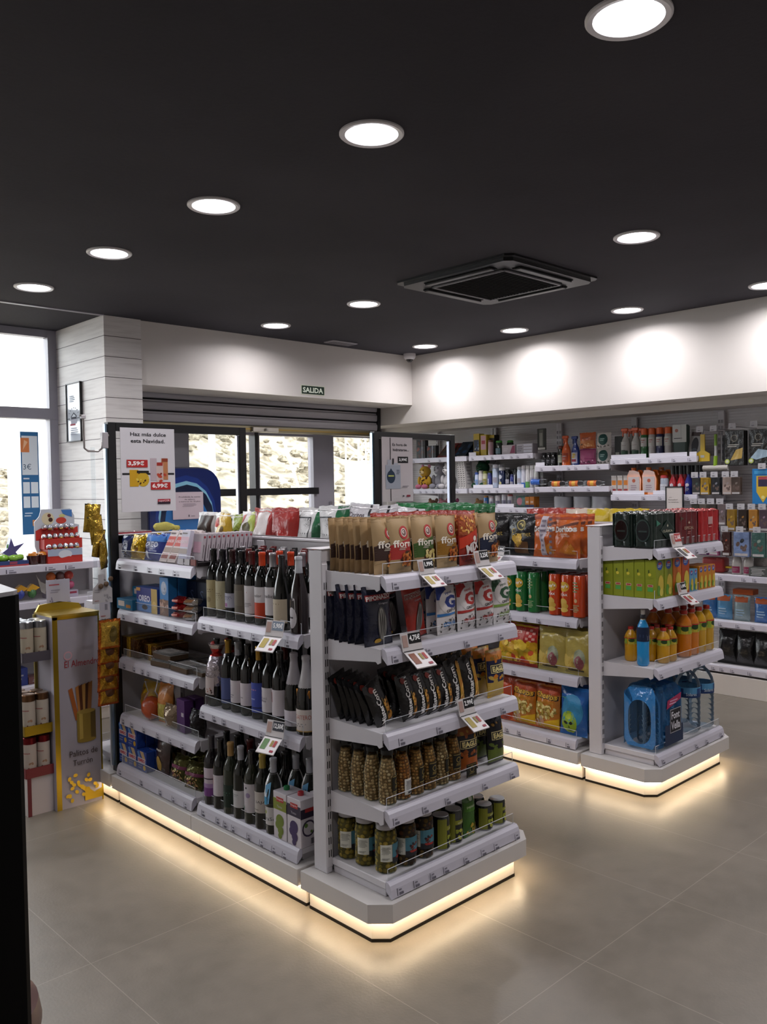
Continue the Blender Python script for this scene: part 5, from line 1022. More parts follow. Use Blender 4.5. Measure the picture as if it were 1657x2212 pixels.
for k, (c, nm) in enumerate((('9a2c20', 'dark red'), ('9a2c20', 'dark red'), ('c8b8a8', 'cream'), ('b8a028', 'yellow'), ('b8a028', 'yellow'))):
    p = top_bag(c, c, None, 140+k, W=.16, H=.265)
    for q in range(3): put(p, (4.58+.1*q, 3.35-.155*k, zc), 90, '%s crisp bag on the wall side of the rear gondola, column %d, %s' % (nm, k+1, ('near', 'middle', 'far')[q]), 'crisp bag', 'crisp bags on the wall side of the rear gondola', rx=4)
# ================================================================ rear gondola: drinks end
def beer(c, sh, deco, name='beer_pack'):
    t = root(name); W, D, Hh = .25, .12, .195; b = MB(); n = 4
    def S(u, v, o):
        s_ = abs(sin(PI*u*n)); return ((u-.5)*W, -D/2+.012*(1-s_)-o*1.0-.002*noise.noise(Vector((u*9, v*7, 1))), .008+v*(Hh-.02))
    b.grid(lambda u, v: S(u, v, 0), 40, 8, c, 'foil'); b.grid(lambda u, v: (lambda p: (p[0], -p[1], p[2]))(S(u, v, 0)), 40, 8, c, 'foil')
    for sx in (-1, 1): b.grid(lambda u, v, sx=sx: (sx*(W/2-.002-.01*(1-abs(sin(PI*u*2)))), (u-.5)*D, .008+v*(Hh-.02)), 16, 6, c, 'foil')
    b.grid(lambda u, v: ((u-.5)*W*.99, (v-.5)*D*.97, Hh-.012+.012*abs(sin(PI*u*4)*sin(PI*v*2))), 32, 16, c, 'shinyfoil'); b.box(-W/2+.005, -D/2+.012, 0, W/2-.005, D/2-.012, .01, '1a1a1a', 'print'); b.build('shrink_wrap', t)
    b = MB(); deco(Pt(b, lambda u, v, o: ((u-.5)*W, -D/2-.002-o, .008+v*(Hh-.02)), W, Hh, 'print', .0005)); b.build('printed_front', t)
    for sx in (-1, 1):
        b = MB()
        P = Pt(b, lambda u, v, o, sx=sx: (sx*(W/2+o+.001), (u-.5)*D, .01+v*.17), D, .17, 'gloss', .0005)
        P.ell(.5, .5, .36, sh, ry=.36); P.ell(.5, .5, .3, '0a0d0c', ry=.31); P.rect(.3, .45, .7, .5, sh)
        b.build('end_opening', t)
    return t
def d_cl(P): P.poly([(.6, .2), (.9, .5), (.6, .8), (.3, .5)], '46564e'); P.poly([(.6, .215), (.885, .5), (.6, .785), (.315, .5)], '14241e'); P.text('CLÁSICA', .6, .47, .09, 'b8b49c', w=.42, bold=.02); P.poly([(.57, .62), (.6, .58), (.63, .62), (.6, .68)], 'b8b49c'); P.poly([(.12, .62), (.3, .7), (.12, .82)], '38705c')
def d_es(P): P.text('ESPECIAL', .5, .5, .09, 'b09880', w=.42); P.poly([(.46, .66), (.5, .62), (.54, .66), (.5, .72)], 'b09880'); P.bars(.42, .3, .58, .4, 2, 'a06058'); P.poly([(.1, .74), (.25, .8), (.1, .88)], '4a3a2a')
def d_m(P):
    for q in range(3): P.rect(.40+q*.07, .55, .45+q*.07, .8, 'c8a8a4', 1)
    P.bars(.4, .45, .6, .5, 1, 'c89088')
B1_ = beer('14241e', '2c3a36', d_cl); B2_ = beer('5e181c', '3a1012', d_es); B3_ = beer('a01c20', '5a1012', d_m)
zd = 1.322
for q in range(2): put(B1_, (4.245, 2.315+.128*q, zd), 0, 'dark green beer can pack with diamond emblem, %s' % ('front', 'rear')[q], 'beer pack', 'green beer packs')
for q in range(2): put(B2_, (4.505, 2.31+.125*q, zd), 0, 'dark red beer can pack, %s, between green and bright red' % ('front', 'rear')[q], 'beer pack', 'dark red beer packs')
for q in range(2): put(B3_, (4.765, 2.31+.125*q, zd), 0, 'bright red beer can pack with a white letter mark, %s' % ('front', 'rear')[q], 'beer pack', 'bright red beer packs')
def d_ju(P): P.ell(.5, .85, .34, '2c4c94', ry=.12); P.ell(.5, .9, .2, 'b03a38', ry=.03); P.bars(.25, .8, .75, .88, 2, 'c8c8d4'); P.ell(.6, .35, .33, 'c0a83c', ry=.25); P.ell(.35, .2, .2, '5a8a2c', ry=.14); P.ell(.65, .15, .2, 'c8b850', ry=.1)
def d_js(P): P.ell(.45, .62, .14, 'c8b83c', ry=.04); P.rect(.3, .66, .42, .74, '3a4a18'); P.rect(.25, .3, .75, .36, 'c0a8a0'); P.rect(.3, .31, .7, .35, 'a83a34'); P.rect(.25, .18, .75, .28, '4a9a48'); P.bars(.3, .5, .8, .56, 2, '7a8420')
Jg = carton('juice_carton', .088, .062, .205, '808a1c', d_ju, (d_js, d_js)); Jo = carton('juice_carton', .092, .062, .207, 'b86014', d_ju, (d_js, d_js)); Jr = carton('juice_carton', .088, .062, .21, 'a04014', d_ju, (d_js, d_js))
zj = 1.056
for q in range(5): put(Jg, (4.18, 2.282+.064*q, zj), 0, 'lime green juice carton, %s from the front of the left column' % ORD[q], 'juice carton', 'lime green juice cartons, left column')
for q in range(4): put(Jg, (4.275, 2.282+.064*q, zj), 0, 'lime green juice carton, %s from the front of the second column' % ORD[q], 'juice carton', 'lime green juice cartons, second column')
for q in range(3): put(Jo, (4.372, 2.282+.064*q, zj), 0, 'orange juice carton, %s from the front' % ORD[q], 'juice carton', 'orange juice cartons'); put(Jr, (4.468, 2.282+.064*q, zj), 0, 'dark orange peach juice carton, %s from the front' % ORD[q], 'juice carton', 'dark orange juice cartons')
Js = carton('small_juice_carton', .045, .035, .125, '5a8ca8', d_ju); Jt = carton('small_juice_carton', .048, .035, .135, 'b8741c', d_ju)
for k in range(2):
    for q in range(3): put(Js, (4.54+.048*k, 2.27+.037*q, zj), 0, 'small pale blue juice carton, %s column, %s' % (('left', 'right')[k], ORD[q]), 'juice carton', 'small pale blue cartons')
for k in range(4):
    for q in range(3): put(Jt, (4.655+.051*k, 2.27+.037*q, zj), 0, 'small orange juice carton, column %s, %s in depth' % (ORD[k], ORD[q]), 'juice carton', 'small orange cartons')
# bottles
def drink(r, h, liq, lab, cap, deco, label_z=(.5, .2), name='juice_bottle', m='gloss'):
    t = root(name); s_ = h/.27; b = MB()
    b.lathe([(0, .003), (r*.8, 0), (r, .01), (r*.97, h*.25), (r, h*.45), (r*.98, h*.5), (r*.98, h*.72), (r*.8, h*.8), (r*.4, h*.9), (r*.36, h*.93), (0, h*.93)], [liq]*8+['c8b890', 'c8b890'], m, 20); b.build('bottle', t)
    c = MB(); c.lathe([(0, h*.92), (r*.46, h*.92), (r*.46, h*.985), (r*.4, h), (0, h)], cap, 'plastic', 16); c.build('cap', t)
    c = MB(); P = Pt(c, cylS(r*.985, h*label_z[0], h*label_z[1], 2*PI*.98), r*6, h*label_z[1], 'print', .001); P.rect(0, 0, 1, 1, lab, n=22, rows=1); deco(P); c.build('label', t); return t
def d_l(P): 
    for q in range(4): P.ell(.1+.25*q, .6, .09, '24401c', ry=.3)
    for q in range(4): P.rect(.17+.25*q, .1, .26+.25*q, .8, '8aa038', 2)
    P.rect(0, .82, 1, .95, 'b83428')
Js1 = drink(.034, .19, 'c08c14', 'b8a838', 'b02818', d_l); Jl1 = drink(.042, .262, 'b88c18', 'b8a838', 'b02818', d_l); Jl2 = drink(.042, .262, 'c06c10', 'b8a838', 'b02818', d_l)
zz_ = .687
Bb = drink(.033, .275, '1c84c0', '12203c', '1a1c24', lambda P: (P.rect(0, .3, 1, .5, '2c3c5c'), P.rect(.45, .1, .55, .4, 'b8b8c0')), (.48, .28), 'sports_drink_bottle')
c = MB(); c.lathe([(0, .275), (.011, .275), (.011, .3), (0, .3)], 'd0ccc8', 'plastic', 12); c.build('spout', Bb)
put(Bb, (4.168, 2.345, zz_), 0, 'bright blue sports drink bottle standing in front of the yellow juices', 'bottle')
for k, (x, y) in enumerate(((4.305, 2.30), (4.375, 2.295), (4.43, 2.34), (4.24, 2.46), (4.31, 2.375), (4.385, 2.38), (4.32, 2.45), (4.40, 2.46))): put(Js1, (x, y, zz_), 30*k, 'small yellow juice bottle with red cap, %s of the small group' % ORD[k], 'juice bottle', 'small yellow juice bottles')
for k, x in enumerate((4.53, 4.62, 4.71, 4.805)):
    for q in range(3): put(Jl2 if k < 2 else Jl1, (x-.01*q, 2.295+.088*q, zz_), 20*k+q*40, 'tall %s juice bottle with red cap, %s from the left, %s' % (('orange', 'yellow')[k > 1], ORD[k], ('front', 'middle', 'rear')[q]), 'juice bottle', 'tall juice bottles')
# water
def wbottle(r, h, name='water_bottle', cap='3a78b8', lab=True):
    t = root(name); b = MB(); pr = [(0, .004), (r*.85, 0), (r, .012)]
    for k in range(6): z_ = .02+h*.5*k/6; pr += [(r, z_), (r*.95, z_+h*.02), (r, z_+h*.04)]
    pr += [(r, h*.55), (r, h*.72), (r*.92, h*.79), (r*.6, h*.9), (r*.3, h*.95), (r*.28, h*.98), (0, h*.98)]
    b.lathe(pr, 'b8c4cc', 'water', 24); b.build('bottle', t)
    c = MB(); c.lathe([(0, h*.97), (r*.33, h*.97), (r*.33, h), (0, h)], cap, 'plastic', 14); c.build('cap', t)
    if lab: c = MB(); P = Pt(c, cylS(r, h*.55, h*.16, 2*PI*.98), r*6.1, h*.16, 'print', .001); P.rect(0, 0, 1, 1, '4a84ac', n=26, rows=1); P.rect(0, 0, 1, .4, '16305c', n=26, rows=1); [P.text('Solares', .12+.25*q, .35, .3, 'c0ccd8', w=.14) for q in range(4)]; [P.rect(.2+.25*q, .4, .27+.25*q, .9, '1c3c70', 2) for q in range(4)]; c.build('label', t)
    return t
W5 = wbottle(.07, .365)
zw_ = .236
for k, (x, y, d_) in enumerate(((4.65, 2.335, 'left of the front pair'), (4.80, 2.325, 'right of the front pair, at the shelf end'), (4.65, 2.48, 'behind the left large bottle'), (4.80, 2.47, 'behind the right large bottle'))): put(W5, (x, y, zw_), 20*k, 'large clear water bottle with blue label, %s' % d_, 'water bottle', 'large water bottles')
t = root('water_pack'); Wp_, Dp_, Hp_ = .285, .19, .325
for k in range(6):
    w_ = wbottle(.044, .31, 'bottle', 'c8ccd4', False); w_.parent = t; w_.location = (-.094+.094*(k % 3), -.047+.094*(k//3), .002)
    for ch in list(w_.children): ch.parent = t; ch.location = w_.location; ch.name = {'bottle': 'bottle', 'cap': 'bottle_cap'}[ch.name.split('.')[0]]
    bpy.data.objects.remove(w_)
b = MB()
def PS(u, v, o, s=-1):
    z_ = .01+v*Hp_; q = 1-.22*max(0, (v-.72)/.28)**1.6; return ((u-.5)*Wp_*q, s*(Dp_/2*q+.006*abs(sin(3*PI*u))+o+.003*noise.noise(Vector((u*8, v*8, 2)))), z_)
def win(u, v): return (min(u, 1-u) < .0)
b.grid(lambda u, v: PS(u, v, .001), 30, 16, '2468a0', 'bluefilm'); b.grid(lambda u, v: PS(u, v, .001, 1), 30, 16, '2468a0', 'bluefilm')
b.grid(lambda u, v: PS(u, 1, 0)[0:1]+((v-.5)*Dp_*.78, .335+.012*abs(sin(3*PI*u)*sin(2*PI*v))), 20, 10, '2468a0', 'bluefilm'); b.build('shrink_film', t)
for sx in (-1, 1):
    b = MB(); n_ = 28; A_ = []; B_ = []
    for i in range(n_):
        a = 2*PI*i/n_; ca, sa = cos(a), sin(a); q = 1/max(abs(ca), abs(sa)); A_.append((sx*(Wp_/2-.002-(.03 if sa*q > .8 else 0)), ca*q*Dp_*.49*(1 if sa*q < .8 else .8), .17+sa*q*.163)); B_.append((sx*(Wp_/2+.001), ca*Dp_*.36, .145+(abs(sa)**.6)*(1 if sa > 0 else -1)*.12))
    b.add(A_+B_, [(i, (i+1) % n_, n_+(i+1) % n_, n_+i) for i in range(n_)], '2468a0', 'bluefilm', True); b.build('end_film', t)
b = MB(); P = Pt(b, lambda u, v, o: ((u-.5)*Wp_, -(Dp_/2+.0085+o), .01+v*Hp_*.9), Wp_, Hp_*.9, 'print', .0005); P.reg(.0, lambda u: .42-.1*u, '142848', .3, 1, 10, 5); P.rect(.48, .2, .92, .66, '10121a'); P.rect(.49, .21, .91, .65, 'b8bcc8'); P.rect(.5, .22, .9, .64, '10121c'); P.text('Font', .7, .53, .14, 'd0d0d8', w=.32, bold=.02); P.text('Vella', .7, .34, .15, 'd0d0d8', w=.34, bold=.02); P.poly([(.35, .68), (.9, .8), (.92, .92), (.38, .84)], '9a2450'); P.bars(.45, .74, .8, .84, 2, 'c8a0b8'); b.build('printed_band', t)
put(t, (4.285, 2.355, zw_), 0, 'six pack of water bottles in blue shrink film', 'water pack')
card('price card with a bottle picture clipped to the beer shelf', 4.31, 2.215, zd+.0, 0, '2,16€', '3a3a3c', s=1.35, pc='a83a38'); card('price card with a red bottle picture on the juice shelf', 4.37, 2.215, zj+.005, 0, '1,49€', '8a3038', s=1.15)
card('small price card reading 2,99€ on the crisps shelf', 4.055, 3.24, zc+.0, -90, '2,99€')
# ================================================================ wall shelving on the right
def wall_unit(label, y1, shelves_, x0=.012, x1=.788):
    t = root('wall_shelving_unit'); t.location = (6.48, y1, 0); t.rotation_euler.z = -PI/2; tag(t, label, 'shelves', 'shelving units along the right wall')
    b = MB(); b.box(.002, 0, 0, .798, .46, .16, 'c6c0ba', 'white_steel', .002); b.build('plinth', t)
    posts(t, [0, .77], .428, .455, .16, 2.25)
    for z, f in shelves_: shelf(t, x0, x1, f, .43, z, riser=0, flat=True, dens=6)
    return t
wall_unit('wall shelving unit with plush toys and game boxes, farthest from the camera', 6.37, [(.17, 0), (.85, .02), (1.22, .02), (1.58, .02), (1.905, .02)])
wall_unit('wall shelving unit with shampoo bottles and toiletries', 5.56, [(.17, 0), (.55, .02), (.97, .02), (1.395, .02), (1.582, .02), (1.905, .02)])
wall_unit('wall shelving unit with wipes packs, paper rolls and spray bottles', 4.76, [(.17, 0), (.75, .02), (1.19, .02), (1.588, .02), (1.78, .02)])
wall_unit('wall shelving unit with orange capped car care products', 3.965, [(.17, 0), (.7, .02), (1.15, .02), (1.512, .02), (1.82, .02)])
wall_unit('wall shelving unit with hanging accessories above two low shelves', 3.17, [(.17, 0), (.52, .02), (.885, .02)])
wall_unit('wall shelving unit cut off by the right edge of the picture', 2.375, [(.17, 0), (.52, .02), (.885, .02)])
for y1, z, a, w, nm in ((5.56, 1.637, .05, .25, 'in front of the shampoo bottles'), (5.56, 1.637, .37, .3, 'in front of the deodorants'), (3.965, 1.567, .02, .3, 'in front of the cream tubes'), (3.965, 1.875, .01, .33, 'in front of the trigger sprays'), (3.965, 1.875, .37, .33, 'in front of the aerosol cans'), (5.56, 1.45, .35, .2, 'in front of the cotton pack'), (5.56, 1.96, .0, .09, 'in front of the sponge packs'), (4.76, 1.835, .01, .1, 'in front of the black cans'), (3.965, 1.875, .72, .06, 'in front of the leaning blister card'), (3.965, 1.567, .4, .13, 'in front of the red capped bottle')):
    b = MB(); b.box(0, 0, 0, w, .002, .035, 'd2d0da', 'plastic'); b.box(0, 0, 0, w, .02, .002, 'd2d0da', 'plastic')
    o = b.build('shelf_edge_guard'); put(o, (6.515, y1-a, z), -90, 'white plastic shelf edge guard '+nm, 'edge guard')
XF = 6.60
def at(p, y, z, label, cat, group=None, x=XF, rz=-90, **k): return put(p, (x, y, z), rz, label, cat, group, **k)
# top shelf, toys unit
zt = 1.961
gb = carton('game_box', .13, .05, .13, '1c1a1e', lambda P: (P.blobs(.1, .1, .9, .9, 12, .13, ['7a3424', '8c8a90', '2a3a54', '4a1c18'], 3), P.rect(.6, 0, .68, 1, 'a8a4a8')))
for k, (y, z) in enumerate(((6.28, 0), (6.28, .131), (6.13, 0))): at(gb, y, zt+z, 'dark toy car box with red flames, %s on the top toy shelf' % ('bottom left', 'stacked on the left', 'second from the left')[k], 'game box', 'dark toy boxes')
bk = carton('comic_book', .16, .012, .22, '6a1c18', lambda P: (P.rect(.1, .1, .9, .9, '3a3a3c'), P.blobs(.15, .2, .85, .85, 8, .15, ['5a4a30', '8a2a20', '2c3c3c'], 5)))
bk2 = carton('comic_book', .16, .012, .22, '101c28', lambda P: P.blobs(.1, .2, .9, .9, 8, .15, ['1c3c5c', '24303c', '0c1018'], 5))
for k in range(2): at(bk, 5.97-.03*k, zt, 'red and dark activity book leaning on the top toy shelf, %s' % ('front', 'rear')[k], 'book', 'leaning red books', x=6.58+.04*k, rx=-48)
for k in range(3): at(bk2, 5.78-.05*k, zt, 'dark blue activity book leaning right of the red books, %s' % ORD[k], 'book', 'leaning dark blue books', x=6.62+.03*k, rx=-45)
# generic plush toys
def plush(c, belly, ear, spots=None, s=1, name='plush_toy'):
    t = root(name); b = MB(); b.ball((0, 0, .075), .07, c, 'plush', 16, 12, (1, .85, 1.05), .05, 1); b.build('torso', t)
    b = MB(); b.ball((0, -.015, .185), .062, c, 'plush', 16, 12, (1.05, .95, .95)); b.ball((0, -.07, .175), .026, belly, 'plush', 10, 8, (1.2, .8, .8)); b.ball((-.022, -.07, .2), .006, '101010', 'gloss', 8, 6); b.ball((.022, -.07, .2), .006, '101010', 'gloss', 8, 6); b.ball((0, -.092, .18), .007, '2a1a1a', 'gloss', 8, 6); b.build('head', t)
    for sx in (-1, 1):
        b = MB(); b.ball((sx*.047, 0, .24), .022, ear, 'plush', 10, 8, (1, .5, 1)); b.build('ear', t); b = MB(); b.ball((sx*.07, -.03, .09), .024, c, 'plush', 10, 8, (.9, .9, 1.9)); b.build('arm', t); b = MB(); b.ball((sx*.045, -.075, .026), .028, c if not spots else 'b86a80', 'plush', 10, 8, (1, 1.5, .9)); b.build('leg', t)
    if spots: b = MB(); rd = random.Random(2); [b.ball((.068*sin(a_)*cos(e_), -.06*cos(a_)*cos(e_), .075+.072*sin(e_)), .009, spots, 'plush', 7, 5) for a_, e_ in [(rd.uniform(-1.3, 1.3), rd.uniform(-.9, 1.1)) for _ in range(26)]]; b.build('spots', t)
    return t
zp = 1.636
at(plush('b8902c', 'c8b080', 'b87890', '4a2c1c'), 6.25, zp, 'yellow plush leopard with brown spots and pink feet', 'plush toy', x=6.62)
at(plush('8c8a92', 'b0aeb4', '77757c'), 6.07, zp, 'grey plush animal on the middle toy shelf', 'plush toy', x=6.66, s=1.1); at(plush('c8c4c6', 'd8d4d4', 'b8b4b6'), 5.91, zp, 'white plush bear beside the frame edge', 'plush toy', x=6.62, s=1.05)
at(plush('1c3a28', '2c4a34', '1c3a28'), 5.49, 1.638, 'dark green plush toy behind the white booklets', 'plush toy', x=6.66, s=1.1)
for k, (y, c, c2, nm) in enumerate(((6.15, '6a4a38', 'b89078', 'brown'), (6.0, 'a87078', 'c09090', 'dusty pink'), (5.86, '7a3a58', 'a06080', 'plum'), (5.50, '8a6a4c', 'b89a78', 'tan'))): at(plush(c, c2, c), y, 1.276 if y > 5.56 else 1.276-.0, '%s plush bear on the lower toy shelf' % nm, 'plush toy', x=6.62)
mg = carton('booklet', .03, .12, .33, 'b4b0ae', lambda P: P.bars(.2, .05, .8, .95, 14, '4a4648'), (lambda P: P.bars(.2, .1, .8, .9, 8, '8a8688'),)*2)
for k in range(3): at(mg, 5.69-.033*k, 1.636, 'white spined booklet standing at the end of the toy shelf, %s' % ORD[k], 'booklet', 'white spined booklets', x=6.58, ry=-5)
# toiletries
def bot(r, h, c, cap, deco=None, neck=.85, m='gloss', name='toiletry_bottle'): return spray(name, r, h, c, cap, deco, False, neck, m)
def lab(c, y0=.2, y1=.7): return lambda P: (P.rect(.05, y0, .95, y1, c), P.bars(.2, y0+.1, .8, y1-.1, 2, '8a8a90'))
yt = 1.961
mb = carton('cleaning_pack', .075, .08, .22, 'a8902c', lambda P: (P.rect(.05, .2, .95, .72, '1c2438'), P.blobs(.1, .3, .9, .65, 5, .16, ['8a8c94', '2c4a70'], 2))); mb2 = carton('cleaning_pack', .075, .08, .205, 'b09828', lambda P: (P.rect(.08, .28, .92, .95, 'b89098'), P.rect(.2, .55, .8, .72, '9a3a44')))
at(mb, 5.50, yt, 'yellow and navy sponge pack at the left of the top shelf', 'pack'); at(mb2, 5.41, yt, 'yellow and pink sponge pack', 'pack'); at(carton('cleaning_pack', .06, .08, .2, '15120c', lambda P: P.rect(0, .85, 1, 1, 'a8902c')), 5.335, yt, 'black topped narrow sponge pack', 'pack', x=6.64)
at(bot(.028, .15, 'a88890', '5a2c24'), 5.315, yt, 'pink tube with dark top beside the sponge packs', 'bottle', x=6.56)
at(bot(.034, .14, '28342c', '3c8430', lab('6a8a94', .1, .6)), 5.245, yt, 'dark can with bright green lid', 'can'); at(bot(.034, .14, '28342c', '3c8430'), 5.17, yt, 'dark can with green lid standing farther back', 'can', x=6.68)
wb = carton('bandage_box', .16, .08, .09, 'b4acb0', lambda P: (P.poly([(.6, .1), (.98, .1), (.98, .9), (.8, .9)], '8a3a58'), P.bars(.1, .3, .5, .7, 2, 'c8c2c8'))); at(wb, 5.10, yt, 'white and magenta box on the top shelf', 'box')
sb = carton('foil_box', .19, .08, .095, 'a8a4ac', lambda P: (P.rect(.45, .1, .95, .35, 'd0d0da'), P.rect(.45, .45, .95, .62, 'd0d0da'), P.rect(.45, .75, .95, .92, 'c8c8d4'), P.bars(.05, .2, .4, .8, 3, '77747c'))); at(sb, 4.91, yt, 'silver and white striped box at the right of the top shelf', 'box')
items = [(5.515, .022, .16, 'b8c4dc', '2c4a90', 'white shampoo bottle with blue cap'), (5.46, .026, .175, 'c2bfc0', 'b8b4b0', 'plain white lotion bottle'), (5.405, .026, .17, 'b4b494', '6a7424', 'cream bottle with olive green cap'), (5.35, .024, .15, '343c78', '2c3468', 'purple blue bottle'), 
 (5.275, .032, .23, 'a8b4c8', 'c4c4cc', 'tall pale translucent bottle'), (5.195, .034, .2, '1c2644', 'c0c0c4', 'navy shower gel bottle with white mark'), (5.125, .024, .18, '131318', '0e0e10', 'black deodorant can'), (5.075, .02, .13, '28347c', '1a2254', 'small royal blue can'), (5.03, .022, .18, '15151a', '0e0e10', 'black can with white stripe'),
 (4.985, .024, .2, 'b4c0d4', 'c0c4cc', 'white and pale blue pouch bottle'), (4.935, .024, .21, 'b8b8c4', 'c8c4c8', 'white deodorant with blue base'), (4.885, .024, .21, 'bab8b8', 'c8c6c4', 'white deodorant with green base'), (4.835, .024, .21, 'b4b2b4', 'c4c2c2', 'white deodorant standing third from the right'), (4.79, .022, .21, 'aeb0ac', 'c0c2bc', 'white deodorant at the right end')]
for k, (y, r, h, c, cc, nm) in enumerate(items):
    dc = {5: lambda P: (P.ell(.5, .7, .25, 'b8bcc8'), P.ell(.5, .3, .2, 'b0a878')), 8: lambda P: P.rect(.4, .1, .6, .9, 'b8b8bc'), 10: lambda P: P.rect(0, 0, 1, .3, '3868b0'), 11: lambda P: P.rect(0, 0, 1, .35, '5a9a50'), 3: lambda P: (P.rect(.4, .4, .6, .8, 'b0b4d0'), P.ell(.5, .2, .3, 'a8aac0')), 0: lab('7898c8'), 2: lab('8a8440')}.get(k, lab('9a98a4', .3, .6))
    p = bot(r, h, c, cc, dc)
    for q in range(2): at(p, y, 1.638, '%s on the toiletries shelf%s' % (nm, ('', ', rear row')[q]), 'toiletry bottle', 'toiletry bottles' if q else None, x=XF-.02+.08*q)
rl = root('roll_tube'); b = MB(); b.lathe([(0, 0), (.026, 0), (.026, .19), (0, .19)], ['8a84b0', '8a84b0', '8a84b0'], 'clearfilm', 16); b.build('tube', rl); b = MB(); P = Pt(b, cylS(.026, .04, .1, 3), .07, .1, 'print', .001); P.rect(0, 0, 1, 1, '2c58a8'); P.blobs(.1, .1, .9, .9, 6, .1, ['8a98c8', '4a78c0'], 2); b.build('label', rl)
put(rl, (6.56, 4.865, 1.69), -90, 'roll with blue label lying along the wall shelf', 'roll', ry=90)
rl2 = root('clear_bottle'); b = MB(); b.lathe([(0, 0), (.024, 0), (.026, .02), (.026, .15), (.014, .18), (.014, .2), (0, .2)], 'b8b8c0', 'clearfilm', 16); b.build('bottle', rl2); b = MB(); P = Pt(b, cylS(.0265, .04, .09, 3), .07, .09, 'print', .001); P.rect(0, 0, 1, 1, 'b8602c'); P.rect(.2, .3, .8, .7, 'c89c3c'); b.build('label', rl2)
for k in range(3): put(rl2, (6.56, 4.63-.19*k, 1.67), -90, 'clear bottle lying down, %s from the rolls' % ORD[k], 'bottle', 'clear bottles lying on the shelf', ry=90)
pk = hang('comb_pack', .1, .2, '16160f', lambda P, c: (P.rect(.25, .15, .7, .95, '4a4a44'), [P.rect(.3+.09*q, .2, .33+.09*q, .8, 'a8a8a0', 1) for q in range(4)], P.rect(.1, .02, .9, .12, 'a8a6a0'))); put(pk, (6.56, 4.71, 2.185), -90, 'black hanging pack of combs at the shelf end', 'pack')
# unit three
zu = 1.836
bc = bot(.03, .125, '141416', '0e0e10', lab('2a2a2e'))
for k in range(5): at(bc, 4.70-.052*(k % 3)+.0, zu+.0, 'black can, %s of the group at the left of the upper shelf' % ORD[k], 'can', 'black cans', x=XF+.07*(k//3)-.01)
at(bot(.026, .18, '1c2418', '5a2820', lab('9aa08c')), 4.515, zu, 'dark green bottle beside the orange spray', 'bottle', x=XF-.02)
so_ = spray('spray_bottle', .044, .3, 'b8501c', 'b04818', lab('8a3414', .2, .7), True); sb_ = spray('spray_bottle', .04, .29, '1c3478', '18306c', lambda P: (P.rect(.05, .1, .95, .75, 'b0b4c4'), P.ell(.5, .55, .3, 'b89c44'), P.rect(.2, .2, .8, .35, '8a2c3c')), True)
at(so_, 4.455, zu, 'orange trigger spray bottle on the upper wall shelf', 'spray bottle', x=XF-.02); at(sb_, 4.37, zu, 'blue trigger spray bottle beside the orange one', 'spray bottle'); at(sb_, 4.33, zu, 'blue trigger spray bottle behind the front blue one', 'spray bottle', x=XF+.1)
wp = bag('wipes_pack', .17, .142, .07, 'a85024', lambda P: (P.rect(.05, .1, .95, .5, 'b06a38'), P.blobs(.1, .05, .9, .3, 14, .05, ['3a2418', 'd0a070'], 3), P.bars(.2, .6, .8, .7, 1, '6a2c14')), m='foil', seal='a84c24', seed=201, nu=8, nv=8); wp2 = bag('wipes_pack', .17, .142, .07, '8a3a60', lambda P: (P.rect(.05, .4, .95, .9, '9c4a70'), P.blobs(.1, .1, .9, .3, 12, .05, ['4a1c34', 'c890a8'], 4)), m='foil', seal='9a5a74', seed=202, nu=8, nv=8)
wp3 = bag('wipes_pack', .145, .138, .07, 'b0aca6', lambda P: (P.ell(.52, .55, .34, '1c4440', ry=.36), P.bars(.35, .45, .7, .65, 2, '8aa8a0'), P.blobs(.1, .05, .9, .2, 7, .06, ['4a4a44'], 4)), m='foil', seal='b8b4ae', seed=203, nu=8, nv=8)
for z_, p, nm in ((.145, wp, 'orange wipes pack stacked on the magenta one'), (0, wp2, 'magenta wipes pack under the orange one')): at(p, 4.24, zu+z_, nm, 'wipes pack')
for z_, nm in ((.14, 'upper'), (0, 'lower')): at(wp3, 4.075, zu+z_, '%s white wipes pack with dark teal circle' % nm, 'wipes pack')
pr_ = root('paper_roll'); b = MB(); b.lathe([(.02, 0), (.085, 0), (.09, .01), (.09, .3), (.085, .31), (.02, .31)], 'b4b2b6', 'clearfilm', 22); b.lathe([(0, .002), (.083, .002), (.083, .305), (0, .305)], 'b0aeb2', 'matte', 22); b.build('roll', pr_); b = MB(); P = Pt(b, cylS(.09, .02, .04, 1.2), .1, .04, 'print', .001); P.rect(0, 0, 1, 1, '1a1c28'); b.build('label', pr_)
for k, y in enumerate((4.52, 4.31, 4.12)): at(pr_, y, 1.246, 'wrapped white paper roll, %s from the left below the clear bottles' % ORD[k], 'paper roll', 'paper rolls', x=6.63)
# lower toiletries shelf
low = [(5.40, .024, .11, '2c64a0', 'b07a2c', 'blue bottle with orange cap'), (5.33, .024, .1, 'b8b8c0', 'b0a0a0', 'white tube with dark print'), (5.245, .03, .115, 'c0bcc0', 'b8b4bc', 'white squat bottle'), (5.17, .028, .125, 'b8b8c0', 'c4c4c8', 'white bottle with cone neck'), (5.10, .028, .125, 'bab8bc', 'a05048', 'white bottle with red cap')]
for y, r, h, c, cc, nm in low: at(bot(r, h, c, cc, lab('77748a')), y, 1.452, '%s on the lower toiletries shelf' % nm, 'toiletry bottle', x=XF-.02)
at(bag('cotton_pack', .15, .11, .07, '6a8a84', lambda P: P.ell(.4, .5, .25, 'b87a88'), m='clearfilm' and 'foil', seal='8aa8a0', seed=210, nu=8, nv=8), 4.97, 1.452, 'green and pink cotton pack on the lower toiletries shelf', 'pack')
ok = carton('blade_pack', .05, .04, .1, 'b06a20', lambda P: (P.rect(0, 0, 1, .25, '1c2448'), P.rect(.2, .4, .8, .6, 'c8a890')));
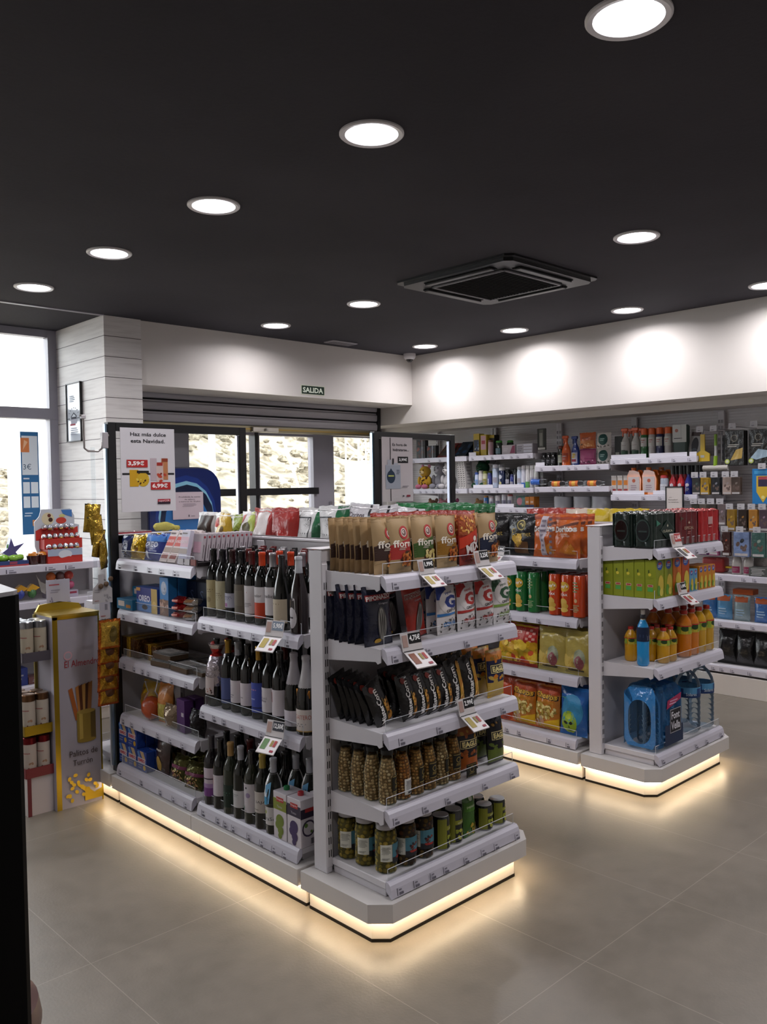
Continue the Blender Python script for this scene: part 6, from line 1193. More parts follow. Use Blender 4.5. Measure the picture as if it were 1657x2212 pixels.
for k in range(4): at(ok, 4.885-.054*k+(.108 if k > 1 else 0), 1.452, 'orange and navy pack, %s on the lower toiletries shelf' % ORD[k], 'pack', 'orange and navy packs', x=XF-.02+.045*(k//2))
# unit four: car care
zg = 1.876
def carcare(c): return lambda P: (P.rect(0, 0, 1, .45, c), P.rect(.1, .5, .9, .95, 'a8a6a2'), P.bars(.15, .45, .85, .5, 1, '1c1c20'), P.text('repsol', .5, .75, .06, '5a4038', w=.5))
tg = spray('spray_bottle', .042, .29, 'a4a29e', 'b84a1c', carcare('2c4a38'), True); at(tg, 3.865, zg, 'grey spray bottle with orange trigger, left one', 'spray bottle', 'orange triggered spray bottles'); at(tg, 3.765, zg, 'grey spray bottle with orange trigger, right one', 'spray bottle', 'orange triggered spray bottles')
for q in range(2): at(tg, 3.865-.1*q, zg, 'grey spray bottle behind the front pair, %s' % ('left', 'right')[q], 'spray bottle', 'rear spray bottles', x=XF+.1)
for k, (y, c, nm) in enumerate(((3.675, '2c5c34', 'green'), (3.605, 'a09c9a', 'grey'), (3.535, '24284c', 'navy'), (3.46, '9a9694', 'pale grey'))):
    p = spray('aerosol_can', .03, .25, c, 'b8501c', lambda P: (P.rect(0, .55, 1, .97, 'aaa8a4'), P.bars(.2, .7, .8, .9, 2, '8a4030')), False, .78)
    for q in range(2): at(p, y, zg, 'orange capped aerosol can with %s base%s' % (nm, ('', ', rear row')[q]), 'aerosol can', x=XF-.02+.075*q)
jc = carton('washer_jug', .12, .07, .26, '30403a', lambda P: (P.rect(0, .45, 1, 1, 'a4a4a0'), P.ell(.3, .82, .12, '8a5040'), P.bars(.1, .55, .9, .6, 1, '24262a'), P.rect(.6, .5, .64, 1, '8a8c88')), bev=.012); at(jc, 3.355, zg, 'white and dark green jug beside the aerosol cans', 'jug')
at(carton('dark_pack', .09, .06, .2, '181a16', lambda P: P.rect(.1, .0, .5, .3, '8a8c80')), 3.945, zg, 'dark pack at the left end of the car care shelf', 'pack', x=6.66)
at(carton('bulb_card', .1, .012, .22, '8e8c8a', lambda P: (P.ell(.5, .4, .3, '18181c', ry=.3), P.rect(.1, .75, .9, .9, '3a2c2c'), P.ell(.5, .2, .25, '3a4048', ry=.1))), 3.25, zg, 'white blister card with a black device leaning back', 'blister card', rx=-10, ry=4)
zh = 1.568
tu = carton('cream_tube', .05, .03, .165, 'b0aaa6', lambda P: (P.rect(.1, .5, .9, .75, 'b87028'), P.rect(.1, .1, .9, .3, '8a3034'), P.rect(0, .94, 1, 1, 'c8c4c0')))
for k in range(3): at(tu, 3.935-.058*k+.02, zh, 'white and orange cream tube, %s from the left' % ORD[k], 'tube', 'cream tubes', x=XF-.03)
jg = root('oil_jug'); b = MB(); b.prism([(-.06, 0), (.06, 0), (.065, .13), (.045, .19), (.0, .205), (-.045, .205), (-.065, .16)], -.035, .035, 'b8601c', 'gloss', 'y'); b.lathe([(0, .2), (.022, .2), (.022, .228), (0, .228)], 'b8581c', 'plastic', 14, (-.022, 0, 0)); b.build('jug', jg); b = MB(); b.tube([(.02, 0, .2), (.05, 0, .2), (.066, 0, .16)], .009, 'b8581c', 'gloss', 8); b.build('grip', jg)
b = MB(); P = Pt(b, lambda u, v, o: (-.055+.105*u, -.0355-o, .02+.13*v), .105, .13); P.rect(0, 0, 1, 1, 'b0a8a8'); P.ell(.5, .75, .15, 'a05038'); P.bars(.2, .1, .8, .5, 3, '8a7a84'); b.build('label', jg)
for k, y in enumerate((3.755, 3.615)): at(jg, y, zh, 'orange oil jug with white label, %s one' % ('left', 'right')[k], 'jug', x=XF-.02)
at(jg, 3.56, zh, 'third orange jug standing behind the right one', 'jug', x=XF+.09)
at(bot(.034, .16, '8c94a0', 'a02c2c', lab('b8bcc4')), 3.49, zh, 'grey bottle with red cap right of the orange jugs', 'bottle', x=XF-.03)
for k, (y, c, nm) in enumerate(((3.415, '8c1c24', 'red'), (3.345, 'a02024', 'red'), (3.28, '20286c', 'blue'), (3.21, '242c84', 'blue'))):
    p = root('additive_bottle'); b = MB(); b.lathe([(0, 0), (.03, 0), (.03, .1), (.014, .145), (.013, .17), (0, .17)], c, 'gloss', 18); b.build('bottle', p); b = MB(); b.lathe([(0, .165), (.018, .165), (.018, .235), (0, .235)], '101012', 'plastic', 14); b.build('cap', p); b = MB(); P = Pt(b, cylS(.03, .02, .07, 2), .06, .07, 'print', .001); P.ell(.5, .8, .25, 'b8b0b8', ry=.2); P.bars(.2, .1, .8, .5, 3, 'a8a8b8'); b.build('label', p)
    for q in range(2): at(p, y, zh, '%s fuel additive bottle with black cap, %s%s' % (nm, ORD[k], ('', ', rear row')[q]), 'additive bottle', x=XF-.03+.07*q)
# framed small sign
t = root('sign_holder'); b = MB(); w, h = .155, .3
for a in ((0, 0, .01, h), (w-.01, 0, w, h), (0, h-.01, w, h)): b.box(a[0], 0, a[1], a[2], .012, a[3], '101012', 'black_metal')
b.build('frame', t); b = MB(); b.box(.01, .003, 0, w-.01, .008, h-.01, 'c2bab6', 'print'); P = Pt(b, lambda u, v, o: (.01+(w-.02)*u, .003-o, h*v), w, h); P.text('¿Un', .25, .70, .03, '2a2826', w=.16); P.text('buscador?', .42, .64, .035, '2a2826', w=.6); P.text('Lo tenemos.', .46, .575, .035, '2a2826', w=.66); b.build('sheet', t)
put(t, (6.486, 3.44, 1.335), -90, 'small black framed sign reading Lo tenemos in front of the car care shelf', 'sign')
# hanging accessories
def hook(y, z, nm, tagc='a8a6aa', x=6.5):
    t = root('display_hook'); t.location = (x, y, z)
    b = MB(); b.tube([(.44, 0, 0), (.0, 0, 0), (-.006, 0, .008)], .0028, '8a8a90', 'metal', 6); b.build('wire', t)
    b = MB(); b.box(-.012, -.028, -.018, -.008, .028, .026, tagc, 'print'); P = Pt(b, lambda u, v, o: (-.012-o, .028-.056*u, -.018+.044*v), .056, .044); P.bars(.2, .15, .7, .4, 1, '55535a'); P.bars(.3, .6, .6, .75, 1, '77757c'); b.build('price_tag', t)
    return tag(t, 'wall hook with pale price tag over the '+nm, 'hook', 'hooks on the accessories wall')
def d_bl(c, c2): return lambda P, m_: (P.rect(.05, .75, .95, .97, c), P.blobs(.2, .2, .8, .7, 6, .16, ['8a8a90', c2, '5a4a44'], 3), P.rect(.08, .04, .92, .14, 'a8a4a4'))
t = root('ice_scraper'); b = MB(); b.prism([(-.018, 0), (.018, 0), (.018, -.13), (.058, -.155), (.058, -.215), (-.058, -.215), (-.058, -.155), (-.018, -.13)], -.006, .006, 'b89a14', 'plastic', 'y'); b.build('blade_handle', t); b = MB(); b.box(-.016, -.0075, -.185, .016, -.006, -.165, 'a8a8a0', 'print'); b.build('label', t); put(t, (6.54, 3.145, 2.045), -90, 'yellow ice scraper hanging right of the car care shelf', 'ice scraper')
t = root('window_squeegee'); b = MB(); b.tube([(0, 0, 0), (0, 0, -.09)], .012, '6a8c24', 'plastic', 10); b.tube([(0, 0, -.09), (0, 0, -.17)], .010, 'a8aaa8', 'plastic', 10); b.tube([(0, 0, -.17), (-.005, 0, -.25)], .015, '7a9c24', 'plastic', 10); b.build('handle', t); b = MB(); b.tube([(-.1, 0, -.265), (.1, 0, -.265)], .022, 'a8a49e', 'plush', 12); b.build('sponge_head', t)
put(t, (6.53, 3.035, 2.04), -90, 'squeegee with green handle and white sponge head', 'squeegee'); b = MB(); b.tube([(0, 0, 0), (0, 0, -.2)], .006, 'b0b0b4', 'metal', 8); b.box(.01, -.004, -.2, .04, .004, 0, '18181a', 'print', .002); o = b.build('tool_card'); put(o, (6.55, 2.995, 2.03), -90, 'metal tool on black card beside the squeegee', 'tool')
bp_ = lambda i: hang('wiper_pack', .15, .27, '141312', lambda P, m_: (P.ell(.5, .78, .18, '8a8478', ry=.1), P.ell(.5, .78, .14, '28241f', ry=.08), P.bars(.15, .52, .8, .62, 2, 'b0aca4'), P.poly([(.1, .2), (.5, .45), (.95, .4), (.95, .22), (.4, .15)] if i else [(.3, .15), (.9, .2), (.95, .5), (.6, .45)], ('a88c44', '8aa0b0')[i]), P.ell(.14, .12, .13, '9aa844', ry=.07), P.ell(.14, .12, .07, 'c0c4b0', ry=.04)), 'foil', .014)
for k, y in enumerate((2.885, 2.70)):
    p = bp_(k)
    for q in range(3): put(p, (6.53+.03*q, y, 2.06), -90, 'black car accessory pouch with round badge, %s column, %s' % (('left', 'right')[k], ORD[q]), 'pouch', 'black car accessory pouches')
for y, z, nm in ((3.145, 2.08, 'yellow ice scraper'), (3.035, 2.08, 'green handled squeegee'), (2.885, 2.09, 'left black accessory pouch'), (2.72, 2.095, 'right black accessory pouch'), (2.66, 1.775, 'light blue chamois pack')): hook(y, z, nm)
row_b = [(3.19, 1.70, '2c2c2a', '4a5a54'), (3.12, 1.70, 'a88420', '8a8a90'), (3.03, 1.70, '1c1e22', '8a8c98'), (2.94, 1.70, '9a8880', 'a89898'), (2.87, 1.70, '4a3c34', '8a8078')]
for k, (y, z, c, c2) in enumerate(row_b):
    p = hang('blister_pack', .07, .135, c, d_bl(c, c2), 'print', .01); hook(y, z+.02, ORD[k]+' blister pack of the second hook row')
    for q in range(2): put(p, (6.52+.03*q, y, z), -90, 'small blister pack on the second hook row, %s from the left, %s' % (ORD[k], ('front', 'rear')[q]), 'blister pack', 'blister packs on the second hook row')
cp = hang('chamois_pack', .165, .27, '1c6ca8', lambda P, m_: (P.rect(.1, .85, .9, .95, '3a8cc0'), P.poly([(.2, .8), (.8, .8), (.8, .35), (.5, .05), (.2, .35)], 'c0a02c'), P.rect(.28, .5, .72, .78, '2c2440'), P.rect(.3, .7, .7, .77, 'a04048'), P.ell(.5, .2, .08, 'd0c880')), 'print', .02)
for q in range(2): put(cp, (6.52+.03*q, 2.66, 1.76), -90, 'large light blue pack with yellow shape near the picture edge, %s' % ('front', 'rear')[q], 'pack', 'light blue chamois packs')
for k, (y, c, c2) in enumerate(((3.20, '3a3c30', '8a9078'), (3.135, '5a544c', 'a8a080'), (3.06, '34302c', '8a8478'), (2.985, '6a5e60', 'b09aa0'), (2.91, '8a6a20', 'b8983c'), (2.82, '2c2018', 'b07c38'), (2.74, 'a8742c', 'c0a880'), (2.66, '4a3a44', '907a8a'))):
    z = 1.49 if k < 4 else 1.45; p = hang('air_freshener', .065, .165, c, d_bl(c, c2), 'print', .01); hook(y, z+.02, ORD[k]+' air freshener of the third hook row')
    for q in range(2): put(p, (6.52+.03*q, y, z), -90, 'air freshener card on the third hook row, %s from the left, %s' % (ORD[k], ('front', 'rear')[q]), 'air freshener', 'air fresheners on the third hook row')
for k, (y, w_, c, c2) in enumerate(((3.14, .075, '5a3460', 'a05a8a'), (3.05, .075, '8a3a64', 'b05a80'), (2.95, .06, '3a201c', 'a04a30'), (2.83, .12, '6a7ca0', '20262c'), (2.70, .1, '3a5a54', '8a9a90'))):
    z = 1.275; p = hang('air_freshener', w_, .19, c, d_bl(c, c2), 'foil', .012); hook(y, z+.02, ORD[k]+' pack of the fourth hook row')
    for q in range(2): put(p, (6.52+.03*q, y, z), -90, 'larger hanging pack on the fourth hook row, %s from the left, %s' % (ORD[k], ('front', 'rear')[q]), 'air freshener', 'packs on the fourth hook row')
# low shelves on the right
zl = .941
rd_ = root('red_box'); b = MB(); b.box(-.09, -.06, 0, .09, .06, .12, '8c2420', 'plastic', .02, 3); b.build('body', rd_); b = MB(); b.lathe([(0, 0), (.04, 0), (.04, .012), (0, .012)], 'b8981c', 'plastic', 20, (.12, 0, .04)); b.build('yellow_disc', rd_); at(rd_, 3.10, zl, 'red plastic box with a yellow disc on the low shelf', 'box', x=6.66)
sw = spray('spray_bottle', .04, .24, 'b0aca8', 'b4b2b0', lab('8a3050', .1, .5), True)
for k, y in enumerate((2.90, 2.81)): at(sw, y, zl, 'white trigger spray on the low wall shelf, %s' % ('left', 'right')[k], 'spray bottle', 'white trigger sprays')
at(bag('cloth_bundle', .3, .22, .16, '8e8884', None, m='plush', seal='7a7672', seed=230, nu=10, nv=8), 2.66, zl, 'pile of grey cloths at the right edge', 'cloths', x=6.68)
at(carton('pad_pack', .14, .1, .07, '4a4c4a', lambda P: P.bars(.1, .1, .9, .9, 5, 'a8a8a8')), 2.70, zl, 'striped silver pad pack in front of the cloths', 'pack', x=6.56)
zl = .576
for k, (y, c, nm) in enumerate(((3.12, '2c6098', 'blue'), (3.0, '4a80a8', 'pale blue'), (2.86, '7a8c90', 'clear'), (2.70, '34609a', 'dull blue'))): at(bag('laundry_bag', .13, .2, .09, c, lambda P: (P.rect(.1, .75, .9, .95, 'a04c20'), P.bars(.2, .2, .8, .5, 3, '8aa8c0')), m='foil', seal='8a9498', seed=240+k, nu=8, nv=10), y, zl, '%s plastic bag with orange header on the middle low shelf' % nm, 'bag', x=6.6)
at(carton('header_box', .16, .1, .04, 'a04a1c'), 2.86, zl+.205, 'orange card lying over the clear bags', 'card', x=6.66)
zl = .226
for k, y in enumerate((2.98, 2.84, 2.70, 2.56)): at(bag('black_bag', .16, .27, .12, '0a0a0c', None, m='foil', seal='0c0c0e', seed=250+k, nu=10, nv=12), y, zl, 'black plastic bag on the lowest wall shelf, %s from the left' % ORD[k], 'bag', 'black plastic bags', x=6.6, rx=-8)
at(carton('paper_sheet', .14, .004, .2, 'a4a09e', lambda P: (P.bars(.2, .7, .8, .9, 3, '4a4648'), P.bars(.6, .1, .9, .3, 2, '77747a'))), 3.10, .24, 'white printed sheet standing on the lowest wall shelf', 'sheet', x=6.53, rx=-6)

# ================================================================ left: window shelves
t = root('egg_display'); b = MB(); W_, H_ = .32, .38
pr = [(-.12, 0), (.13, 0), (.15, .10), (.165, .26), (.13, .27), (.13, .33), (.10, .38), (-.11, .38), (-.125, .33), (-.16, .29), (-.16, .12)]
b.prism(pr, .02, .028, 'b0b4bc', 'print', 'y'); b.box(-.12, -.10, 0, .13, .02, .1, 'a82c24', 'print'); b.box(-.13, -.07, .1, .145, .02, .17, 'a82c24', 'print'); b.build('card_stand', t)
b = MB(); P = Pt(b, lambda u, v, o: (-.16+.32*u, .02-o, .38*v), .32, .38); P.poly([(.02, .42), (.98, .42), (.98, .66), (.8, .6), (.6, .67), (.4, .6), (.2, .67), (.02, .6)], 'b03028'); P.ell(.3, .82, .14, 'c0b494'); P.ell(.36, .8, .05, '3a2018'); P.ell(.33, .88, .04, '5a2c20'); P.ell(.6, .78, .12, 'b03a2c', ry=.06); P.poly([(.6, .98), (.85, .98), (.85, .84), (.65, .9)], '3c6ca8'); P.ell(.62, .87, .07, 'b8b070', ry=.03)
P = Pt(b, lambda u, v, o: (-.12+.25*u, -.10-o, .1*v), .25, .1); P.rect(0, .5, 1, 1, '98a4b8'); P.ell(.5, .6, .2, 'c0c4cc', ry=.3); P.poly([(0, .35), (.2, .45), (.4, .35), (.6, .45), (.8, .35), (1, .45), (1, 0), (0, 0)], 'b03028'); b.build('printed_faces', t)
for r_, (z_, y_, n_, x_) in enumerate(((.115, -.085, 6, -.105), (.185, -.04, 7, -.12), (.25, .0, 6, -.1))):
    for k in range(n_): b = MB(); b.ball((x_+.04*k, y_, z_), .019, ('c0bcc0', 'b8bcc8')[k % 2], 'shinyfoil', 10, 8, (1, 1, 1.25)); b.ball((x_+.04*k, y_-.003, z_-.009), .0175, ('a83028', 'b08c4c')[k % 2], 'shinyfoil', 10, 6, (1, 1, .8)); b.build('egg', t)
put(t, (2.535, 6.03, 1.171), 0, 'red and white card display of foil chocolate eggs by the window', 'display')
b = MB(); b.box(-.14, -.05, 0, .12, .05, .035, '2c3c6a', 'print'); P = Pt(b, lambda u, v, o: (-.14+.26*u, -.05-o, .035*v), .26, .035); P.rect(0, 0, 1, .3, 'a03a3c'); P.rect(.5, .4, .7, .9, '8a3a4c'); o = b.build('sweet_tray'); put(o, (2.17, 6.0, 1.171), 0, 'blue tray holding green sweets at the left edge', 'tray')
for k, (x, y, r) in enumerate(((2.08, 5.99, .032), (2.14, 6.01, .034), (2.2, 5.98, .03), (2.25, 6.02, .028), (2.12, 6.03, .03))): b = MB(); b.ball((0, 0, 0), r, '78a82c', 'foil', 12, 8, (1.2, 1, .8), .2, k); o = b.build('green_sweet'); put(o, (x, y, 1.224), 0, 'bright green wrapped sweet in the blue tray, %s' % ORD[k], 'sweet', 'green sweets in the tray')
b = MB(); b.prism([(-.06, .0), (-.02, .03), (.0, .1), (.02, .04), (.09, .06), (.03, .0), (.05, -.03), (-.03, -.02)], 0, .05, '4a4478', 'foil', 'y'); b.ball((.0, .02, .03), .025, '5a8a3c', 'foil', 10, 7, (1, .8, 1.3), .3, 1); o = b.build('wrapped_sweet'); put(o, (2.2, 6.02, 1.262), 0, 'purple and green twist wrapped sweet standing above the tray', 'sweet')
for k in range(2): b = MB(); b.lathe([(0, 0), (.035, 0), (.042, .055), (.044, .062), (0, .062)], '3a1814', 'gloss', 16); b.ball((0, 0, .066), .034, 'b8701c', 'foil', 12, 7, (1, 1, .6), .3, k+4); o = b.build('sweet_cup'); put(o, (2.33+.075*k, 5.98+.01*k, 1.171), 0, 'dark red cup with orange sweets, %s' % ('left', 'right')[k], 'cup', 'cups of orange sweets')
z_ = .921
for k, (x, c1, c2) in enumerate(((2.24, 'c08c1c', '2c3c8c'), (2.32, 'c89820', '3a6a34'))):
    t = root('lollipop_toy'); b = MB(); b.ball((0, 0, .05), .03, c2, 'foil', 12, 8, (1, 1, 1.2), .2, k); b.build('wrapper', t); b = MB(); b.prism([(-.045, .07), (-.02, .1), (0, .115), (.025, .1), (.05, .085), (.02, .07), (0, .06)], -.02, .02, c1, 'foil', 'y'); b.build('star_top', t); put(t, (x, 5.99, z_), 0, 'toy sweet with yellow top and %s body' % ('blue', 'green')[k], 'toy sweet')
t = root('surprise_ball_display'); b = MB(); b.box(-.1, -.06, 0, .11, .06, .05, 'a8a0b0', 'print'); P = Pt(b, lambda u, v, o: (-.1+.21*u, -.06-o, .05*v), .21, .05); P.ell(.35, .5, .1, '8a2c44', ry=.35); P.rect(.5, .5, .95, .8, '8a3448'); P.rect(.05, .5, .22, .8, '7a3040'); b.prism([(-.16, .17), (-.13, .12), (-.07, .09), (-.1, .03), (-.13, .05)], .0, .004, 'a8a49c', 'print', 'y'); b.build('card_box', t)
for k in range(3):
    b = MB(); b.ball((-.06+.065*k, -.02, .085), .03, ('a83c68', '7a3058', 'a84468')[k], 'gloss', 12, 8); b.build('pink_ball', t); b = MB(); b.ball((-.06+.065*k, .0, .15), .034, ('b85a1c', '5a3c3c', 'b03c30')[k], 'gloss', 12, 8); b.build('orange_ball', t)
put(t, (2.52, 6.0, z_), 0, 'small box of pink and orange surprise balls under the eggs', 'display')
for k, (x, z, c, w_, h_) in enumerate(((2.18, .646, '1c5a7c', .14, .1), (2.33, .646, '4a6a84', .12, .09), (2.2, .341, '1a2c6a', .12, .12), (2.33, .341, '5a3a3c', .13, .05), (2.5, .646, '2a4a5c', .16, .1), (2.55, .341, '4a4a54', .18, .1))): put(carton('snack_box', w_, .1, h_, c, lambda P: P.bars(.2, .3, .8, .7, 2, '8a8a94')), (x, 6.0, z), 0, 'small dark snack box on the lower window shelves, %s' % ORD[k], 'box')
# ================================================================ turrón display
t = root('cardboard_display'); X1, X2, Y1, Y2 = 1.80, 2.055, 4.39, 4.62
b = MB(); b.box(X1, Y1, 0, X2, Y2, 1.02, '8e8890', 'print'); b.box(X1, Y1-.002, 1.005, X2, Y1, 1.02, 'b89a34', 'metal'); b.box(X1-.001, Y1-.002, 0, X1+.026, Y1, 1.02, 'a88c28', 'metal'); b.box(X2-.008, Y1-.002, 0, X2, Y1, 1.02, 'a88c28', 'metal'); b.box(X1-.003, Y1-.003, 1.02, X2+.002, Y2, 1.03, 'b8a050', 'metal'); b.box(X1-.002, Y1-.001, 0, X1, Y1+.03, 1.02, 'a4a0ac', 'print'); b.build('cabinet', t)
b = MB(); W_ = X2-X1; P = Pt(b, lambda u, v, o: (X1+.03+(W_-.04)*u, Y1-.002-o, 1.0*v), W_-.04, 1.0); P.text('El Almendro', .58, .765, .035, '8c2a30', w=.9); P.ell(.22, .81, .11, 'b08890', ry=.024); P.ell(.22, .81, .08, '8e8890', ry=.016)
for x0, dx, c in ((.2, .17, '8a4a1c'), (.38, .08, '9a6430'), (.46, .05, '4a2410'), (.55, .02, 'a07840'), (.64, -.03, '3c2014'), (.72, -.06, '7a5028')): P.poly([(x0, .62+.04*x0), (x0+.1, .63+.04*x0), (x0+.1+dx, .46), (x0+dx, .46)], c)
P.rect(.4, .345, .88, .5, '7a6424'); P.rect(.46, .345, .55, .5, '9a823c'); P.rect(.75, .345, .88, .5, '54431a'); P.ell(.64, .5, .24, '8a7434', ry=.012); P.ell(.64, .345, .24, '7a6424', ry=.012)
P.text('Palitos de', .55, .285, .032, '3c302c', w=.72); P.text('Turrón', .52, .235, .03, '3c302c', w=.5)
rd = random.Random(8); P.m = 'metal'
P.poly([(.55, .02), (1, .02), (1, .07), (.8, .055), (.62, .09), (.4, .12), (.35, .115), (.56, .07)], 'b89a30')
for k in range(20): a = rd.uniform(-.2, 2.6); x, y = rd.uniform(.1, .95), rd.uniform(.03, .17); P.ell(x, y, .055, 'b89c34', ry=.009, rot=a)
b.build('printed_front', t)
for k, (z0, c1) in enumerate(((.80, '77727a'), (.42, 'a88c28'), (.2, '6a2026'))):
    b = MB(); b.box(1.655, 4.42, z0, 1.80, 4.61, z0+.008, c1, 'print'); b.box(1.652, 4.418, z0, 1.656, 4.612, z0+.05, c1, 'metal' if k < 2 else 'print'); b.box(1.655, 4.416, z0, 1.80, 4.42, z0+.05, c1, 'metal' if k < 2 else 'print'); b.box(1.650, 4.48, z0, 1.652, 4.53, z0+.05, 'b8b4bc', 'print'); b.build('tray', t)
b = MB(); b.box(1.665, 4.425, 0, 1.80, 4.61, .2, 'a8a0a0', 'print'); b.box(1.66, 4.42, 0, 1.665, 4.61, .2, 'b4aca8', 'print'); b.box(1.66, 4.418, 0, 1.68, 4.421, .2, '5c1c24', 'print'); b.box(1.785, 4.6, .2, 1.80, 4.61, 1.02, '8a7a3c', 'print'); b.build('base_box', t)
b = MB(); b.prism([(1.80, 1.03), (2.055, 1.03), (2.04, 1.055), (1.93, 1.075), (1.82, 1.065)], 4.60, 4.615, 'b89c3c', 'metal', 'y'); b.build('header', t)
tag(t, 'white and gold cardboard floor display with trays of tins on its side', 'display stand')
def tin(c, top): 
    t = root('turron_tin'); b = MB(); b.lathe([(0, 0), (.033, 0), (.034, .004), (.034, .168), (0, .168)], c, 'print', 18); b.build('tube', t); b = MB(); b.lathe([(0, .165), (.0348, .165), (.0348, .196), (.03, .2), (0, .198)], top, 'metal', 18); b.build('lid', t)
    b = MB(); P = Pt(b, cylS(.034, .01, .15, 4), .136, .15, 'print', .001); P.blobs(.1, .08, .9, .4, 8, .05, ['6a4a3c', '8a6a54', '5a3428'], 3); P.bars(.3, .7, .7, .76, 1, '8a4a4a'); P.bars(.1, .45, .3, .7, 2, 'a89a90'); b.build('label', t); return t
for z0, c, top, nm in ((.808, 'a49a88', '8c8c90', 'silver'), (.43, 'a69c90', '6a4c34', 'bronze'), (.208, 'a69a90', '6c1c20', 'dark red')):
    p = tin(c, top)
    for k, (x, y) in enumerate(((1.69, 4.455), (1.76, 4.455), (1.69, 4.525), (1.76, 4.525), (1.69, 4.59))): put(p, (x, y, z0), -40, 'cream %s lidded turrón tin, %s in its display tray' % (nm, ('front left', 'front right', 'middle left', 'middle right', 'rear left')[k]), 'tin', '%s lidded turrón tins' % nm)
b = MB(); b.box(0, 0, 0, .13, .004, .125, 'a8a6b4', 'print'); P = Pt(b, lambda u, v, o: (.13*u, -o, .125*v), .13, .125); P.bars(.1, .72, .7, .85, 1, 'a05058'); P.bars(.15, .4, .6, .6, 2, '8a8694'); P.blobs(.0, .05, .25, .25, 4, .04, ['77748a'], 2); o = b.build('header_card'); put(o, (1.86, 4.60, 1.07), 0, 'pale header card standing on the gold display top', 'card')
# clip strips hanging from the frame
t = root('strip_hanger'); b = MB(); b.tube([(2.08, 4.27, 1.97), (2.045, 4.27, 1.965), (2.04, 4.27, 1.90), (2.02, 4.27, 1.885), (1.965, 4.27, 1.885), (1.945, 4.27, 1.90), (1.943, 4.27, 2.06), (1.925, 4.27, 2.07)], .006, 'a8a2a0', 'metal', 8); b.build('wire', t); b = MB(); b.box(2.04, 4.255, 1.90, 2.072, 4.285, 1.985, 'a8a4a8', 'plastic', .003); b.build('clamp', t); b = MB(); b.box(1.93, 4.262, 2.052, 1.955, 4.278, 2.072, 'c0bcc0', 'plastic', .002); b.build('end_stop', t)
tag(t, 'grey bent wire arm clamped to the tall black frame', 'hook arm')
t = root('clip_strip'); b = MB(); b.box(-.012, -.001, -.3, .012, .001, .02, 'a8aaac', 'clearfilm'); b.box(-.012, -.0015, -.9, .012, .0015, -.3, 'a8aaac', 'clearfilm'); b.build('strip', t); put(t, (1.99, 4.27, 1.885), 0, 'clear plastic strip hanging from the wire arm', 'strip')
gs = bag('coin_pack', .08, .15, .035, 'a88a34', lambda P: P.reg(.0, .3, '3a2a1c', .5, 1), m='shinyfoil', seal='2a2624', seed=260, nu=10, nv=12, wob=.25)
for k, (x, y, z, ry) in enumerate(((1.965, 4.262, 1.46, 5), (2.0, 4.25, 1.40, -8), (1.985, 4.24, 1.33, 10), (2.02, 4.235, 1.27, -4))): put(gs, (x, y, z), 20*k-20, 'crinkled gold foil pack on the hanging strip, %s from the top' % ORD[k], 'foil pack', 'gold foil packs on the strip', ry=ry)
b = MB(); b.prism([(-.055, 0), (.055, 0), (.055, .075), (.03, .1), (.01, .11), (.01, .15), (-.02, .15), (-.02, .11), (-.05, .08)], -.001, .001, 'a8a4a4', 'print', 'y'); o_ = MB()
t = root('tasting_card'); o = b.build('card', t); b = MB(); [b.ball((x, -.008, z), .014, '5a4430', 'food', 12, 8, (1, .5, 1)) for x, z in ((-.01, .09), (.02, .1), (.045, .125))]; b.build('nougat_balls', t); b = MB(); P = Pt(b, lambda u, v, o: (-.055+.11*u, -.001-o, .11*v), .11, .11); P.bars(.1, .5, .45, .7, 2, '8a8688'); P.blobs(.6, .05, .95, .45, 9, .05, ['8a8688'], 3); P.bars(.1, .1, .4, .18, 1, 'a07878'); b.build('print', t)
put(t, (2.0, 4.225, 1.09), 0, 'white cut out card with three brown round sweets', 'card')
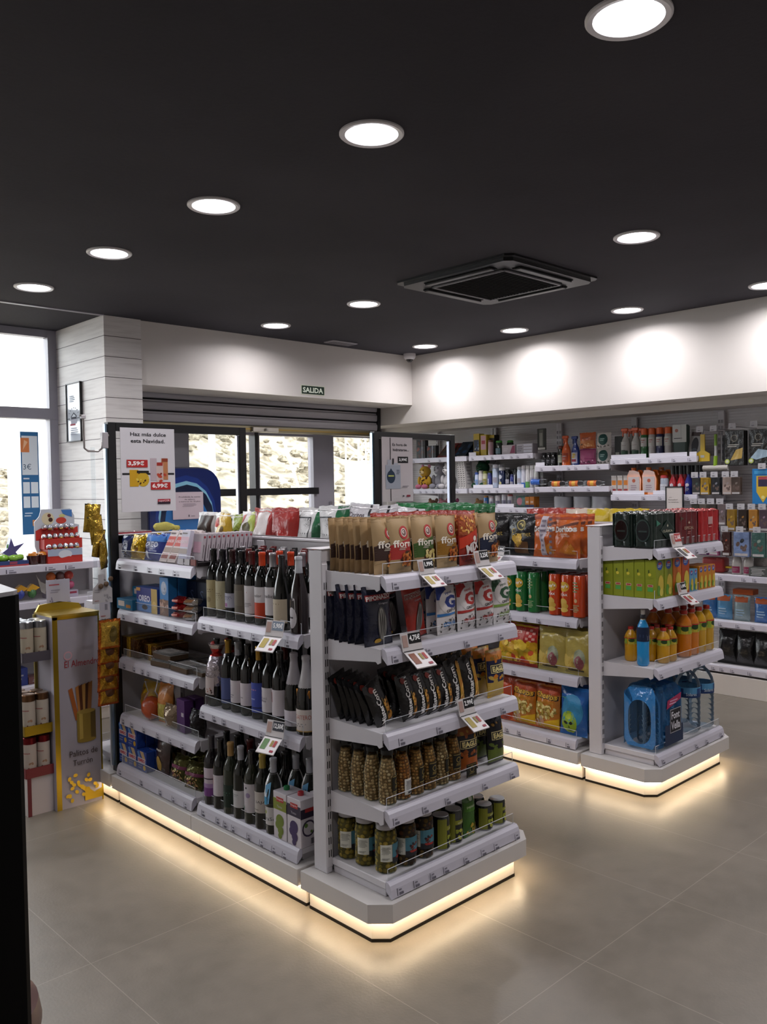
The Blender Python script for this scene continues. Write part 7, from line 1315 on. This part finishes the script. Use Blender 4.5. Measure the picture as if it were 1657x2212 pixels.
b = MB(); b.box(-.03, -.001, 0, .03, .001, .085, 'a39fa6', 'print'); P = Pt(b, lambda u, v, o: (-.03+.06*u, -.001-o, .085*v), .06, .085); P.rect(.5, .55, .75, .9, '77747a'); P.bars(.1, .1, .7, .25, 1, '8a5a60'); o = b.build('code_card'); put(o, (2.01, 4.222, 1.008), 0, 'small white card hanging below the cut out card', 'card')
cs = bag('caramel_sachet', .12, .155, .035, lambda u, v: 'c8a040' if .1 < u < .9 and .1 < v < .9 else 'b8601c', lambda P: P.ell(.62, .5, .18, '5a4a20', ry=.28), m='shinyfoil', seal='98481c', seed=270, nu=12, nv=12, wob=.2)
cs2 = bag('caramel_sachet', .12, .155, .035, lambda u, v: 'b08428' if .12 < u < .88 and .12 < v < .88 else 'a8501c', lambda P: P.ell(.5, .5, .22, '4a2a14', ry=.2), m='shinyfoil', seal='8a3c18', seed=271, nu=12, nv=12, wob=.2)
for k, (x, z, dy) in enumerate(((2.0, .86, 0), (2.008, .775, .03), (2.015, .70, .05), (2.02, .625, .07), (2.03, .545, .09))): put(cs if k == 0 else cs2, (x, 4.16+dy, z), 0, 'copper and gold foil caramel sachet, %s from the top of the hanging column' % ORD[k], 'sachet', 'hanging caramel sachets', rx=4)
b = MB(); b.tube([(0, 0, 0), (0, .0, -.55)], .0025, '8a8a8a', 'metal', 6); b.tube([(0, 0, 0), (.04, .06, .03)], .003, '8a8a8a', 'metal', 6); o = b.build('sachet_hanger'); put(o, (2.03, 4.262, 1.09), 0, 'thin wire hanger behind the caramel sachets', 'hanger')
# brown stool behind the counter edge
t = root('stool'); t.location = (.54, 1.88, 0)
b = MB(); b.lathe([(0, .50), (.14, .50), (.165, .52), (.172, .56), (.165, .60), (.14, .622), (0, .63)], '5a4340', 'plastic', 40); b.build('seat', t)
for k in range(4): a = PI/4+k*PI/2; b = MB(); b.tube([(.1*cos(a), .1*sin(a), .51), (.14*cos(a), .14*sin(a), .0)], .014, '1a1a1c', 'black_metal', 10); b.build('leg', t)
tag(t, 'brown padded stool peeking out behind the black counter', 'stool')
